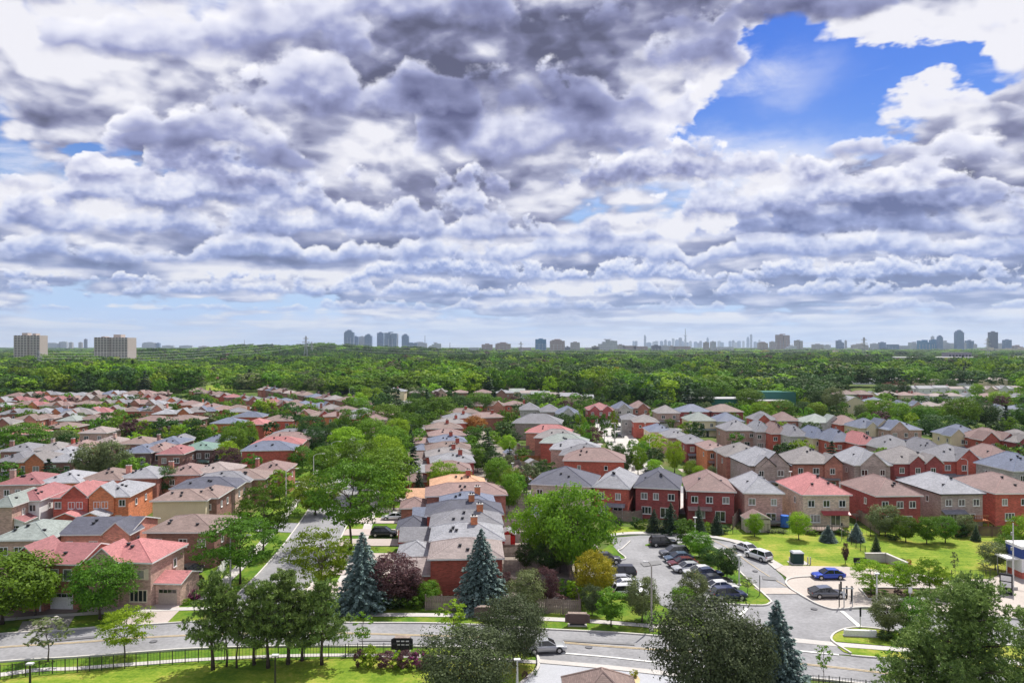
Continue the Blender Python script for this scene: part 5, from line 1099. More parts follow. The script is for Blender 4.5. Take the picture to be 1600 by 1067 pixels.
rt_ = [(1193, 14, 535, 'pink', 'step'), (1208, 8, 534, 'conc', 'box'), (1224, 20, 523, 'pink', 'twin'), (1237, 16, 540, 'pale', 'arch'), (1249, 11, 532, 'conc', 'twin'), (1279, 16, 538, 'conc', 'box'), (1294, 8, 539, 'pale', 'box'), (1314, 10, 532, 'glass', 'slope'), (1322, 3, 532, 'pale', 'box'), (1345, 24, 538, 'conc', 'step'), (1368, 10, 537, 'pale', 'box'), (1380, 9, 535, 'glass', 'box'), (1397, 16, 538, 'glass', 'slab'), (1415, 12, 540, 'pale', 'slab'), (1430, 14, 535, 'pale', 'slope'), (1447, 20, 532, 'teal', 'slope'), (1462, 12, 531, 'teal', 'box'), (1458, 4, 526, 'pale', 'box'), (1470, 7, 525, 'glass', 'step'),
       (1478, 14, 533, 'pale', 'slope'), (1490, 12, 537, 'pale', 'box'), (1501, 11, 517, 'glass', 'step'), (1506, 8, 535, 'pale', 'box'), (1517, 10, 532, 'glass', 'twin'), (1525, 4, 538, 'pale', 'box'), (1554, 11, 519, 'dark', 'box'), (1565, 10, 537, 'pale', 'box'), (1576, 10, 531, 'glass', 'box'), (1592, 14, 540, 'pink', 'slope')]
for i, (px, w, top, mat, st) in enumerate(rt_):
    T(px, w, top, 4.4 + (i % 3) * .12, mat, '%s tower standing on the skyline, %s from the left in the right third' % (TN[mat], nth(i + 1)), 'towers on the right third of the skyline', st)
rs = random.Random(5)
dn = [(1008, 3, 524), (1026, 5, 533), (1034, 5, 533), (1040, 4, 531), (1046, 5, 533), (1052, 4, 529), (1058, 6, 531), (1063, 5, 528), (1067, 3, 533), (1079, 4, 533), (1087, 5, 534), (1095, 4, 533), (1106, 3, 528), (1124, 5, 533), (1141, 4, 533), (1146, 4, 532), (1155, 5, 533), (1162, 3, 533), (1169, 4, 527), (1174, 3, 523), (1180, 4, 534), (1187, 3, 531), (990, 3, 533), (994, 4, 533), (1014, 8, 535), (1022, 5, 534), (1072, 8, 535), (1092, 9, 536), (1128, 6, 535), (1150, 6, 535), (1184, 5, 535)]
for i, (px, w, top) in enumerate(dn):
    T(px, w, top, 17 + (i % 4) * .4, ('glass', 'pale', 'glass', 'dark')[i % 4] if i else 'dark', 'tiny hazy blue downtown tower, %s in the farthest cluster round the needle tower' % nth(i + 1), 'distant downtown towers', 'box' if i % 3 else 'step')
def needle():
    px, top, km = 1071.0, 513, 17.0; y = km * 1000; s = y / F; x = (px - 800) * s; h = CH + (HZ - top) * s; r = empty('observation_tower', (x, y, 0)); tag(r, 'slender needle observation tower with round pod in the distant downtown', 'tower')
    m = noisy('needle_concrete', (.30, .31, .34), .03)
    b = MB(); b.tube([(0, 0, 0), (0, 0, h * .3), (0, 0, h * .62)], [40, 26, 18], 6); link('shaft', b.mesh('shaft', m), r)
    b = MB(); b.tube([(0, 0, h * .60), (0, 0, h * .615), (0, 0, h * .64), (0, 0, h * .66)], [18, 44, 40, 14], 12); link('pod', b.mesh('pod', m), r)
    b = MB(); b.tube([(0, 0, h * .66), (0, 0, h * .8), (0, 0, h)], [14, 11, 7], 6); b.cyl(0, 0, h * .80, h * .82, 10, 8); link('antenna', b.mesh('antenna', m), r)
needle()
for px, top, km in ((664, 524, 5.5), (703, 535, 5.5), (382, 531, 6.0)):
    y = km * 1000; s = y / F; b = MB(); b.tube([(0, 0, 0), (0, 0, CH + (HZ - top) * s)], [3.4, 1.6], 5); o = link('radio_mast', b.mesh('radio_mast', noisy('mast', (.25, .27, .32), .02)), None, ((px - 800) * s, y, 0)); tag(o, {664: 'thin radio mast beside the blue tower cluster', 703: 'short thin mast between cluster and pinkish blocks', 382: 'lone thin mast on the horizon left of the hill'}[px], 'mast')
def pylon(px, top, base, label):
    x, y = G(px, base); s = y / F; h = CH - (top - HZ) * s; r = empty('power_pylon', (x, y, 0)); tag(r, label, 'pylon', 'lattice power pylons'); w = h * .09
    for sx in (-1, 1):
        for sy in (-1, 1):
            b = MB(); b.tube([(sx * w, sy * w, 0), (sx * w * .3, sy * w * .3, h * .6), (sx * w * .2, sy * w * .2, h)], h * .006 + .12, 4); link('leg', b.mesh('leg', METAL), r)
    for k, (z, L_) in enumerate(((.62, .20), (.76, .26), (.90, .18))):
        b = MB(); b.tube([(-h * L_ * .6, 0, h * z), (h * L_ * .6, 0, h * z)], h * .006 + .1, 4); b.tube([(-h * L_ * .6, 0, h * z), (0, 0, h * (z + .05)), (h * L_ * .6, 0, h * z)], h * .005 + .05, 4); link('cross_arm', b.mesh('cross_arm', METAL), r)
    b = MB()
    for k in range(7):
        a, c = k / 7.0, (k + 1) / 7.0; wa, wc = w * (1 - .75 * a), w * (1 - .75 * c)
        b.tube([(-wa, -wa, h * a), (wc, -wc, h * c)], .16, 3); b.tube([(wa, -wa, h * a), (-wc, -wc, h * c)], .16, 3)
    link('lattice', b.mesh('lattice', METAL), r); return (x, y, h)
P_ = [pylon(478, 525, 566, 'grey lattice pylon standing before the wooded hill'), pylon(487, 534, 562, 'smaller pylon just right of the one before the hill'), pylon(814, 534, 572, 'lattice pylon standing above the trees left of the teal block'), pylon(1350, 527, 568, 'tall lattice pylon with wide cross arms right of the pinkish twin tower'), pylon(1543, 528, 566, 'pale lattice pylon just left of the dark square tower'), pylon(60, 548, 590, 'low pylon among the trees in front of the left apartment tower')]
for a, b, lb_ in ((5, 0, 'bundle of thin power lines across the trees at left'), (0, 2, 'thin power lines between the hill pylon and the middle pylon'), (2, 3, 'thin power lines between middle pylon and the tall pylon')):
    mbw = MB(); A, B = P_[a], P_[b]
    for k in range(4):
        z0 = .62 + .1 * k; pts = []
        for i in range(13):
            t_ = i / 12; pts.append((A[0] + (B[0] - A[0]) * t_, A[1] + (B[1] - A[1]) * t_, (A[2] * z0) * (1 - t_) + (B[2] * z0) * t_ - 9 * 4 * t_ * (1 - t_)))
        mbw.tube(pts, .12, 3)
    tag(link('power_line', mbw.mesh('power_line', noisy('wire', (.45, .46, .48), .02))), lb_, 'power line')
# low buildings in the far woods
def lowblock(px, w, top, base, mat, label, extra=None, nm='low_building', dep=30):
    x, y = G(px, base); s = y / F; h = CH - (top - HZ) * s; ww = w * s; r = empty(nm, (x, y, 0)); tag(r, label, 'building')
    b = MB(); b.box(-ww / 2, ww / 2, 0, dep, 0, h); link('wall', b.mesh('wall', mat), r); b = MB(); b.box(-ww / 2 - .5, ww / 2 + .5, -.5, dep + .5, h, h + .8); link('roof', b.mesh('roof', noisy('flat_roof', (.33, .33, .34), .08)), r)
    n_ = max(4, int(w / 5))
    for i in range(n_):
        b = MB(); u = -ww / 2 + ww * (i + .5) / n_; b.box(u - ww / n_ * .28, u + ww / n_ * .28, -.3, .02, h * .35, h * .7); link('window', b.mesh('window', MATS['tower_window']), r)
    if extra:
        for (u, w2, h2) in extra: b = MB(); b.box(ww * u - w2 / 2, ww * u + w2 / 2, -2, dep * .6, 0, h + h2); link('wing', b.mesh('wing', mat), r)
    HOUSES.append((x, y + 10, ww / 2 + 10)); return r
cr_ = noisy('cream_render', (.60, .53, .44), .05)
lowblock(1307, 36, 551, 557, cr_, 'cream low building with raised ends among far trees at right', [(-.42, 14, 5), (.42, 14, 5), (0, 12, 8)])
lowblock(1450, 160, 559, 566, noisy('warehouse_grey', (.50, .48, .48), .06), 'long pale grey warehouse roof strip beyond the trees at right', dep=90)
lowblock(1500, 36, 551, 562, noisy('hall_mauve', (.30, .26, .34), .06), 'mauve hall with flat pale roof rising from the long warehouse')
lowblock(1590, 100, 559, 565, noisy('warehouse_white', (.60, .57, .54), .05), 'long white warehouse at the far right edge beyond the trees', dep=80)
lowblock(1570, 70, 545, 552, cr_, 'cream low apartment blocks below the far right skyline', [(-.3, 20, 6), (.1, 20, 3), (.4, 22, 6)])

# ------------------------------------------------------------------ haze
hm = bpy.data.materials.new('haze_air'); hm.use_nodes = True; ht = hm.node_tree; ht.nodes.clear()
pv = ht.nodes.new('ShaderNodeVolumePrincipled'); pv.inputs['Color'].default_value = (.62, .76, .95, 1); pv.inputs['Density'].default_value = 4.2e-5; pv.inputs['Anisotropy'].default_value = .2
ho = ht.nodes.new('ShaderNodeOutputMaterial'); ht.links.new(pv.outputs[0], ho.inputs['Volume'])
mb = MB(); mb.box(-25000, 25000, -600, 25000, -1.5, 640); hz = link('haze', mb.mesh('haze', hm)); tag(hz, kind='stuff')

# ------------------------------------------------------------------ cars
def paint(name, c, metal=.3, rough=.28):
    m, t, n, l = newmat('car_paint_' + name); p = nd(t, 'ShaderNodeBsdfPrincipled'); p.inputs['Base Color'].default_value = (*c, 1); p.inputs['Roughness'].default_value = rough; p.inputs['Metallic'].default_value = metal
    p.inputs['Coat Weight'].default_value = .6; p.inputs['Coat Roughness'].default_value = .05
    a = nd(t, 'ShaderNodeTexNoise', i_Scale=1.5, i_Detail=3.0); rr = nd(t, 'ShaderNodeMapRange'); l.new(a.outputs[0], rr.inputs[0]); rr.inputs[3].default_value = rough - .06; rr.inputs[4].default_value = rough + .12; l.new(rr.outputs[0], p.inputs['Roughness'])
    o = nd(t, 'ShaderNodeOutputMaterial'); l.new(p.outputs[0], o.inputs[0]); return m
PC = dict(black=(.012, .012, .014), white=(.72, .72, .72), silver=(.42, .43, .45), grey=(.13, .135, .15), charcoal=(.045, .047, .055), blue=(.02, .06, .42), navy=(.012, .02, .075), maroon=(.13, .015, .02), steel=(.07, .11, .17))
PM = {k: paint(k, v) for k, v in PC.items()}
TYRE = noisy('tyre_rubber', (.02, .02, .02), .1, 1, .8); RIM = noisy('alloy_rim', (.45, .45, .46), .05, 1, .35, .5, .6); LAMPF = noisy('headlight_lens', (.65, .68, .72), .02, 1, .15, .8); LAMPR = noisy('tail_light_lens', (.35, .015, .012), .02, 1, .2, .7)
CARM = {}
def car_meshes(kind):
    if kind in CARM: return CARM[kind]
    L_, W_, H_ = dict(suv=(4.7, 1.88, 1.70), sedan=(4.65, 1.82, 1.43), coupe=(4.75, 1.88, 1.48))[kind]; hw = W_ / 2; S = kind == 'suv'
    bz = 1.02 if S else .90; hood = .98 if S else .80
    st = [(-.5, .42, bz * .80, .82), (-.485, .30, bz * .93, .92), (-.40, .24, bz, 1.0), (-.2, .22, bz + .01, 1.0), (.05, .22, bz, 1.0), (.20, .22, bz * .985, 1.0), (.235, .22, hood + .02, .99), (.40, .24, hood * .95, .97), (.475, .28, hood * .84, .90), (.5, .38, hood * .66, .78)]
    b = MB()
    for (fx, zl, zh, k) in st:
        x = fx * L_; w = hw * k
        b.v += [(x, -w * .86, zl), (x, -w, zl + .10), (x, -w * 1.0, (zl + zh) * .52), (x, -w * .93, zh - .03), (x, -w * .80, zh), (x, w * .80, zh), (x, w * .93, zh - .03), (x, w, (zl + zh) * .52), (x, w, zl + .10), (x, w * .86, zl)]
    for i in range(len(st) - 1):
        for k in range(10): b.f.append((i * 10 + k, (i + 1) * 10 + k, (i + 1) * 10 + (k + 1) % 10, i * 10 + (k + 1) % 10)); b.m.append(0)
    b.f.append(tuple(range(10))); b.m.append(0); b.f.append(tuple((len(st) - 1) * 10 + k for k in range(9, -1, -1))); b.m.append(0)
    # greenhouse
    if S: gs = [(-.475, bz - .03, .02), (-.40, bz, .92), (-.10, bz, 1.0), (.06, bz, .99), (.245, bz - .03, .02)]
    elif kind == 'sedan': gs = [(-.43, bz - .03, .02), (-.25, bz, .93), (-.05, bz, 1.0), (.06, bz, .98), (.235, bz - .03, .02)]
    else: gs = [(-.49, bz - .02, .02), (-.28, bz, .80), (-.06, bz, 1.0), (.05, bz, .98), (.235, bz - .03, .02)]
    g = MB(); rf = MB(); top = H_ - .06
    for (fx, z0, k) in gs:
        x = fx * L_; zt = bz + (top - bz) * k; wb_ = hw * .90; wt = hw * (.90 - .20 * k); g.v += [(x, -wb_, z0 - .02), (x, -wt, zt), (x, wt, zt), (x, wb_, z0 - .02)]
    for i in range(len(gs) - 1):
        for k in range(3): g.f.append((i * 4 + k, (i + 1) * 4 + k, (i + 1) * 4 + k + 1, i * 4 + k + 1)); g.m.append(0)
    for i in range(1, 3):
        (f0, _, k0), (f1, _, k1) = gs[i], gs[i + 1]; z0, z1 = bz + (top - bz) * k0, bz + (top - bz) * k1; w0, w1 = hw * (.91 - .20 * k0), hw * (.91 - .20 * k1)
        rf.hexa([(f0 * L_, -w0, z0 - .03), (f1 * L_, -w1, z1 - .03), (f1 * L_, w1, z1 - .03), (f0 * L_, w0, z0 - .03), (f0 * L_, -w0 * .9, z0 + .05), (f1 * L_, -w1 * .9, z1 + .05), (f1 * L_, w1 * .9, z1 + .05), (f0 * L_, w0 * .9, z0 + .05)])
    pl = []
    for fa, fb_, i in ((gs[0][0], gs[1][0], 0), (gs[3][0], gs[4][0], 3), (-.12, -.12, None)):
        for sd in (-1, 1):
            if i is None: rf.tube([(fa * L_, sd * hw * .915, bz), (fa * L_, sd * hw * .715, top)], .045, 4)
            else:
                (f0, z0, k0), (f1, z1, k1) = gs[i], gs[i + 1]
                rf.tube([(f0 * L_, sd * hw * (.91 - .2 * k0), bz + (top - bz) * k0), (f1 * L_, sd * hw * (.91 - .2 * k1), bz + (top - bz) * k1)], .05, 4)
    wr = .36 if S else .33; wh = MB(); wh.tube([(0, -.11, 0), (0, .11, 0)], wr, 14); ri = MB(); ri.tube([(0, -.125, 0), (0, .125, 0)], wr * .62, 10)
    ar = MB(); 
    for fx in (-.30, .305): ar.tube([(fx * L_, -hw * 1.003, wr + .02), (fx * L_, hw * 1.003, wr + .02)], wr * 1.16, 14)
    hl = MB(); hl.box(-.10, .06, -.20, .20, -.07, .06); tl = MB(); tl.box(-.03, .05, -.17, .17, -.08, .10); bp = MB(); bp.box(-.03, .03, -hw * .62, hw * .62, -.10, .10)
    CARM[kind] = dict(L=L_, hw=hw, bz=bz, hood=hood, wr=wr, body=b, glass=g.mesh('windows', DGLASS), roof=rf, wheel=wh.mesh('tyre', TYRE), rim=ri.mesh('rim', RIM), arch=ar.mesh('wheel_arch', DARKT), hl=hl.mesh('headlight', LAMPF), tl=tl.mesh('tail_light', LAMPR), bp=bp.mesh('bumper', DARKT), by={})
    return CARM[kind]
def car(kind, col, x, y, ang, label, z=.09, group='cars in the station car park'):
    c = car_meshes(kind)
    if col not in c['by']: c['by'][col] = (c['body'].mesh('body', PM[col], True), c['roof'].mesh('roof', PM[col]))
    r = empty('car', (x, y, z), rad(ang)); tag(r, label, 'car', group); L_, hw = c['L'], c['hw']
    link('body', c['by'][col][0], r); link('roof', c['by'][col][1], r); link('windows', c['glass'], r); link('wheel_arch', c['arch'], r)
    for fx in (-.30, .305):
        for sd in (-1, 1): w = link('wheel', c['wheel'], r, (fx * L_, sd * (hw - .10), c['wr'])); link('rim', c['rim'], w)
    for sd in (-1, 1): link('headlight', c['hl'], r, (L_ * .475, sd * hw * .66, c['hood'] * .74)); link('tail_light', c['tl'], r, (-L_ * .488, sd * hw * .70, c['bz'] * .82))
    link('bumper', c['bp'], r, (L_ * .497, 0, .42)); link('bumper', c['bp'], r, (-L_ * .494, 0, .42)); TREES.append((x, y, 2)); return r
def cpx(kind, col, px, py, ang, label, **kw): x, y = G(px, py); return car(kind, col, x, y, ang, label, **kw)
cpx('suv', 'black', 1036, 853, 2, 'black crossover parked alone at the top of the parking row')
cpx('suv', 'grey', 1053, 869, 188, 'grey crossover at the head of the slanting parking row'); cpx('sedan', 'steel', 1060, 877, 188, 'slate blue sedan second in the slanting row'); cpx('sedan', 'maroon', 1066, 885, 188, 'dark maroon car third in the slanting row')
cpx('sedan', 'silver', 1074, 893, 188, 'silver sedan fourth in the slanting row beside the white one'); cpx('sedan', 'white', 1092, 899, 188, 'white sedan fifth in the slanting row, half behind a tree'); cpx('sedan', 'navy', 1106, 902, 8, 'navy blue sedan sixth in the slanting row')
cpx('sedan', 'black', 1118, 913, 8, 'black sedan between the navy and the white car by the island'); cpx('sedan', 'white', 1128, 923, 8, 'white sedan right behind the nearest dark car by the island'); cpx('suv', 'navy', 1139, 936, 6, 'dark navy crossover nearest us at the bottom of the island')
cpx('suv', 'charcoal', 947, 880, 2, 'charcoal crossover nose out under the yellow tree, upper one'); cpx('suv', 'black', 969, 901, 184, 'black crossover parked beside the yellow-leaved tree'); cpx('sedan', 'silver', 975, 914, 0, 'silver sedan below the black crossover on the left side'); cpx('sedan', 'white', 984, 921, 2, 'white sedan behind the olive tree on the left side'); cpx('suv', 'white', 984, 932, 2, 'white crossover lowest on the left side behind the olive tree')
cpx('sedan', 'white', 1164, 861, 112, 'white sedan parked at the kerb, farther of two', group='cars at the kerb of the loop road'); cpx('suv', 'white', 1185, 874, 118, 'white crossover parked at the kerb, nearer of two', group='cars at the kerb of the loop road')
cpx('sedan', 'blue', 1294, 904, 182, 'bright blue sedan on the beige plaza'); cpx('coupe', 'grey', 1292, 933, 2, 'dark grey coupe on the beige plaza behind the sign posts')
cpx('suv', 'black', 600, 838, 0, 'black crossover in a driveway beside the big ash tree', group='cars in driveways'); cpx('sedan', 'white', 615, 812, 180, 'white car in the driveway above the black crossover', group='cars in driveways')
cpx('sedan', 'silver', 852, 1018, 8, 'silver sedan driving on the front road behind the dark maple', group='cars on the front road')
cpx('suv', 'black', 298, 898, 80, 'dark car beside the tan garage under the canopy', group='cars in driveways')
for i, (px, py, c_, a_) in enumerate([(622, 762, 'charcoal', 0), (636, 742, 'silver', 0), (935, 652, 'grey', 90), (960, 668, 'white', 10), (966, 684, 'black', 0), (972, 672, 'silver', 5), (1012, 742, 'charcoal', 90), (1060, 752, 'black', 80)]):
    cpx('suv' if i % 2 else 'sedan', c_, px, py, a_, '%s car parked between houses, %s from the left' % (c_, nth(i + 1)), group='cars parked among the houses')

# ------------------------------------------------------------------ street furniture
def lamp(px, base, h, arm, label, ang=0, mat=METAL, group='street lamps'):
    x, y = G(px, base); r = empty('street_lamp', (x, y, 0), rad(ang)); tag(r, label, 'street lamp', group)
    b = MB(); b.tube([(0, 0, 0), (0, 0, h * .5), (0, 0, h * .93)], [.13, .11, .08], 8); link('pole', b.mesh('pole', mat), r)
    if arm: b = MB(); b.tube([(0, 0, h * .92), (arm * .25, 0, h * .975), (arm * .6, 0, h), (arm, 0, h)], [.06, .05, .045, .04], 6); link('arm', b.mesh('arm', mat), r)
    b = MB(); b.hexa([(arm - .1, -.12, h - .1), (arm + .55, -.08, h - .05), (arm + .55, .08, h - .05), (arm - .1, .12, h - .1), (arm - .1, -.12, h + .06), (arm + .5, -.06, h + .02), (arm + .5, .06, h + .02), (arm - .1, .12, h + .06)]) if arm else b.box(-.32, .32, -.2, .2, h * .93, h * .93 + .14)
    link('lamp_head', b.mesh('lamp_head', noisy('lamp_head', (.66, .66, .66), .03) if mat is not BLACKM else noisy('lamp_head_grey', (.5, .5, .52), .03)), r)
    b = MB(); b.box(-.25, .25, -.25, .25, 0, .25); link('footing', b.mesh('footing', CONC), r); return r
WPOLE = noisy('pale_pole', (.60, .60, .58), .05)
lamp(360, 920, 7.6, 2.4, 'grey street lamp with curved arm beside the avenue, nearest one', 0); lamp(1018, 985, 8.3, -.9, 'tall concrete lamp pole with short arm beside the car park', 0, noisy('pole_concrete', (.36, .33, .29), .08)); lamp(1370, 945, 4.4, 0, 'short white lamp post in front of the planting bed', 0, WPOLE)
lamp(1155, 915, 4.6, 0, 'slim lamp post on a concrete block on the green island', 0, WPOLE); lamp(1086, 838, 3.6, 0, 'white lamp post between the round trees on the island', 0, WPOLE)
lamp(47, 1085, 3.2, 0, 'black park lamp with pale head at bottom left', 0, BLACKM, 'park lamps'); lamp(430, 1082, 3.9, 0, 'black park lamp with pale head below the pines', 0, BLACKM, 'park lamps'); lamp(808, 1078, 3.2, 0, 'white park lamp on the lawn beside the forecourt', 0, WPOLE, 'park lamps')
lamp(640, 770, 8, 0, 'pale pole standing left of the column of houses', 0, WPOLE); lamp(801, 775, 8, 0, 'pale pole standing in the back yards', 0, WPOLE)
for i, (px, b_, h_, a_) in enumerate([(518, 735, 8, 2.2), (490, 760, 8, 2.2), (447, 790, 8, 2.2), (441, 650, 8, 2), (546, 625, 8, 2), (271, 682, 8, 2), (30, 700, 8, 0), (165, 676, 8, 0)]): lamp(px, b_, h_, a_, 'pale street lamp above the roofs left of centre, %s from the left' % nth([7, 6, 5, 4, 8, 3, 1, 2][i]), 0, WPOLE)
for i, (px, b_, h_, a_) in enumerate([(934, 690, 7, 1.2), (961, 692, 7, -1.2), (981, 735, 7, 1.2), (1008, 690, 7, 0), (1015, 720, 7, 1.5), (1120, 742, 7, -1.5), (1235, 792, 8, 0), (1512, 762, 7, -1.5), (1436, 684, 7, 0)]): lamp(px, b_, h_, a_, 'pale street lamp among the newer houses, %s from the left' % nth(i + 1), 0, WPOLE)
def post_fence(name, line, step, h, mat, label, rails=2, pick=0.0, world=False, cat='fence', group=None):
    if not world: line = [G(*p) for p in line]
    r = empty(name, (*line[0], 0)); tag(r, label, cat, group); ox, oy = line[0]; pm = MB(); pm.box(-.04, .04, -.04, .04, 0, h + .08); pm = pm.mesh('post', mat); npost = 0
    rl = [MB() for _ in range(rails)]; pk = MB()
    for (a, b) in zip(line, line[1:]):
        d = math.hypot(b[0] - a[0], b[1] - a[1]); n = max(1, round(d / step))
        for i in range(n + (1 if b is line[-1] else 0)): link('post', pm, r, (a[0] + (b[0] - a[0]) * i / n - ox, a[1] + (b[1] - a[1]) * i / n - oy, 0), math.atan2(b[1] - a[1], b[0] - a[0]))
        for k in range(rails): z = h * (.12 + .84 * k / max(1, rails - 1)); rl[k].tube([(a[0] - ox, a[1] - oy, z), (b[0] - ox, b[1] - oy, z)], .022, 4)
        if pick:
            m_ = int(d / pick)
            for i in range(m_):
                x, y = a[0] + (b[0] - a[0]) * i / m_ - ox, a[1] + (b[1] - a[1]) * i / m_ - oy; pk.box(x - .012, x + .012, y - .012, y + .012, .1, h)
    for k in range(rails): link('rail', rl[k].mesh('rail', mat), r)
    if pick: tag(link('picket', pk.mesh('picket', mat), r), kind='stuff')
    return r
post_fence('park_fence', smooth([(-60, 1066), (0, 1061), (82, 1053), (159, 1047), (231, 1041), (310, 1035), (400, 1030), (540, 1027)]), 2.4, 1.45, BLACKM, 'long black picket fence between the pavement and park lawn', 2, .30)
post_fence('park_fence', smooth([(545, 1027), (620, 1026), (690, 1028)]), 2.4, 1.5, BLACKM, 'short dense black picket fence behind the purple hedge', 2, .16)
post_fence('park_fence', smooth([(1180, 1068), (1262, 1071), (1330, 1077), (1420, 1090)]), 2.4, 1.1, BLACKM, 'black picket fence running off the bottom edge at right', 2, .25)
post_fence('wire_fence', [(1487, 906), (1547, 905), (1573, 893), (1594, 879)], 2.6, 1.4, BLACKM, 'black wire fence between lawn and plaza at right', 2, .5)
post_fence('wire_fence', [(1145, 834), (1200, 833), (1250, 835), (1300, 836), (1360, 838), (1374, 838)], 3.2, 1.7, BLACKM, 'black wire fence along the back gardens above the lawn', 2, .6)
post_fence('wire_fence', [(1311, 836), (1352, 866)], 2.0, 1.3, BLACKM, 'black wire fence sloping down to the concrete wall', 2, .35)
def board_fence(line, h, label, mat=WOOD, step=.16, cap=True, world=False, near=True):
    if not world: line = [G(*p) for p in line]
    r = empty('wooden_fence', (*line[0], 0)); tag(r, label, 'fence', 'wooden garden fences'); ox, oy = line[0]; bm = MB(); bm.box(-step * .40, step * .40, -.02, .02, .05, h); bmesh_ = bm.mesh('board', mat); n_b = 0; rest = MB(); pm = MB(); pm.box(-.08, .08, -.08, .08, 0, h + .15); pm = pm.mesh('post', mat); rr = MB()
    for (a, b) in zip(line, line[1:]):
        d = math.hypot(b[0] - a[0], b[1] - a[1]); n = int(d / step); an = math.atan2(b[1] - a[1], b[0] - a[0])
        for i in range(n):
            x, y = a[0] + (b[0] - a[0]) * i / n - ox, a[1] + (b[1] - a[1]) * i / n - oy
            if near and n_b < 290: link('board', bmesh_, r, (x, y, R.uniform(-.03, .03)), an); n_b += 1
            else:
                c, s = math.cos(an) * step * .42, math.sin(an) * step * .42; rest.hexa([(x - c, y - s - .02, .05), (x + c, y + s - .02, .05), (x + c, y + s + .02, .05), (x - c, y - s + .02, .05), (x - c, y - s - .02, h), (x + c, y + s - .02, h), (x + c, y + s + .02, h), (x - c, y - s + .02, h)])
        k = max(1, round(d / 2.4))
        for i in range(k + 1): link('post', pm, r, (a[0] + (b[0] - a[0]) * i / k - ox, a[1] + (b[1] - a[1]) * i / k - oy + .02, 0), an)
        nx_, ny_ = -math.sin(an) * .05, math.cos(an) * .05
        for z in (h * .2, h * .85): rr.tube([(a[0] - ox + nx_, a[1] - oy + ny_, z), (b[0] - ox + nx_, b[1] - oy + ny_, z)], .04, 4)
    link('rail', rr.mesh('rail', mat), r)
    if rest.f: tag(link('boards', rest.mesh('boards', mat), r), kind='stuff')
board_fence([(665, 953), (740, 954.5), (830, 957), (906, 961)], 1.9, 'grey wooden fence along the pavement behind the blue spruce', step=.22); board_fence([(907, 961), (900, 935), (890, 905)], 1.9, 'grey wooden fence running away beside the creeper', step=.22, near=False)
yf = noisy('grey_fence', (.22, .20, .185), .2, .6, .9, fine=5, finev=.2)
for i in range(13):
    yy = 103 + i * 8.6 + (i > 7) * 4; xo = -max(0, (yy - 118)) * .075; board_fence([(-1.2 + xo, yy), (9 + xo, yy - .4)], 1.8, 'low grey garden fence between back yards, %s one away from us' % nth(i + 1), yf, .2, world=True, near=False)
    if i % 2 == 0: board_fence([(9 + xo, yy - .4), (9 + xo - 1.3, yy + 16.5)], 1.8, 'grey garden fence along the back lane, %s stretch away from us' % nth(i // 2 + 1), yf, .2, world=True, near=False)
for i in range(6):
    yy = 186 + i * 11; board_fence([(1 - i * .6, yy), (11 - i * .6, yy - .5)], 1.7, 'brown garden fence behind the left side houses, %s one away from us' % nth(i + 1), WOODR if i % 3 == 0 else WOOD, .2, world=True, near=False)
board_fence([(1493, 838), (1530, 838), (1590, 838)], 1.8, 'dark wooden fence behind the lawn at right', noisy('dark_fence', (.12, .075, .06), .2, .6, .9), .22, near=False); board_fence([(1340, 812), (1374, 836)], 2.2, 'weathered fence sloping beside the red-awning house', WOOD, .22, near=False)
board_fence([(957, 812), (985, 816), (1003, 812)], 2.0, 'brown wooden fence between the first red houses', WOOD, .22, near=False); board_fence([(1145, 826), (1160, 806)], 2.2, 'grey fence beside the small shed', WOOD, .22, near=False)
board_fence([(278, 800), (262, 812), (244, 820)], 2.0, 'grey fence left of the cream wall', yf, .22, near=False)
board_fence([(330, 922), (352, 890), (366, 860)], 1.8, 'pale board fence behind the street lamp by the avenue', WHITE, .24, near=False)
# small buildings and yard things
def shed(px, py, w, d, h, wall, roof, label, ang=0, xy=None):
    x, y = xy or G(px, py); r = empty('garden_shed', (x, y, 0), rad(ang)); tag(r, label, 'shed', 'garden sheds'); b = MB(); b.box(-w / 2, w / 2, 0, d, 0, h); link('wall', b.mesh('wall', wall), r)
    b = MB(); gable(b, -w / 2, w / 2, 0, d, h + .02, w * .28, 'y', .2, .15); link('roof', b.mesh('roof', [roof, WHITE, wall]), r); b = MB(); b.box(-.5, .5, -.05, .02, 0, 1.8); link('door', b.mesh('door', WHITE), r, (0, 0, .05)); HOUSES.append((x, y + d / 2, w / 2)); return r
shedw = noisy('shed_beige', (.50, .44, .38), .05)
shed(1185, 832, 4.4, 3, 2.5, shedw, ROOFM['rosebrown'], 'small beige shed with rosy roof behind the lawn'); shed(844, 857, 2.8, 2.6, 1.9, shedw, ROOFM['lightgrey'], 'little pale shed with grey roof in the back yards'); shed(838, 868, 2.4, 2.4, 2.1, WALLM['tan'], ROOFM['lightgrey'], 'small tan playhouse with pale roof beside the dark tree')
shed(793, 852, 2.6, 3.0, 1.9, noisy('red_panel', (.42, .02, .02), .05), ROOFM['lightgrey'], 'bright red shed at the end of the grey roofed house', 0)
for i, (x_, y_) in enumerate([(5, 158), (3, 176), (2, 190), (6, 204), (0, 222), (1, 240), (7, 130), (6, 142)]): shed(0, 0, 3 + (i % 3) * .5, 2.6, 2, (shedw, WHITE, WALLM['tan'])[i % 3], (ROOFM['lightgrey'], ROOFM['bluegrey'], ROOFM['rosebrown'])[i % 3], 'small back yard shed in the middle yards, %s one away from us' % nth([3, 4, 5, 6, 7, 8, 1, 2][i]), i * 7, (x_, y_))
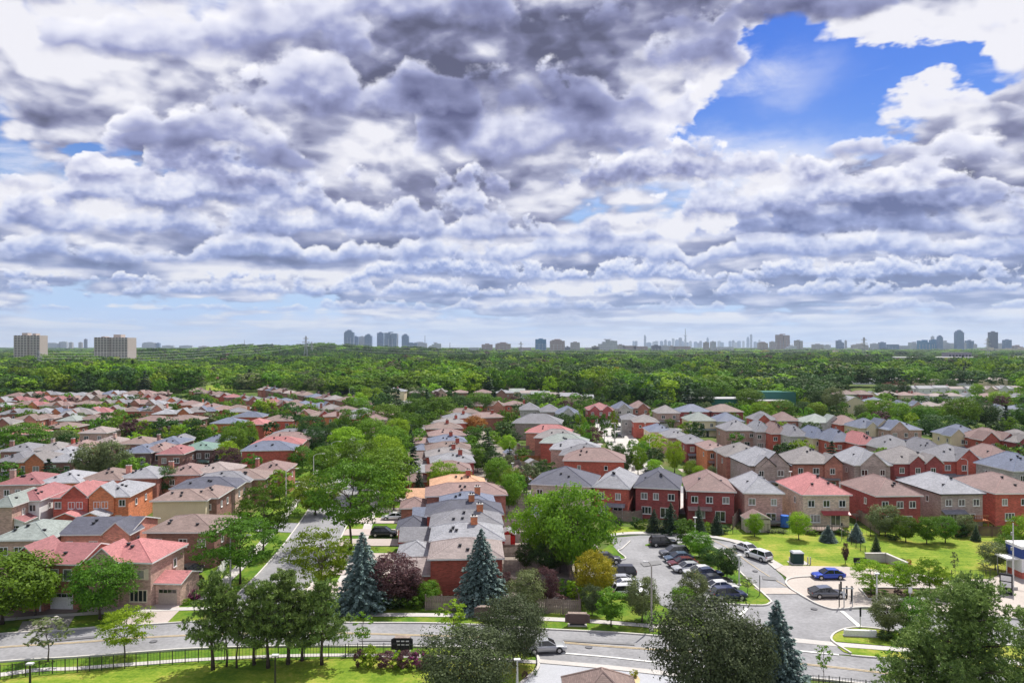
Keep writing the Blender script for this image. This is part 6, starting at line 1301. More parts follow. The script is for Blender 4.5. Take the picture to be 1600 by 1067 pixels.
def kiosk(px, py, label, nm, ang=0, w=2.1, h=1.5, mat=None, slots=False, legs=True):
    x, y = G(px, py); r = empty(nm, (x, y, 0), rad(ang)); tag(r, label, 'mailbox', 'community mailboxes'); m = mat or noisy('mailbox_brown', (.13, .085, .085), .06)
    b = MB(); b.box(-w / 2, w / 2, -.28, .28, .35, h); link('body', b.mesh('body', m), r)
    for s in (-1, 1):
        b = MB(); b.hexa([(s * w / 2, -.25, .45), (s * (w / 2 + .45), -.45, .5), (s * (w / 2 + .45), -.38, .5), (s * w / 2, .2, .45), (s * w / 2, -.25, h), (s * (w / 2 + .45), -.45, h - .05), (s * (w / 2 + .45), -.38, h - .05), (s * w / 2, .2, h)]); link('side_panel', b.mesh('side_panel', m), r)
    b = MB(); b.box(-w * .42, w * .42, -.22, .22, .12, .35); link('pedestal', b.mesh('pedestal', DARKT), r); b = MB(); b.box(-w * .55, w * .55, -.4, .4, 0, .12); link('base', b.mesh('base', CONC), r)
    b = MB(); b.box(-w / 2 - .1, w / 2 + .1, -.34, .34, h, h + .06); link('top', b.mesh('top', WOOD), r)
    if slots:
        for k in range(6): b = MB(); xx = -w * .42 + k % 3 * w * .34; zz_ = h * (.85 if k < 3 else .62); b.box(xx, xx + w * .24, -.31, -.28, zz_ - .13, zz_); link('notice', b.mesh('notice', WHITE), r)
kiosk(902, 977, 'brown community mailbox with flared sides beside the pavement', 'community_mailbox', -3); kiosk(629, 1019, 'black notice cabinet with small white papers beside the road', 'notice_cabinet', 0, 1.5, 1.7, noisy('cabinet_black', (.02, .02, .022), .1), True); kiosk(757, 966, 'brown community mailbox half hidden behind the dark maple', 'community_mailbox', 0, 1.6)
x_, y_ = G(1246, 880); r_ = empty('transformer_box', (x_, y_, 0), 0); tag(r_, 'dark green electrical box on a concrete pad with posts', 'electrical box')
b = MB(); b.box(-1.3, 1.5, -1, 1, 0, .12); link('pad', b.mesh('pad', CONC), r_); b = MB(); b.box(-.9, .75, -.7, .7, .12, 1.75); link('cabinet', b.mesh('cabinet', noisy('box_green', (.02, .05, .045), .08)), r_); b = MB(); b.hexa([(-1.0, -.8, 1.75), (.85, -.8, 1.75), (.85, .8, 1.75), (-1.0, .8, 1.75), (-.8, -.6, 1.95), (.65, -.6, 1.95), (.65, .6, 1.95), (-.8, .6, 1.95)]); link('lid', b.mesh('lid', METAL), r_)
for q in (-1.5, 1.35, 1.75): b = MB(); b.cyl(q, -.7, 0, 1.2, .1, 8); link('bollard', b.mesh('bollard', CONC), r_)
def sign(px, base, h, w, hh, col, label, pole=METAL, text=None, n=1, tcol=None, nm='road_sign'):
    x, y = G(px, base); r = empty(nm, (x, y, 0)); tag(r, label, 'sign'); b = MB(); b.cyl(0, 0, 0, h, .05, 6); link('pole', b.mesh('pole', pole), r); b = MB(); b.box(-w / 2, w / 2, -.08, -.05, h - hh, h); link('panel', b.mesh('panel', col), r); return r
SW = noisy('sign_white', (.7, .7, .7), .02); SB = noisy('sign_black', (.02, .02, .025), .05)
sign(1311, 950, 3.2, .12, 3.0, SB, 'thin dark post left of the sign frame on the plaza'); sign(1422, 940, 2.0, .5, .8, SW, 'small white sign standing in the planting bed'); sign(1187, 930, 2.8, .08, 2.6, SB, 'leaning thin marker post at the crosswalk', nm='marker_post'); sign(1344, 982, 2.6, .22, 1.1, SB, 'narrow dark sign post on the tip of the lens-shaped lawn')
sign(538, 951, 2.7, .15, .4, SW, 'white post with small plate beside the blue spruce'); sign(838, 1040, 2.6, .5, .5, SW, 'dark sign post at the corner of the forecourt', BLACKM); sign(1315, 905 - 60, 3.2, .3, .5, SB, 'thin pole behind the lawn near the round bushes')
sign(304, 946, 2.0, .1, .2, SB, 'thin dark post at the corner of the pink driveway', BLACKM, nm='marker_post'); sign(336, 805 + 20, 2.4, .5, .4, SW, 'white street sign among the roofs behind the brown house')
x_, y_ = G(1320, 949); r_ = empty('sign_frame', (x_, y_, 0)); tag(r_, 'grey information frame on two posts beside the dark coupe', 'sign')
for q in (-.1, 1.0): b = MB(); b.box(q - .05, q + .05, -.05, .05, 0, 2.6); link('post', b.mesh('post', METAL), r_)
b = MB(); b.box(-.35, 1.15, -.06, .06, 2.45, 2.6); link('beam', b.mesh('beam', METAL), r_); b = MB(); b.box(-.3, .0, -.09, -.05, 1.3, 2.3); link('panel', b.mesh('panel', SW), r_); b = MB(); b.box(.75, .95, -.09, -.05, .9, 2.3); link('panel', b.mesh('panel', SB), r_)
for i, (px, py, h_) in enumerate(((1314, 931, 1.9), (1323, 935, 1.6), (1331, 940, 2.0))): x_, y_ = G(px, py); b = MB(); b.box(-.09, .09, -.09, .09, 0, h_); tag(link('bollard', b.mesh('bollard', SB), None, (x_, y_, .1)), 'dark square bollard behind the coupe, %s from the left' % nth(i + 1), 'bollard', 'dark bollards by the coupe')
x_, y_ = G(1572, 929); r_ = empty('totem_sign', (x_, y_, 0), rad(-38)); tag(r_, 'tall black totem sign with pale panels at the right of the plaza', 'sign'); b = MB(); b.box(-.75, .75, -.16, .16, 0, 2.9); link('body', b.mesh('body', SB), r_)
for z0, z1 in ((1.95, 2.65), (1.1, 1.8)): b = MB(); b.box(-.6, .6, -.19, -.16, z0, z1); link('panel', b.mesh('panel', SW), r_)
for k in range(5): b = MB(); b.box(-.5 + k * .2, -.38 + k * .2, -.18, -.16, .45, .75); link('mark', b.mesh('mark', METAL), r_)
x_, y_ = G(1583, 921); r_ = empty('flag_pole', (x_, y_, 0)); tag(r_, 'tall pale pole on a concrete footing near the totem sign', 'pole'); b = MB(); b.tube([(0, 0, 0), (0, 0, 9.3)], [.13, .07], 8); link('pole', b.mesh('pole', WPOLE), r_); b = MB(); b.box(-.4, .4, -.4, .4, 0, .5); link('footing', b.mesh('footing', CONC), r_)
for z in (5.5, 7.6): b = MB(); b.box(-.28, -.1, -.12, .12, z, z + .45); link('speaker', b.mesh('speaker', METAL), r_)
for px, py, w_, lb_ in ((1392, 943, 2.4, 'white stone bench in front of the bed, left one'), (1443, 942, 2.3, 'white stone bench in front of the bed, right one')):
    x_, y_ = G(px, py); r_ = empty('stone_bench', (x_, y_, .1)); tag(r_, lb_, 'bench', 'white stone benches'); b = MB(); b.box(-w_ / 2, w_ / 2, -.35, .35, .35, .62); link('seat', b.mesh('seat', WHITE), r_)
    for s in (-1, 1): b = MB(); b.box(s * w_ * .38 - .15, s * w_ * .38 + .15, -.28, .28, 0, .349); link('leg', b.mesh('leg', CONC), r_)
x_, y_ = G(1344, 995); r_ = empty('low_wall_sign', (x_, y_, .1), rad(-6)); tag(r_, 'long pale low concrete slab on the lens-shaped lawn', 'low wall'); b = MB(); b.box(-1.8, 1.8, -.2, .2, 0, .75); link('slab', b.mesh('slab', WHITE), r_); b = MB(); b.box(-1.9, 1.9, -.28, .28, -.05, .1); link('footing', b.mesh('footing', CONC), r_)
x_, y_ = G(1492, 931); r_ = empty('bike_rack', (x_, y_, .08), rad(4)); tag(r_, 'wavy grey bicycle rack right of the planting bed', 'bike rack')
b = MB(); b.tube([(-2 + i * .1, 0, .5 + .42 * math.sin(i * .78)) for i in range(41)], .05, 6); link('wave_tube', b.mesh('wave_tube', METAL), r_)
for q in (-2, 2): b = MB(); b.cyl(q, 0, 0, .95, .05, 6); link('post', b.mesh('post', METAL), r_)
cw = [G(1352, 878), G(1384, 878), G(1417, 893)]; r_ = empty('retaining_wall', (*cw[0], 0)); tag(r_, 'pale concrete retaining wall with a bend below the lawn', 'wall')
for a, b_ in zip(cw, cw[1:]):
    d = math.hypot(b_[0] - a[0], b_[1] - a[1]); m_ = MB(); m_.box(0, d, -.15, .15, 0, 1.35); link('panel', m_.mesh('panel', CONC), r_, (a[0] - cw[0][0], a[1] - cw[0][1], 0), math.atan2(b_[1] - a[1], b_[0] - a[0])); m_ = MB(); m_.box(-.05, d + .05, -.22, .22, 1.35, 1.47); link('coping', m_.mesh('coping', KERB), r_, (a[0] - cw[0][0], a[1] - cw[0][1], 0), math.atan2(b_[1] - a[1], b_[0] - a[0]))
x_, y_ = G(1345, 884); r_ = empty('garden_bench', (x_, y_, .1)); tag(r_, 'dark bench at the left end of the concrete wall', 'bench'); b = MB(); b.box(-1, 1, -.3, .3, .4, .5); link('seat', b.mesh('seat', SB), r_); b = MB(); b.box(-1, 1, .28, .34, .5, 1.1); link('backrest', b.mesh('backrest', SB), r_)
for s in (-.85, .85): b = MB(); b.box(s - .05, s + .05, -.25, .3, 0, .4); link('leg', b.mesh('leg', SB), r_)
x_, y_ = G(296, 923); r_ = empty('wheelie_bin', (x_, y_, .1)); tag(r_, 'green wheelie bin beside the tan garage', 'bin'); b = MB(); b.hexa([(-.25, -.28, .1), (.25, -.28, .1), (.25, .28, .1), (-.25, .28, .1), (-.32, -.36, 1.0), (.32, -.36, 1.0), (.32, .36, 1.0), (-.32, .36, 1.0)]); link('body', b.mesh('body', noisy('bin_green', (.01, .09, .04), .05)), r_); b = MB(); b.box(-.34, .34, -.38, .38, 1.0, 1.07); link('lid', b.mesh('lid', SB), r_)
def deck(px, py, w, d, h, mat, label, ang=0):
    x, y = G(px, py, h); r = empty('wooden_deck', (x, y, 0), rad(ang)); tag(r, label, 'deck', 'raised garden decks'); b = MB(); b.box(-w / 2, w / 2, 0, d, h - .2, h); link('platform', b.mesh('platform', mat), r)
    for s in (-1, 1): b = MB(); b.box(s * (w / 2 - .1) - .08, s * (w / 2 - .1) + .08, .1, .26, 0, h - .2); link('post', b.mesh('post', mat), r)
    b = MB(); b.box(-w / 2, w / 2, 0, .06, h + .85, h + .95)
    for i in range(int(w / .3)): b.box(-w / 2 + i * .3, -w / 2 + i * .3 + .06, .0, .05, h, h + .86)
    link('railing', b.mesh('railing', mat), r)
    b = MB()
    for i in range(6): b.box(w / 2 + .1 + i * .28, w / 2 + .38 + i * .28, .1, 1.2, h - .3 - i * h / 6.5, h - .2 - i * h / 6.5)
    link('stairs', b.mesh('stairs', mat), r)
deck(1527, 813, 4.5, 2.6, 1.3, WOODR, 'red stained deck with stairs behind the mauve brick house'); deck(970, 805, 4, 2.4, 1.0, WOOD, 'grey wooden deck behind the first bright red house'); deck(1290, 828, 7, 2.6, .8, WOOD, 'long garden deck below the red awning'); deck(1212, 816, 5, 2.4, 1.0, noisy('deck_grey', (.2, .2, .21), .1), 'grey railed deck behind the pink brick house'); deck(1350, 806, 3, 2.4, 1.2, WOOD, 'small deck beside the sloping fence')
x_, y_ = G(1226, 824); r_ = empty('play_slide', (x_, y_, 0)); tag(r_, 'blue round play tower beside the grey deck', 'play tower'); b = MB(); b.tube([(0, 0, .2), (0, 0, 2.3)], .8, 12); link('drum', b.mesh('drum', noisy('play_blue', (.03, .12, .45), .05)), r_); b = MB(); b.cyl(1.0, 0, 0, 2.8, .06, 6); link('post', b.mesh('post', WHITE), r_)

for i, (px, py, nm_) in enumerate([(1272, 952, 'manhole cover on the entrance road below the plaza kerb'), (1180, 893, 'manhole cover beside the loop road lane line'), (1010, 905, 'manhole cover in the middle of the car park'), (700, 1002, 'manhole cover on the front road left of the dark maple'), (240, 1003, 'manhole cover on the front road near the young trees'), (920, 1012, 'manhole cover on the front road right of the silver car'), (432, 905, 'manhole cover at the mouth of the avenue')]):
    x_, y_ = G(px, py); b = MB(); b.tube([(0, 0, 0), (0, 0, .02)], .42, 14); tag(link('manhole_cover', b.mesh('manhole_cover', ASPH2), None, (x_, y_, .135)), nm_, 'manhole cover', 'manhole covers')
for q in ([(1000, 880), (1030, 876), (1034, 882), (1006, 886)], [(1190, 900), (1212, 903), (1216, 908), (1192, 906)], [(330, 985), (420, 983), (424, 986), (332, 988)], [(880, 1000), (990, 1006), (992, 1009), (882, 1003)], [(560, 1000), (640, 1000), (640, 1003), (562, 1003)], [(60, 1003), (150, 994), (152, 997), (62, 1006)]): sheet('road_patch', q, .118, ASPH2 if R.random() < .4 else noisy('patched_asphalt', (.18, .18, .185), .1, .5, .9))
for k in range(9): q = (1050 + k * 8, 872 + k * 7.6); a_, b_ = G(*q), G(q[0] + 42, q[1] - 3); ribbon('stall_line', [a_, b_], .09, .112, PAINTW)
# ------------------------------------------------------------------ trees and shrubs near to us
gp = 'pines on the front lawn'
for (px, b_, t_, w_, k_, l_) in [(333, 1046, 903, 92, 'pine', 'leftmost pine with bent trunk on the front lawn'), (354, 1041, 925, 52, 'pine_thin', 'thin pine with a bent bare trunk, second from the left'), (370, 1043, 930, 46, 'pine_thin', 'slender pine with straight thin trunk, third from the left'), (397, 1038, 922, 84, 'pine', 'pine in the middle of the lawn group, fourth from the left'),
                               (419, 1043, 912, 96, 'pine', 'broad dark pine in the lawn group behind the park lamp'), (450, 1037, 898, 96, 'pine', 'tall pine in the lawn group left of the last one'), (503, 1038, 912, 84, 'pine', 'rightmost pine of the lawn group with a short trunk'), (472, 1032, 925, 80, 'pine', 'pine behind the two rightmost pines of the lawn')]:
    tpx(k_, px, b_, t_, w_, l_, gp)
tpx('olive_young', 75, 1034, 960, 66, 'thin olive young tree between road and park fence', 'young trees along the front road'); tpx('light_airy', 195, 1027, 948, 76, 'young bright green tree between road and park fence', 'young trees along the front road')
tpx('maple', 3, 975, 868, 150, 'leafy maple cut by the left edge beside the front road'); tpx('light', 55, 962, 893, 60, 'light green tree in front of the red brick house at left'); tpx('maple', 156, 967, 875, 92, 'round maple in front of the pink-red metal roof house')
tpx('light_young', 566, 1014, 957, 34, 'slim young tree left of the black notice cabinet', 'young trees along the front road'); tpx('light_young', 707, 1020, 932, 48, 'slim young tree in front of the wooden fence', 'young trees along the front road'); tpx('light_young', 1287, 1068, 1003, 24, 'small upright young tree beside the bottom fence', 'young trees along the front road'); tpx('maple_young', 1393, 1090, 1006, 44, 'young tree just left of the big right pine', 'young trees along the front road')
tpx('spruce', 566, 951, 833, 96, 'broad blue spruce beside the avenue corner', 'blue spruces'); tpx('spruce', 752, 948, 828, 96, 'blue spruce standing against the red brick gable', 'blue spruces'); tpx('spruce', 1214, 1100, 940, 122, 'tall blue spruce at the bottom edge right of the dark maple', 'blue spruces')
tpx('purple', 612, 945, 868, 86, 'purple-brown crab apple beside the broad blue spruce', 'purple-leaved trees'); tpx('purple', 583 + 55, 945, 895, 46, 'lower purple-brown tree touching the small green bush', 'purple-leaved trees')
tpx('bronze_big', 803, 1040, 936, 96, 'dark bronze maple behind the pavement left of the silver car', 'dark bronze maples'); tpx('bronze_big', 728, 1120, 983, 138, 'dark bronze maple rising from the bottom edge, left one', 'dark bronze maples'); tpx('bronze_big', 1108, 1130, 940, 164, 'huge dark bronze maple rising from the bottom edge', 'dark bronze maples'); tpx('bronze_big', 1150, 1130, 975, 110, 'dark bronze maple merging into the right of the huge one', 'dark bronze maples')
tpx('pine_full', 1512, 1150, 918, 250, 'huge dense pine rising from the bottom right'); tpx('pine_full', 1620, 1130, 965, 110, 'dense pine cut by the right edge'); tpx('pine', 1445, 1120, 1000, 120, 'lower pine left of the huge dense pine')
tpx('olive', 1388, 992, 930, 54, 'dull olive tree on the lens-shaped lawn', 'trees round the car park'); tpx('maple', 1428, 995, 936, 52, 'green tree between the olive tree and the huge pine', 'trees round the car park')
tpx('maple_airy', 375, 912, 806, 120, 'large maple behind the nearest street lamp', 'big trees of the avenue'); tpx('light_airy', 502, 937, 826, 98, 'airy light green tree right of the avenue mouth', 'big trees of the avenue'); tpx('maple_airy', 548, 858, 716, 132, 'largest spreading ash over the avenue', 'big trees of the avenue')
tpx('maple_airy', 412, 868, 756, 86, 'spreading tree left of the avenue behind the lamp tree', 'big trees of the avenue'); tpx('maple', 352, 862, 806, 60, 'tree behind the brown brick house beside the avenue', 'big trees of the avenue')
tpx('maple', 287, 815, 778, 46, 'small round tree against the cream wall'); tpx('maple', 281, 880, 850, 40, 'small bushy tree between metal roof and brown house')
tpx('light', 493, 805, 745, 70, 'bright tree over the avenue left of the largest ash', 'big trees of the avenue'); tpx('maple', 600, 782, 702, 92, 'green tree over the avenue beside the purple shrub', 'big trees of the avenue')
av_t = [(510, 745, 698, 64, 'light'), (562, 775, 690, 84, 'maple'), (600, 758, 682, 70, 'light'), (540, 720, 668, 58, 'light'), (610, 735, 668, 66, 'maple'), (556, 690, 640, 62, 'maple'), (580, 705, 655, 56, 'maple'), (622, 700, 655, 44, 'light'), (604, 672, 632, 60, 'maple'), (640, 688, 645, 46, 'maple'), (650, 662, 622, 56, 'maple'), (688, 660, 620, 62, 'maple'), (715, 655, 618, 54, 'dark'), (748, 650, 614, 50, 'maple'), (620, 655, 625, 50, 'dark'), (493, 712, 668, 40, 'dark'), (530, 690, 655, 40, 'light'), (472, 735, 698, 46, 'maple'), (660, 640, 606, 40, 'dark'), (580, 640, 606, 44, 'light'), (560, 655, 622, 44, 'maple')]
for i, (px, b_, t_, w_, k_) in enumerate(sorted(av_t, key=lambda q: -q[1])): tpx(k_, px, b_, t_, w_ * .86, '%s tree lining the avenue, %s going away beyond the largest ash' % (ADJ[k_], nth(i + 1)), 'trees lining the avenue')
# middle back yards
mid_t = [('maple', 900, 905, 762, 104, 'largest dense tree left of the car park'), ('maple', 880, 893, 785, 70, 'dense green tree just behind the largest dense tree'), ('light', 845, 880, 772, 84, 'light green tree left of the largest dense tree'), ('yellow', 929, 938, 862, 60, 'yellow and orange leaved tree beside the parked black crossover'), ('maple_tall', 955, 978, 916, 44, 'narrow green tree beside the pavement below the cars'), ('olive', 1003, 972, 903, 52, 'olive green tree in front of the white crossover'), ('bronze', 925, 962, 915, 32, 'thin bronze tree left of the narrow green tree'),
         ('dark', 858, 895, 848, 46, 'small dark round tree above the purple ones'), ('dark', 822, 892, 850, 30, 'dark upright shrub tree beside the tan playhouse'), ('olive', 824, 955, 892, 56, 'olive tree behind the wooden fence right of the spruce'), ('purple', 853, 950, 888, 36, 'purple tree behind the wooden fence'), ('purple', 790, 935, 895, 24, 'small purple tree right of the spruce'), ('light', 885, 880, 838, 34, 'light green small tree under the largest dense tree'), ('olive', 875, 895, 835, 40, 'grey-green half bare tree below the largest dense tree'),
         ('maple', 795, 800, 740, 40, 'green tree in the middle back yards by the pole'), ('maple', 777, 765, 716, 40, 'green tree beside the seventh back yard'), ('light', 800, 778, 732, 36, 'yellowish tree right of the pale pole in the yards'), ('maple', 746, 738, 700, 34, 'tree behind the column of houses near the orange roof'), ('dark', 770, 745, 705, 30, 'dark tree in the yards behind the column'), ('light', 793, 710, 680, 26, 'light green tree in the upper yards'), ('autumn', 742, 680, 650, 36, 'orange-brown tree beside the upper column houses'), ('maple', 738, 700, 667, 30, 'tree just below the orange-brown one'), ('light', 692, 775, 722, 44, 'olive-yellow tree in front of the middle column houses'), ('fir', 655, 775, 728, 24, 'dark conifer in front of the middle column houses'), ('fir', 642, 725, 665, 26, 'tall dark conifer right of the avenue'),
         ('maple', 668, 945, 908, 40, 'round green bush tree left of the red brick gable'), ('purple', 628, 735, 722, 24, 'small plum tree beside the upper garages')]
for k_, px, b_, t_, w_, l_ in mid_t: tpx(k_, px, b_, t_, w_, l_, 'trees of the middle back yards')
# car park trees
cp = [('maple_tall', 1071, 858, 808, 34, 'pointed tree at the head of the green island'), ('maple', 1092, 872, 831, 40, 'round tree on the island behind the slanting row'), ('dark', 1112, 880, 855, 32, 'dark tree on the island, third from the top'), ('dark', 1136, 905, 857, 40, 'roundest dark tree on the island beside the slim lamp'), ('olive', 1086, 945, 893, 42, 'olive tree between the parked sedans and the huge maple'), ('maple', 1066, 955, 918, 36, 'green tree just left of the olive one above the huge maple'), ('olive_young', 1168, 928, 898, 22, 'nearly bare young tree at the tip of the island')]
for k_, px, b_, t_, w_, l_ in cp: tpx(k_, px, b_, t_, w_, l_, 'trees on the green island')
ev = [('fir', 1022, 832, 795, 30, 'dark conifer left of the widest one behind the loop road'), ('fir', 1048, 833, 786, 42, 'widest dark conifer behind the loop road'), ('fir', 1092, 833, 790, 26, 'slim conifer in front of the dark red house'), ('fir', 1120, 834, 800, 26, 'conifer right of the slim one by the dark red house'), ('fir', 1369, 863, 835, 18, 'small pointed conifer above the concrete wall'), ('fir', 1525, 845, 820, 18, 'small conifer in front of the dark wooden fence'), ('spruce', 1294, 846, 820, 30, 'low spreading blue conifer on the lawn, left one'), ('spruce', 1338, 845, 817, 28, 'low blue conifer on the lawn, right one')]
for k_, px, b_, t_, w_, l_ in ev: tpx(k_, px, b_, t_, w_, l_, 'conifers behind the loop road')
lw = [('light', 1179, 838, 803, 26, 'small bright tree on the lawn beside the shed'), ('light', 1248, 843, 801, 32, 'bright round tree on the lawn by the blue play tower'), ('olive', 1383, 838, 790, 50, 'broad olive tree behind the lawn right of the red awning'), ('maple', 1415, 847, 807, 36, 'round green bush tree on the lawn, first of three'), ('maple', 1448, 850, 808, 38, 'round green bush tree on the lawn, second of three'), ('maple', 1477, 848, 807, 36, 'round green bush tree on the lawn, third of three'), ('olive', 1509, 838, 805, 28, 'small grey-green tree left of the little conifer'),
      ('olive_young', 1540, 897, 872, 20, 'thin sapling at the fence corner on the lawn'), ('olive', 1555, 890, 848, 44, 'blue-green tree near the plaza fence'), ('maple', 1580, 870, 835, 40, 'green tree left of the pole at right'), ('light', 1597, 868, 808, 44, 'light green tree cut by the right edge'), ('purple', 1321, 881, 848, 10, 'tiny red-leaved columnar sapling on the lawn'), ('olive_young', 1492, 905, 858, 12, 'bare sapling standing at the plaza edge of the lawn')]
for k_, px, b_, t_, w_, l_ in lw: tpx(k_, px, b_, t_, w_, l_, 'trees on the station lawn')
for i, (px, b_, t_, w_, k_) in enumerate([(1361, 931, 873, 56, 'light_airy'), (1398, 930, 876, 48, 'light_airy'), (1420, 932, 880, 42, 'yellow'), (1452, 931, 872, 46, 'light_airy'), (1470, 933, 890, 40, 'light_airy')]): tpx(k_ if k_ != 'yellow' else 'light_airy', px, b_, t_, w_, 'airy yellow-green tree in the planting bed, %s from the left' % nth(i + 1), 'airy trees in the planting bed')
# shrubs
hd = 'purple hedge at the front lawn'
for px, b_, t_, w_, k_, l_ in [(561, 1040, 1020, 14, 'purple', 'purple shrub at the left end of the lawn hedge'), (577, 1041, 1016, 24, 'light', 'bright green shrub second in the lawn hedge'), (602, 1041, 1023, 26, 'purple', 'purple shrub third in the lawn hedge'), (620, 1041, 1024, 18, 'light', 'green shrub between two purple ones in the lawn hedge'), (636, 1042, 1021, 26, 'purple', 'purple shrub fifth in the lawn hedge'), (656, 1042, 1022, 26, 'magenta', 'purple shrub near the right end of the lawn hedge'), (672, 1040, 1022, 18, 'light', 'green shrub ending the lawn hedge')]: bpx(k_, px, b_ + 1, t_ - 7, w_ * 1.3, l_, hd)
sh = [(306, 935, 921, 26, 'magenta', 'magenta flowering shrub beside the pink driveway'), (292, 944, 934, 14, 'light', 'light green shrub beside the driveway post'), (310, 917, 897, 18, 'purple', 'small pink-brown tree shrub beside the garage'), (150, 948, 938, 12, 'autumn', 'reddish shrub beside the front door path'), (40, 945, 928, 50, 'maple', 'green shrub row below the front left windows'), (80, 938, 925, 14, 'maple', 'green shrub by the white downpipe'),
      (590, 950, 930, 40, 'dark', 'dark hedge shrub below the broad blue spruce'), (618, 950, 932, 36, 'dark', 'dark hedge shrub below the purple tree'), (645, 951, 930, 30, 'maple', 'green shrub left of the wooden fence'), (560, 950, 938, 26, 'dark', 'low dark shrub at the avenue corner'), (655, 938, 912, 38, 'light', 'bright green bush left of the red gable'),
      (993, 824, 807, 18, 'dark', 'dark shrub below the grey deck'), (1005, 826, 812, 20, 'maple', 'green shrub left of the conifers'), (965, 825, 808, 18, 'dark', 'shrub beside the brown wooden fence'), (1105, 831, 815, 14, 'light', 'light shrub between the conifers by the dark red house'), (1130, 833, 820, 20, 'dark', 'low dark shrub left of the shed'),
      (1205, 832, 826, 16, 'olive', 'grey shrub behind the wire fence'), (1220, 832, 826, 20, 'olive', 'pale shrub below the blue play tower'), (1268, 835, 827, 20, 'light', 'shrub below the long garden deck'), (1318, 836, 826, 20, 'maple', 'shrub right of the long garden deck'), (1395, 844, 832, 20, 'dark', 'dark shrub left of the three bush trees'), (1410, 880, 872, 14, 'dark', 'spiky dark shrub at the end of the concrete wall'), (1420, 881, 873, 8, 'autumn', 'small rusty shrub beside the spiky one'), (1500, 840, 818, 24, 'dark', 'ivy-dark shrub before the dark fence'),
      (1360, 927, 916, 22, 'light', 'low green shrub in the planting bed, left end'), (1378, 930, 921, 22, 'maple', 'low green shrub in the bed, second'), (1403, 930, 920, 12, 'purple', 'round dark shrub in the middle of the bed'), (1424, 930, 920, 26, 'light', 'low green shrub in the bed, fourth'), (1450, 931, 921, 26, 'maple', 'low green shrub in the bed, right end'), (1384, 1000, 985, 26, 'dark', 'low dark shrub under the olive tree on the lens lawn'), (1405, 1002, 985, 26, 'maple', 'green shrub right of the low dark shrub'),
      (895, 935, 905, 26, 'light', 'bright creeper mound on the yard fence, upper'), (903, 948, 918, 20, 'light', 'bright creeper mound on the yard fence, lower'), (880, 930, 905, 28, 'maple', 'green garden patch behind the wooden fence'), (941, 890, 870, 26, 'light', 'light shrub under the largest dense tree'), (870, 945, 925, 30, 'purple', 'purple shrub inside the garden corner'), (912, 870, 835, 40, 'maple', 'low foliage at the foot of the largest dense tree'),
      (210, 812, 803, 18, 'autumn', 'reddish shrub beside the orange brick garage'), (78, 815, 806, 14, 'light', 'green shrub between white and red houses'), (82, 830, 822, 10, 'light', 'small shrub beside the dark blue roof'), (10, 815, 795, 26, 'light', 'light green tree shrub at the left edge'), (990, 1058, 1046, 14, 'yellow', 'small yellow-green shrub beside the gatehouse'), (205, 800, 770, 34, 'olive', 'loose olive shrub beside the orange brick house'), (836, 1055, 1044, 6, 'maple', 'small shrub at the forecourt corner'), (820, 1062, 1048, 10, 'purple', 'dark red shrub behind the dark maple')]
for px, b_, t_, w_, k_, l_ in sh: bpx(k_, px, b_, t_, w_, l_)
# trees of the left neighbourhood (placed by eye), then the newer houses
lt = [(38, 712, 662, 72, 'maple'), (96, 700, 672, 38, 'olive'), (170, 752, 690, 60, 'olive'), (140, 755, 694, 50, 'olive'), (262, 775, 730, 40, 'dark'), (168, 682, 646, 32, 'dark'), (184, 690, 650, 36, 'maple'), (208, 692, 655, 40, 'purple'), (226, 690, 655, 30, 'light'), (257, 690, 652, 40, 'dark'), (284, 686, 662, 24, 'light'), (306, 694, 655, 38, 'dark'), (331, 686, 664, 22, 'light'), (362, 715, 668, 40, 'maple'), (384, 700, 658, 32, 'maple'), (355, 730, 690, 30, 'light'), (355, 745, 700, 44, 'purple'), (280, 735, 712, 50, 'purple'), (175, 690, 668, 26, 'maple'), (330, 700, 680, 20, 'maple'), (302, 770, 745, 18, 'olive'), (46, 668, 640, 20, 'maple'), (215, 640, 618, 34, 'dark'), (232, 654, 634, 26, 'dark'), (88, 645, 630, 26, 'dark'), (132, 645, 630, 24, 'olive'), (245, 648, 636, 18, 'maple'), (108, 628, 613, 12, 'light'), (70, 640, 626, 14, 'light'), (300, 625, 608, 36, 'maple'), (340, 622, 600, 18, 'maple'), (410, 600 + 40, 622, 26, 'light'), (372, 648, 622, 26, 'maple'), (355, 642, 626, 18, 'light'), (420, 650, 625, 24, 'light'), (432, 668, 640, 22, 'maple'), (455, 672, 630, 40, 'dark'), (483, 655, 630, 28, 'maple'), (325, 660, 645, 34, 'olive'), (295, 655, 645, 20, 'olive'), (508, 660, 638, 26, 'olive'), (487, 700, 650, 42, 'dark'), (520, 705, 660, 22, 'dark'), (115, 720, 700, 14, 'dark'), (60, 730, 712, 14, 'maple'), (20, 735, 724, 12, 'maple'), (190, 765, 748, 14, 'olive'), (395, 700, 680, 20, 'light'), (20, 690, 672, 24, 'maple'), (560, 640, 612, 30, 'light'), (595, 645, 612, 36, 'dark'), (545, 650, 622, 30, 'maple'), (622, 650, 610, 18, 'fir'), (608, 628, 604, 34, 'dark'), (667, 640, 610, 24, 'fir')]
for i, (px, b_, t_, w_, k_) in enumerate(sorted(lt)):
    kk = k_ + '_far' if (b_ < 700 and k_ != 'fir') else k_
    if k_ == 'fir': kk = 'fir_far'
    tpx(kk, px, b_ + 5, t_, w_, '%s tree among the left house rows, %s from the left' % (ADJ[k_], nth(i + 1)), 'trees among the left rows of houses')
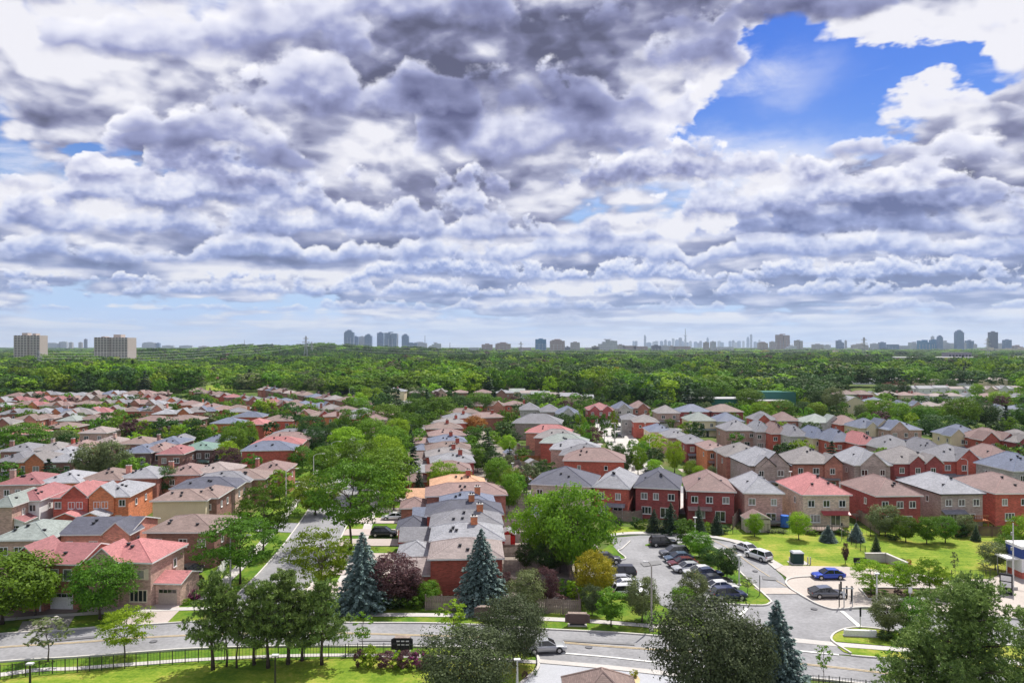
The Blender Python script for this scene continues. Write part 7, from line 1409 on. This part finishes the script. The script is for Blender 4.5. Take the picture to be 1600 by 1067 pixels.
rt = [(907, 700, 642, 18, 'light'), (916, 705, 660, 14, 'maple'), (944, 690, 645, 18, 'maple'), (960, 680, 640, 14, 'light'), (960, 690, 668, 12, 'dark'), (952, 733, 690, 14, 'maple'), (968, 735, 694, 20, 'dark'), (978, 742, 700, 20, 'dark'), (997, 742, 698, 26, 'light'), (1005, 730, 690, 22, 'maple'), (988, 712, 686, 16, 'maple'), (1022, 742, 718, 24, 'light'), (1054, 740, 690, 28, 'light'), (1025, 728, 700, 16, 'olive'), (1080, 752, 720, 24, 'light'), (1092, 756, 728, 20, 'light'), (1112, 750, 728, 14, 'olive'), (1198, 755, 732, 24, 'olive'), (1363, 760, 722, 28, 'light'), (1328, 775, 756, 20, 'light'), (1378, 690, 665, 14, 'maple'), (1503, 702, 686, 12, 'light'), (1243, 715, 700, 10, 'maple'), (848, 640, 612, 34, 'maple'), (872, 640, 605, 14, 'fir'), (1060, 650, 628, 26, 'maple'), (1020, 640, 612, 26, 'dark'), (1040, 648, 618, 28, 'dark')]
for i, (px, b_, t_, w_, k_) in enumerate(sorted(rt)): tpx({'fir': 'fir_far'}.get(k_, k_ if b_ > 712 else k_ + '_far'), px, b_, t_, w_, '%s tree among the newer houses, %s from the left' % (ADJ[k_], nth(i + 1)), 'trees among the newer houses')
# big dark trees behind the newer houses at right
bt = [(1190, 660, 628, 34, 'light'), (1222, 655, 625, 40, 'maple'), (1255, 652, 628, 30, 'dark'), (1275, 655, 630, 28, 'light'), (1280, 640, 610, 34, 'dark'), (1302, 645, 606, 32, 'olive'), (1380, 660, 625, 38, 'maple'), (1410, 665, 630, 34, 'maple'), (1442, 668, 634, 38, 'maple'), (1468, 690, 648, 62, 'dark'), (1505, 672, 622, 50, 'maple'), (1540, 668, 630, 40, 'dark'), (1572, 672, 635, 34, 'fir'), (1600, 668, 632, 36, 'maple'), (1360, 652, 625, 24, 'light'), (1345, 660, 632, 20, 'olive'), (1385, 622, 600, 34, 'dark'), (1410, 618, 596, 24, 'dark'), (1480, 612, 592, 28, 'dark'), (1526, 622, 600, 20, 'light'), (1560, 634, 612, 30, 'light'), (1215, 628, 600, 34, 'light'), (1170, 640, 608, 40, 'maple'), (1130, 628, 598, 36, 'maple'), (1100, 640, 606, 34, 'dark'), (1075, 640, 604, 34, 'fir')]
for i, (px, b_, t_, w_, k_) in enumerate(sorted(bt)): tpx({'fir': 'fir_far'}.get(k_, k_), px, b_ + 3, t_, w_, '%s tree in the belt behind the newer houses, %s from the left' % (ADJ[k_], nth(i + 1)), 'tree belt behind the newer houses')

# ------------------------------------------------------------------ the far woods: nobody could count them
def interp(tab, x):
    if x <= tab[0][0]: return tab[0][1]
    for (a, b), (c, d) in zip(tab, tab[1:]):
        if x <= c: return b + (d - b) * (x - a) / (c - a)
    return tab[-1][1]
EDGE = [(-400, 640), (-50, 630), (100, 622), (240, 622), (300, 613), (420, 612), (560, 620), (620, 622), (700, 626), (800, 622), (930, 632), (1000, 638), (1150, 640), (1200, 645), (1300, 640), (1322, 606), (1600, 606), (1610, 690), (2100, 700)]
rw = random.Random(11)
def avx(y):
    return interp([(p[1], p[0]) for p in av], y)
cell = {}
for (hx, hy, hr) in HOUSES: cell.setdefault((int(hx // 60), int(hy // 60)), []).append((hx, hy, hr))
FIELDS = [(8, 62, 604, 619), (320, 364, 598, 611), (1395, 1600, 557.5, 574)]
def blocked(x, y, r, clear=14):
    px = 800 + x * F / y; py = HZ + CH * F / y
    for a, b, c, d in FIELDS:
        if a - 4 < px < b + 4 and c - .5 < py < d: return True
    for i in range(-1, 2):
        for j in range(-1, 2 if clear < 20 else 5):
            for (hx, hy, hr) in cell.get((int(x // 60) + i, int(y // 60) + j), ()):
                if abs(x - hx) < hr + r + 1 and -hr - clear < y - hy < hr + r: return True
    return False
pts = []; ymin = 300
y = 320.0
while y < 9000:
    sp = max(9.5, y * .0110) if y < 2600 else y * .016
    hwid = y * .80 + 60; nx_ = int(2 * hwid / sp)
    for i in range(nx_):
        x = -hwid + (i + rw.random()) * sp; yy = y + rw.uniform(-.6, .6) * sp; px = 800 + x * F / yy; py = HZ + CH * F / yy
        if py > interp(EDGE, px): continue
        if blocked(x, yy, 4, 14 if yy < 560 else 14 + (yy - 560) * .25): continue
        dens = .93 if yy > 900 else .86
        if rw.random() > dens: continue
        h = rw.uniform(7.5, 18) * (.85 if yy < 480 else 1.0); w = h * rw.uniform(.85, 1.25)
        if yy > 2000: w = max(w, sp * 1.15); 
        pt = math.sin(x / 85 + 2 * math.sin(yy / 150)) * math.cos(yy / 120 + math.sin(x / 60)); h *= 1 + .22 * math.sin(x / 47 + yy / 70); w *= 1 + .16 * math.sin(x / 39 - yy / 55)
        t_ = rw.random(); t_ = (t_ * .56 if pt > .25 and rw.random() < .6 else .56 + t_ * .3 if pt < -.25 and rw.random() < .6 else t_); t_ = t_ if yy < 700 else (t_ * .72 if t_ < .3 else t_); k_ = 0 if t_ < .36 else 1 if t_ < (.56 if yy < 900 else .47) else 2 if t_ < .87 else 3 if t_ < .875 else 4 if t_ < .93 else 5 if t_ < .945 else 6
        if yy > 1500 and k_ in (3, 5) and rw.random() < .6: k_ = 2
        pts.append((x, yy, hillz(x, yy) * .98, w, h, k_, rw.uniform(0, 6.28)))
    y += sp * .92
for _ in range(5200):
    yy = 118 + 330 * rw.random() ** .8; x = (rw.random() * 1.7 - .85) * yy; px = 800 + x * F / yy; py = HZ + CH * F / yy
    if (py > 800) or (px > 900 and py > 765) or (930 < px < 1010 and py > 660) or (470 < px < 560 and py > 760) or abs(x - avx(yy)) < 6 or blocked(x, yy, 1.6, 3.5) or rw.random() > (.62 if yy > 200 else .42): continue
    if px > 1000 and yy < 330 and rw.random() < .55: continue
    if any((x - tx) ** 2 + (yy - ty) ** 2 < (3.0 + tr * .6) ** 2 for tx, ty, tr in TREES) : continue
    h = rw.uniform(3.2, 8.0); t_ = rw.random(); TREES.append((x, yy, h * .5))
    pts.append((x, yy, 0, h * rw.uniform(.7, 1.05), h, 0 if t_ < .42 else 1 if t_ < .58 else 2 if t_ < .84 else 4 if t_ < .90 else 5 if t_ < .95 else 6, rw.uniform(0, 6.28)))
NKEEP = max(20, 296 - sum(1 for o in COL.objects if o.get('category') == 'tree'))
# a few of the nearest are kept as trees of their own, the rest becomes one mass
order = sorted(pts, key=lambda p: -p[4] / p[1]); near_, far_ = order[:NKEEP], order[NKEEP:]
near_.sort(key=lambda p: p[0] / p[1])
kn = ['maple', 'light', 'dark', 'yellow', 'fir', 'purple', 'olive']
for i, p in enumerate(near_): tree({'fir': 'fir_far'}.get(kn[p[5]], kn[p[5]] + '_far'), p[0], p[1], p[4], p[3], '%s tree among gardens or wood edge, %s from the left of these' % (ADJ[kn[p[5]]], nth(i + 1)), 'garden and wood edge trees')
WK = [('maple_far', 0), ('light_far', 0), ('dark_far', 0), ('yellow_far', 0), ('fir_far', 0), ('purple_far', 0), ('olive_far', 0), ('maple_far', 1), ('dark_far', 1), ('light_far', 1)]
protos = []
for kname, vi in WK:
    c = KINDS[kname][1][vi][0]; o = next((q for q in COL.objects if q.data == c), None)
    if o is None:      # this crown shape has no tree yet: plant one at the woods' edge
        p = far_.pop(0); t_ = tree(kname, p[0], p[1], p[4], p[3], '%s tree standing inside the near woods' % ADJ[kname[:-4]], 'garden and wood edge trees')
        o = [ch for ch in t_.children if ch.name.startswith('crown')][0]; o.data = c
    protos.append((o, KINDS[kname][0]))
def remap(k):
    if k == 0 and rw.random() < .5: return 7
    if k == 2 and rw.random() < .5: return 8
    if k == 1 and rw.random() < .5: return 9
    return k
wm_ = bpy.data.meshes.new('woods'); wm_.from_pydata([(p[0], p[1], p[2]) for p in far_], [], [])
ks = [remap(p[5]) for p in far_]
for nm_, ty, vals in (('kind_index', 'INT', ks), ('turn', 'FLOAT', [p[6] for p in far_])):
    a_ = wm_.attributes.new(nm_, ty, 'POINT'); a_.data.foreach_set('value', vals)
a_ = wm_.attributes.new('size', 'FLOAT_VECTOR', 'POINT'); sz = []
for p, k_ in zip(far_, ks): q = p[3] / 2 / protos[k_][1]; sz += [q, q, p[4]]
a_.data.foreach_set('vector', sz)
wo_ = link('woods', wm_); tag(wo_, kind='stuff')
ng = bpy.data.node_groups.new('woods_growth', 'GeometryNodeTree'); ng.interface.new_socket('Geometry', in_out='INPUT', socket_type='NodeSocketGeometry'); ng.interface.new_socket('Geometry', in_out='OUTPUT', socket_type='NodeSocketGeometry')
gi, go = ng.nodes.new('NodeGroupInput'), ng.nodes.new('NodeGroupOutput'); g2i = ng.nodes.new('GeometryNodeGeometryToInstance')
ios = []
for o, _ in protos:
    oi = ng.nodes.new('GeometryNodeObjectInfo'); oi.transform_space = 'ORIGINAL'; oi.inputs['Object'].default_value = o; oi.inputs['As Instance'].default_value = True; ios.append(oi)
for oi in reversed(ios): ng.links.new(oi.outputs['Geometry'], g2i.inputs[0])
ip = ng.nodes.new('GeometryNodeInstanceOnPoints'); ip.inputs['Pick Instance'].default_value = True
def named(nm_, ty): n_ = ng.nodes.new('GeometryNodeInputNamedAttribute'); n_.data_type = ty; n_.inputs[0].default_value = nm_; return n_.outputs[0]
cx_ = ng.nodes.new('ShaderNodeCombineXYZ'); ng.links.new(named('turn', 'FLOAT'), cx_.inputs[2])
for oi in ios: oi.inputs['As Instance'].default_value = False
ng.links.new(gi.outputs[0], ip.inputs['Points']); ng.links.new(g2i.outputs[0], ip.inputs['Instance']); ng.links.new(named('kind_index', 'INT'), ip.inputs['Instance Index'])
ng.links.new(cx_.outputs[0], ip.inputs['Rotation']); ng.links.new(named('size', 'FLOAT_VECTOR'), ip.inputs['Scale']); ng.links.new(ip.outputs[0], go.inputs[0])
md = wo_.modifiers.new('growth', 'NODES'); md.node_group = ng
print('WOODS', len(far_), 'TREES', len(TREES), 'OBJ', len(bpy.data.objects))
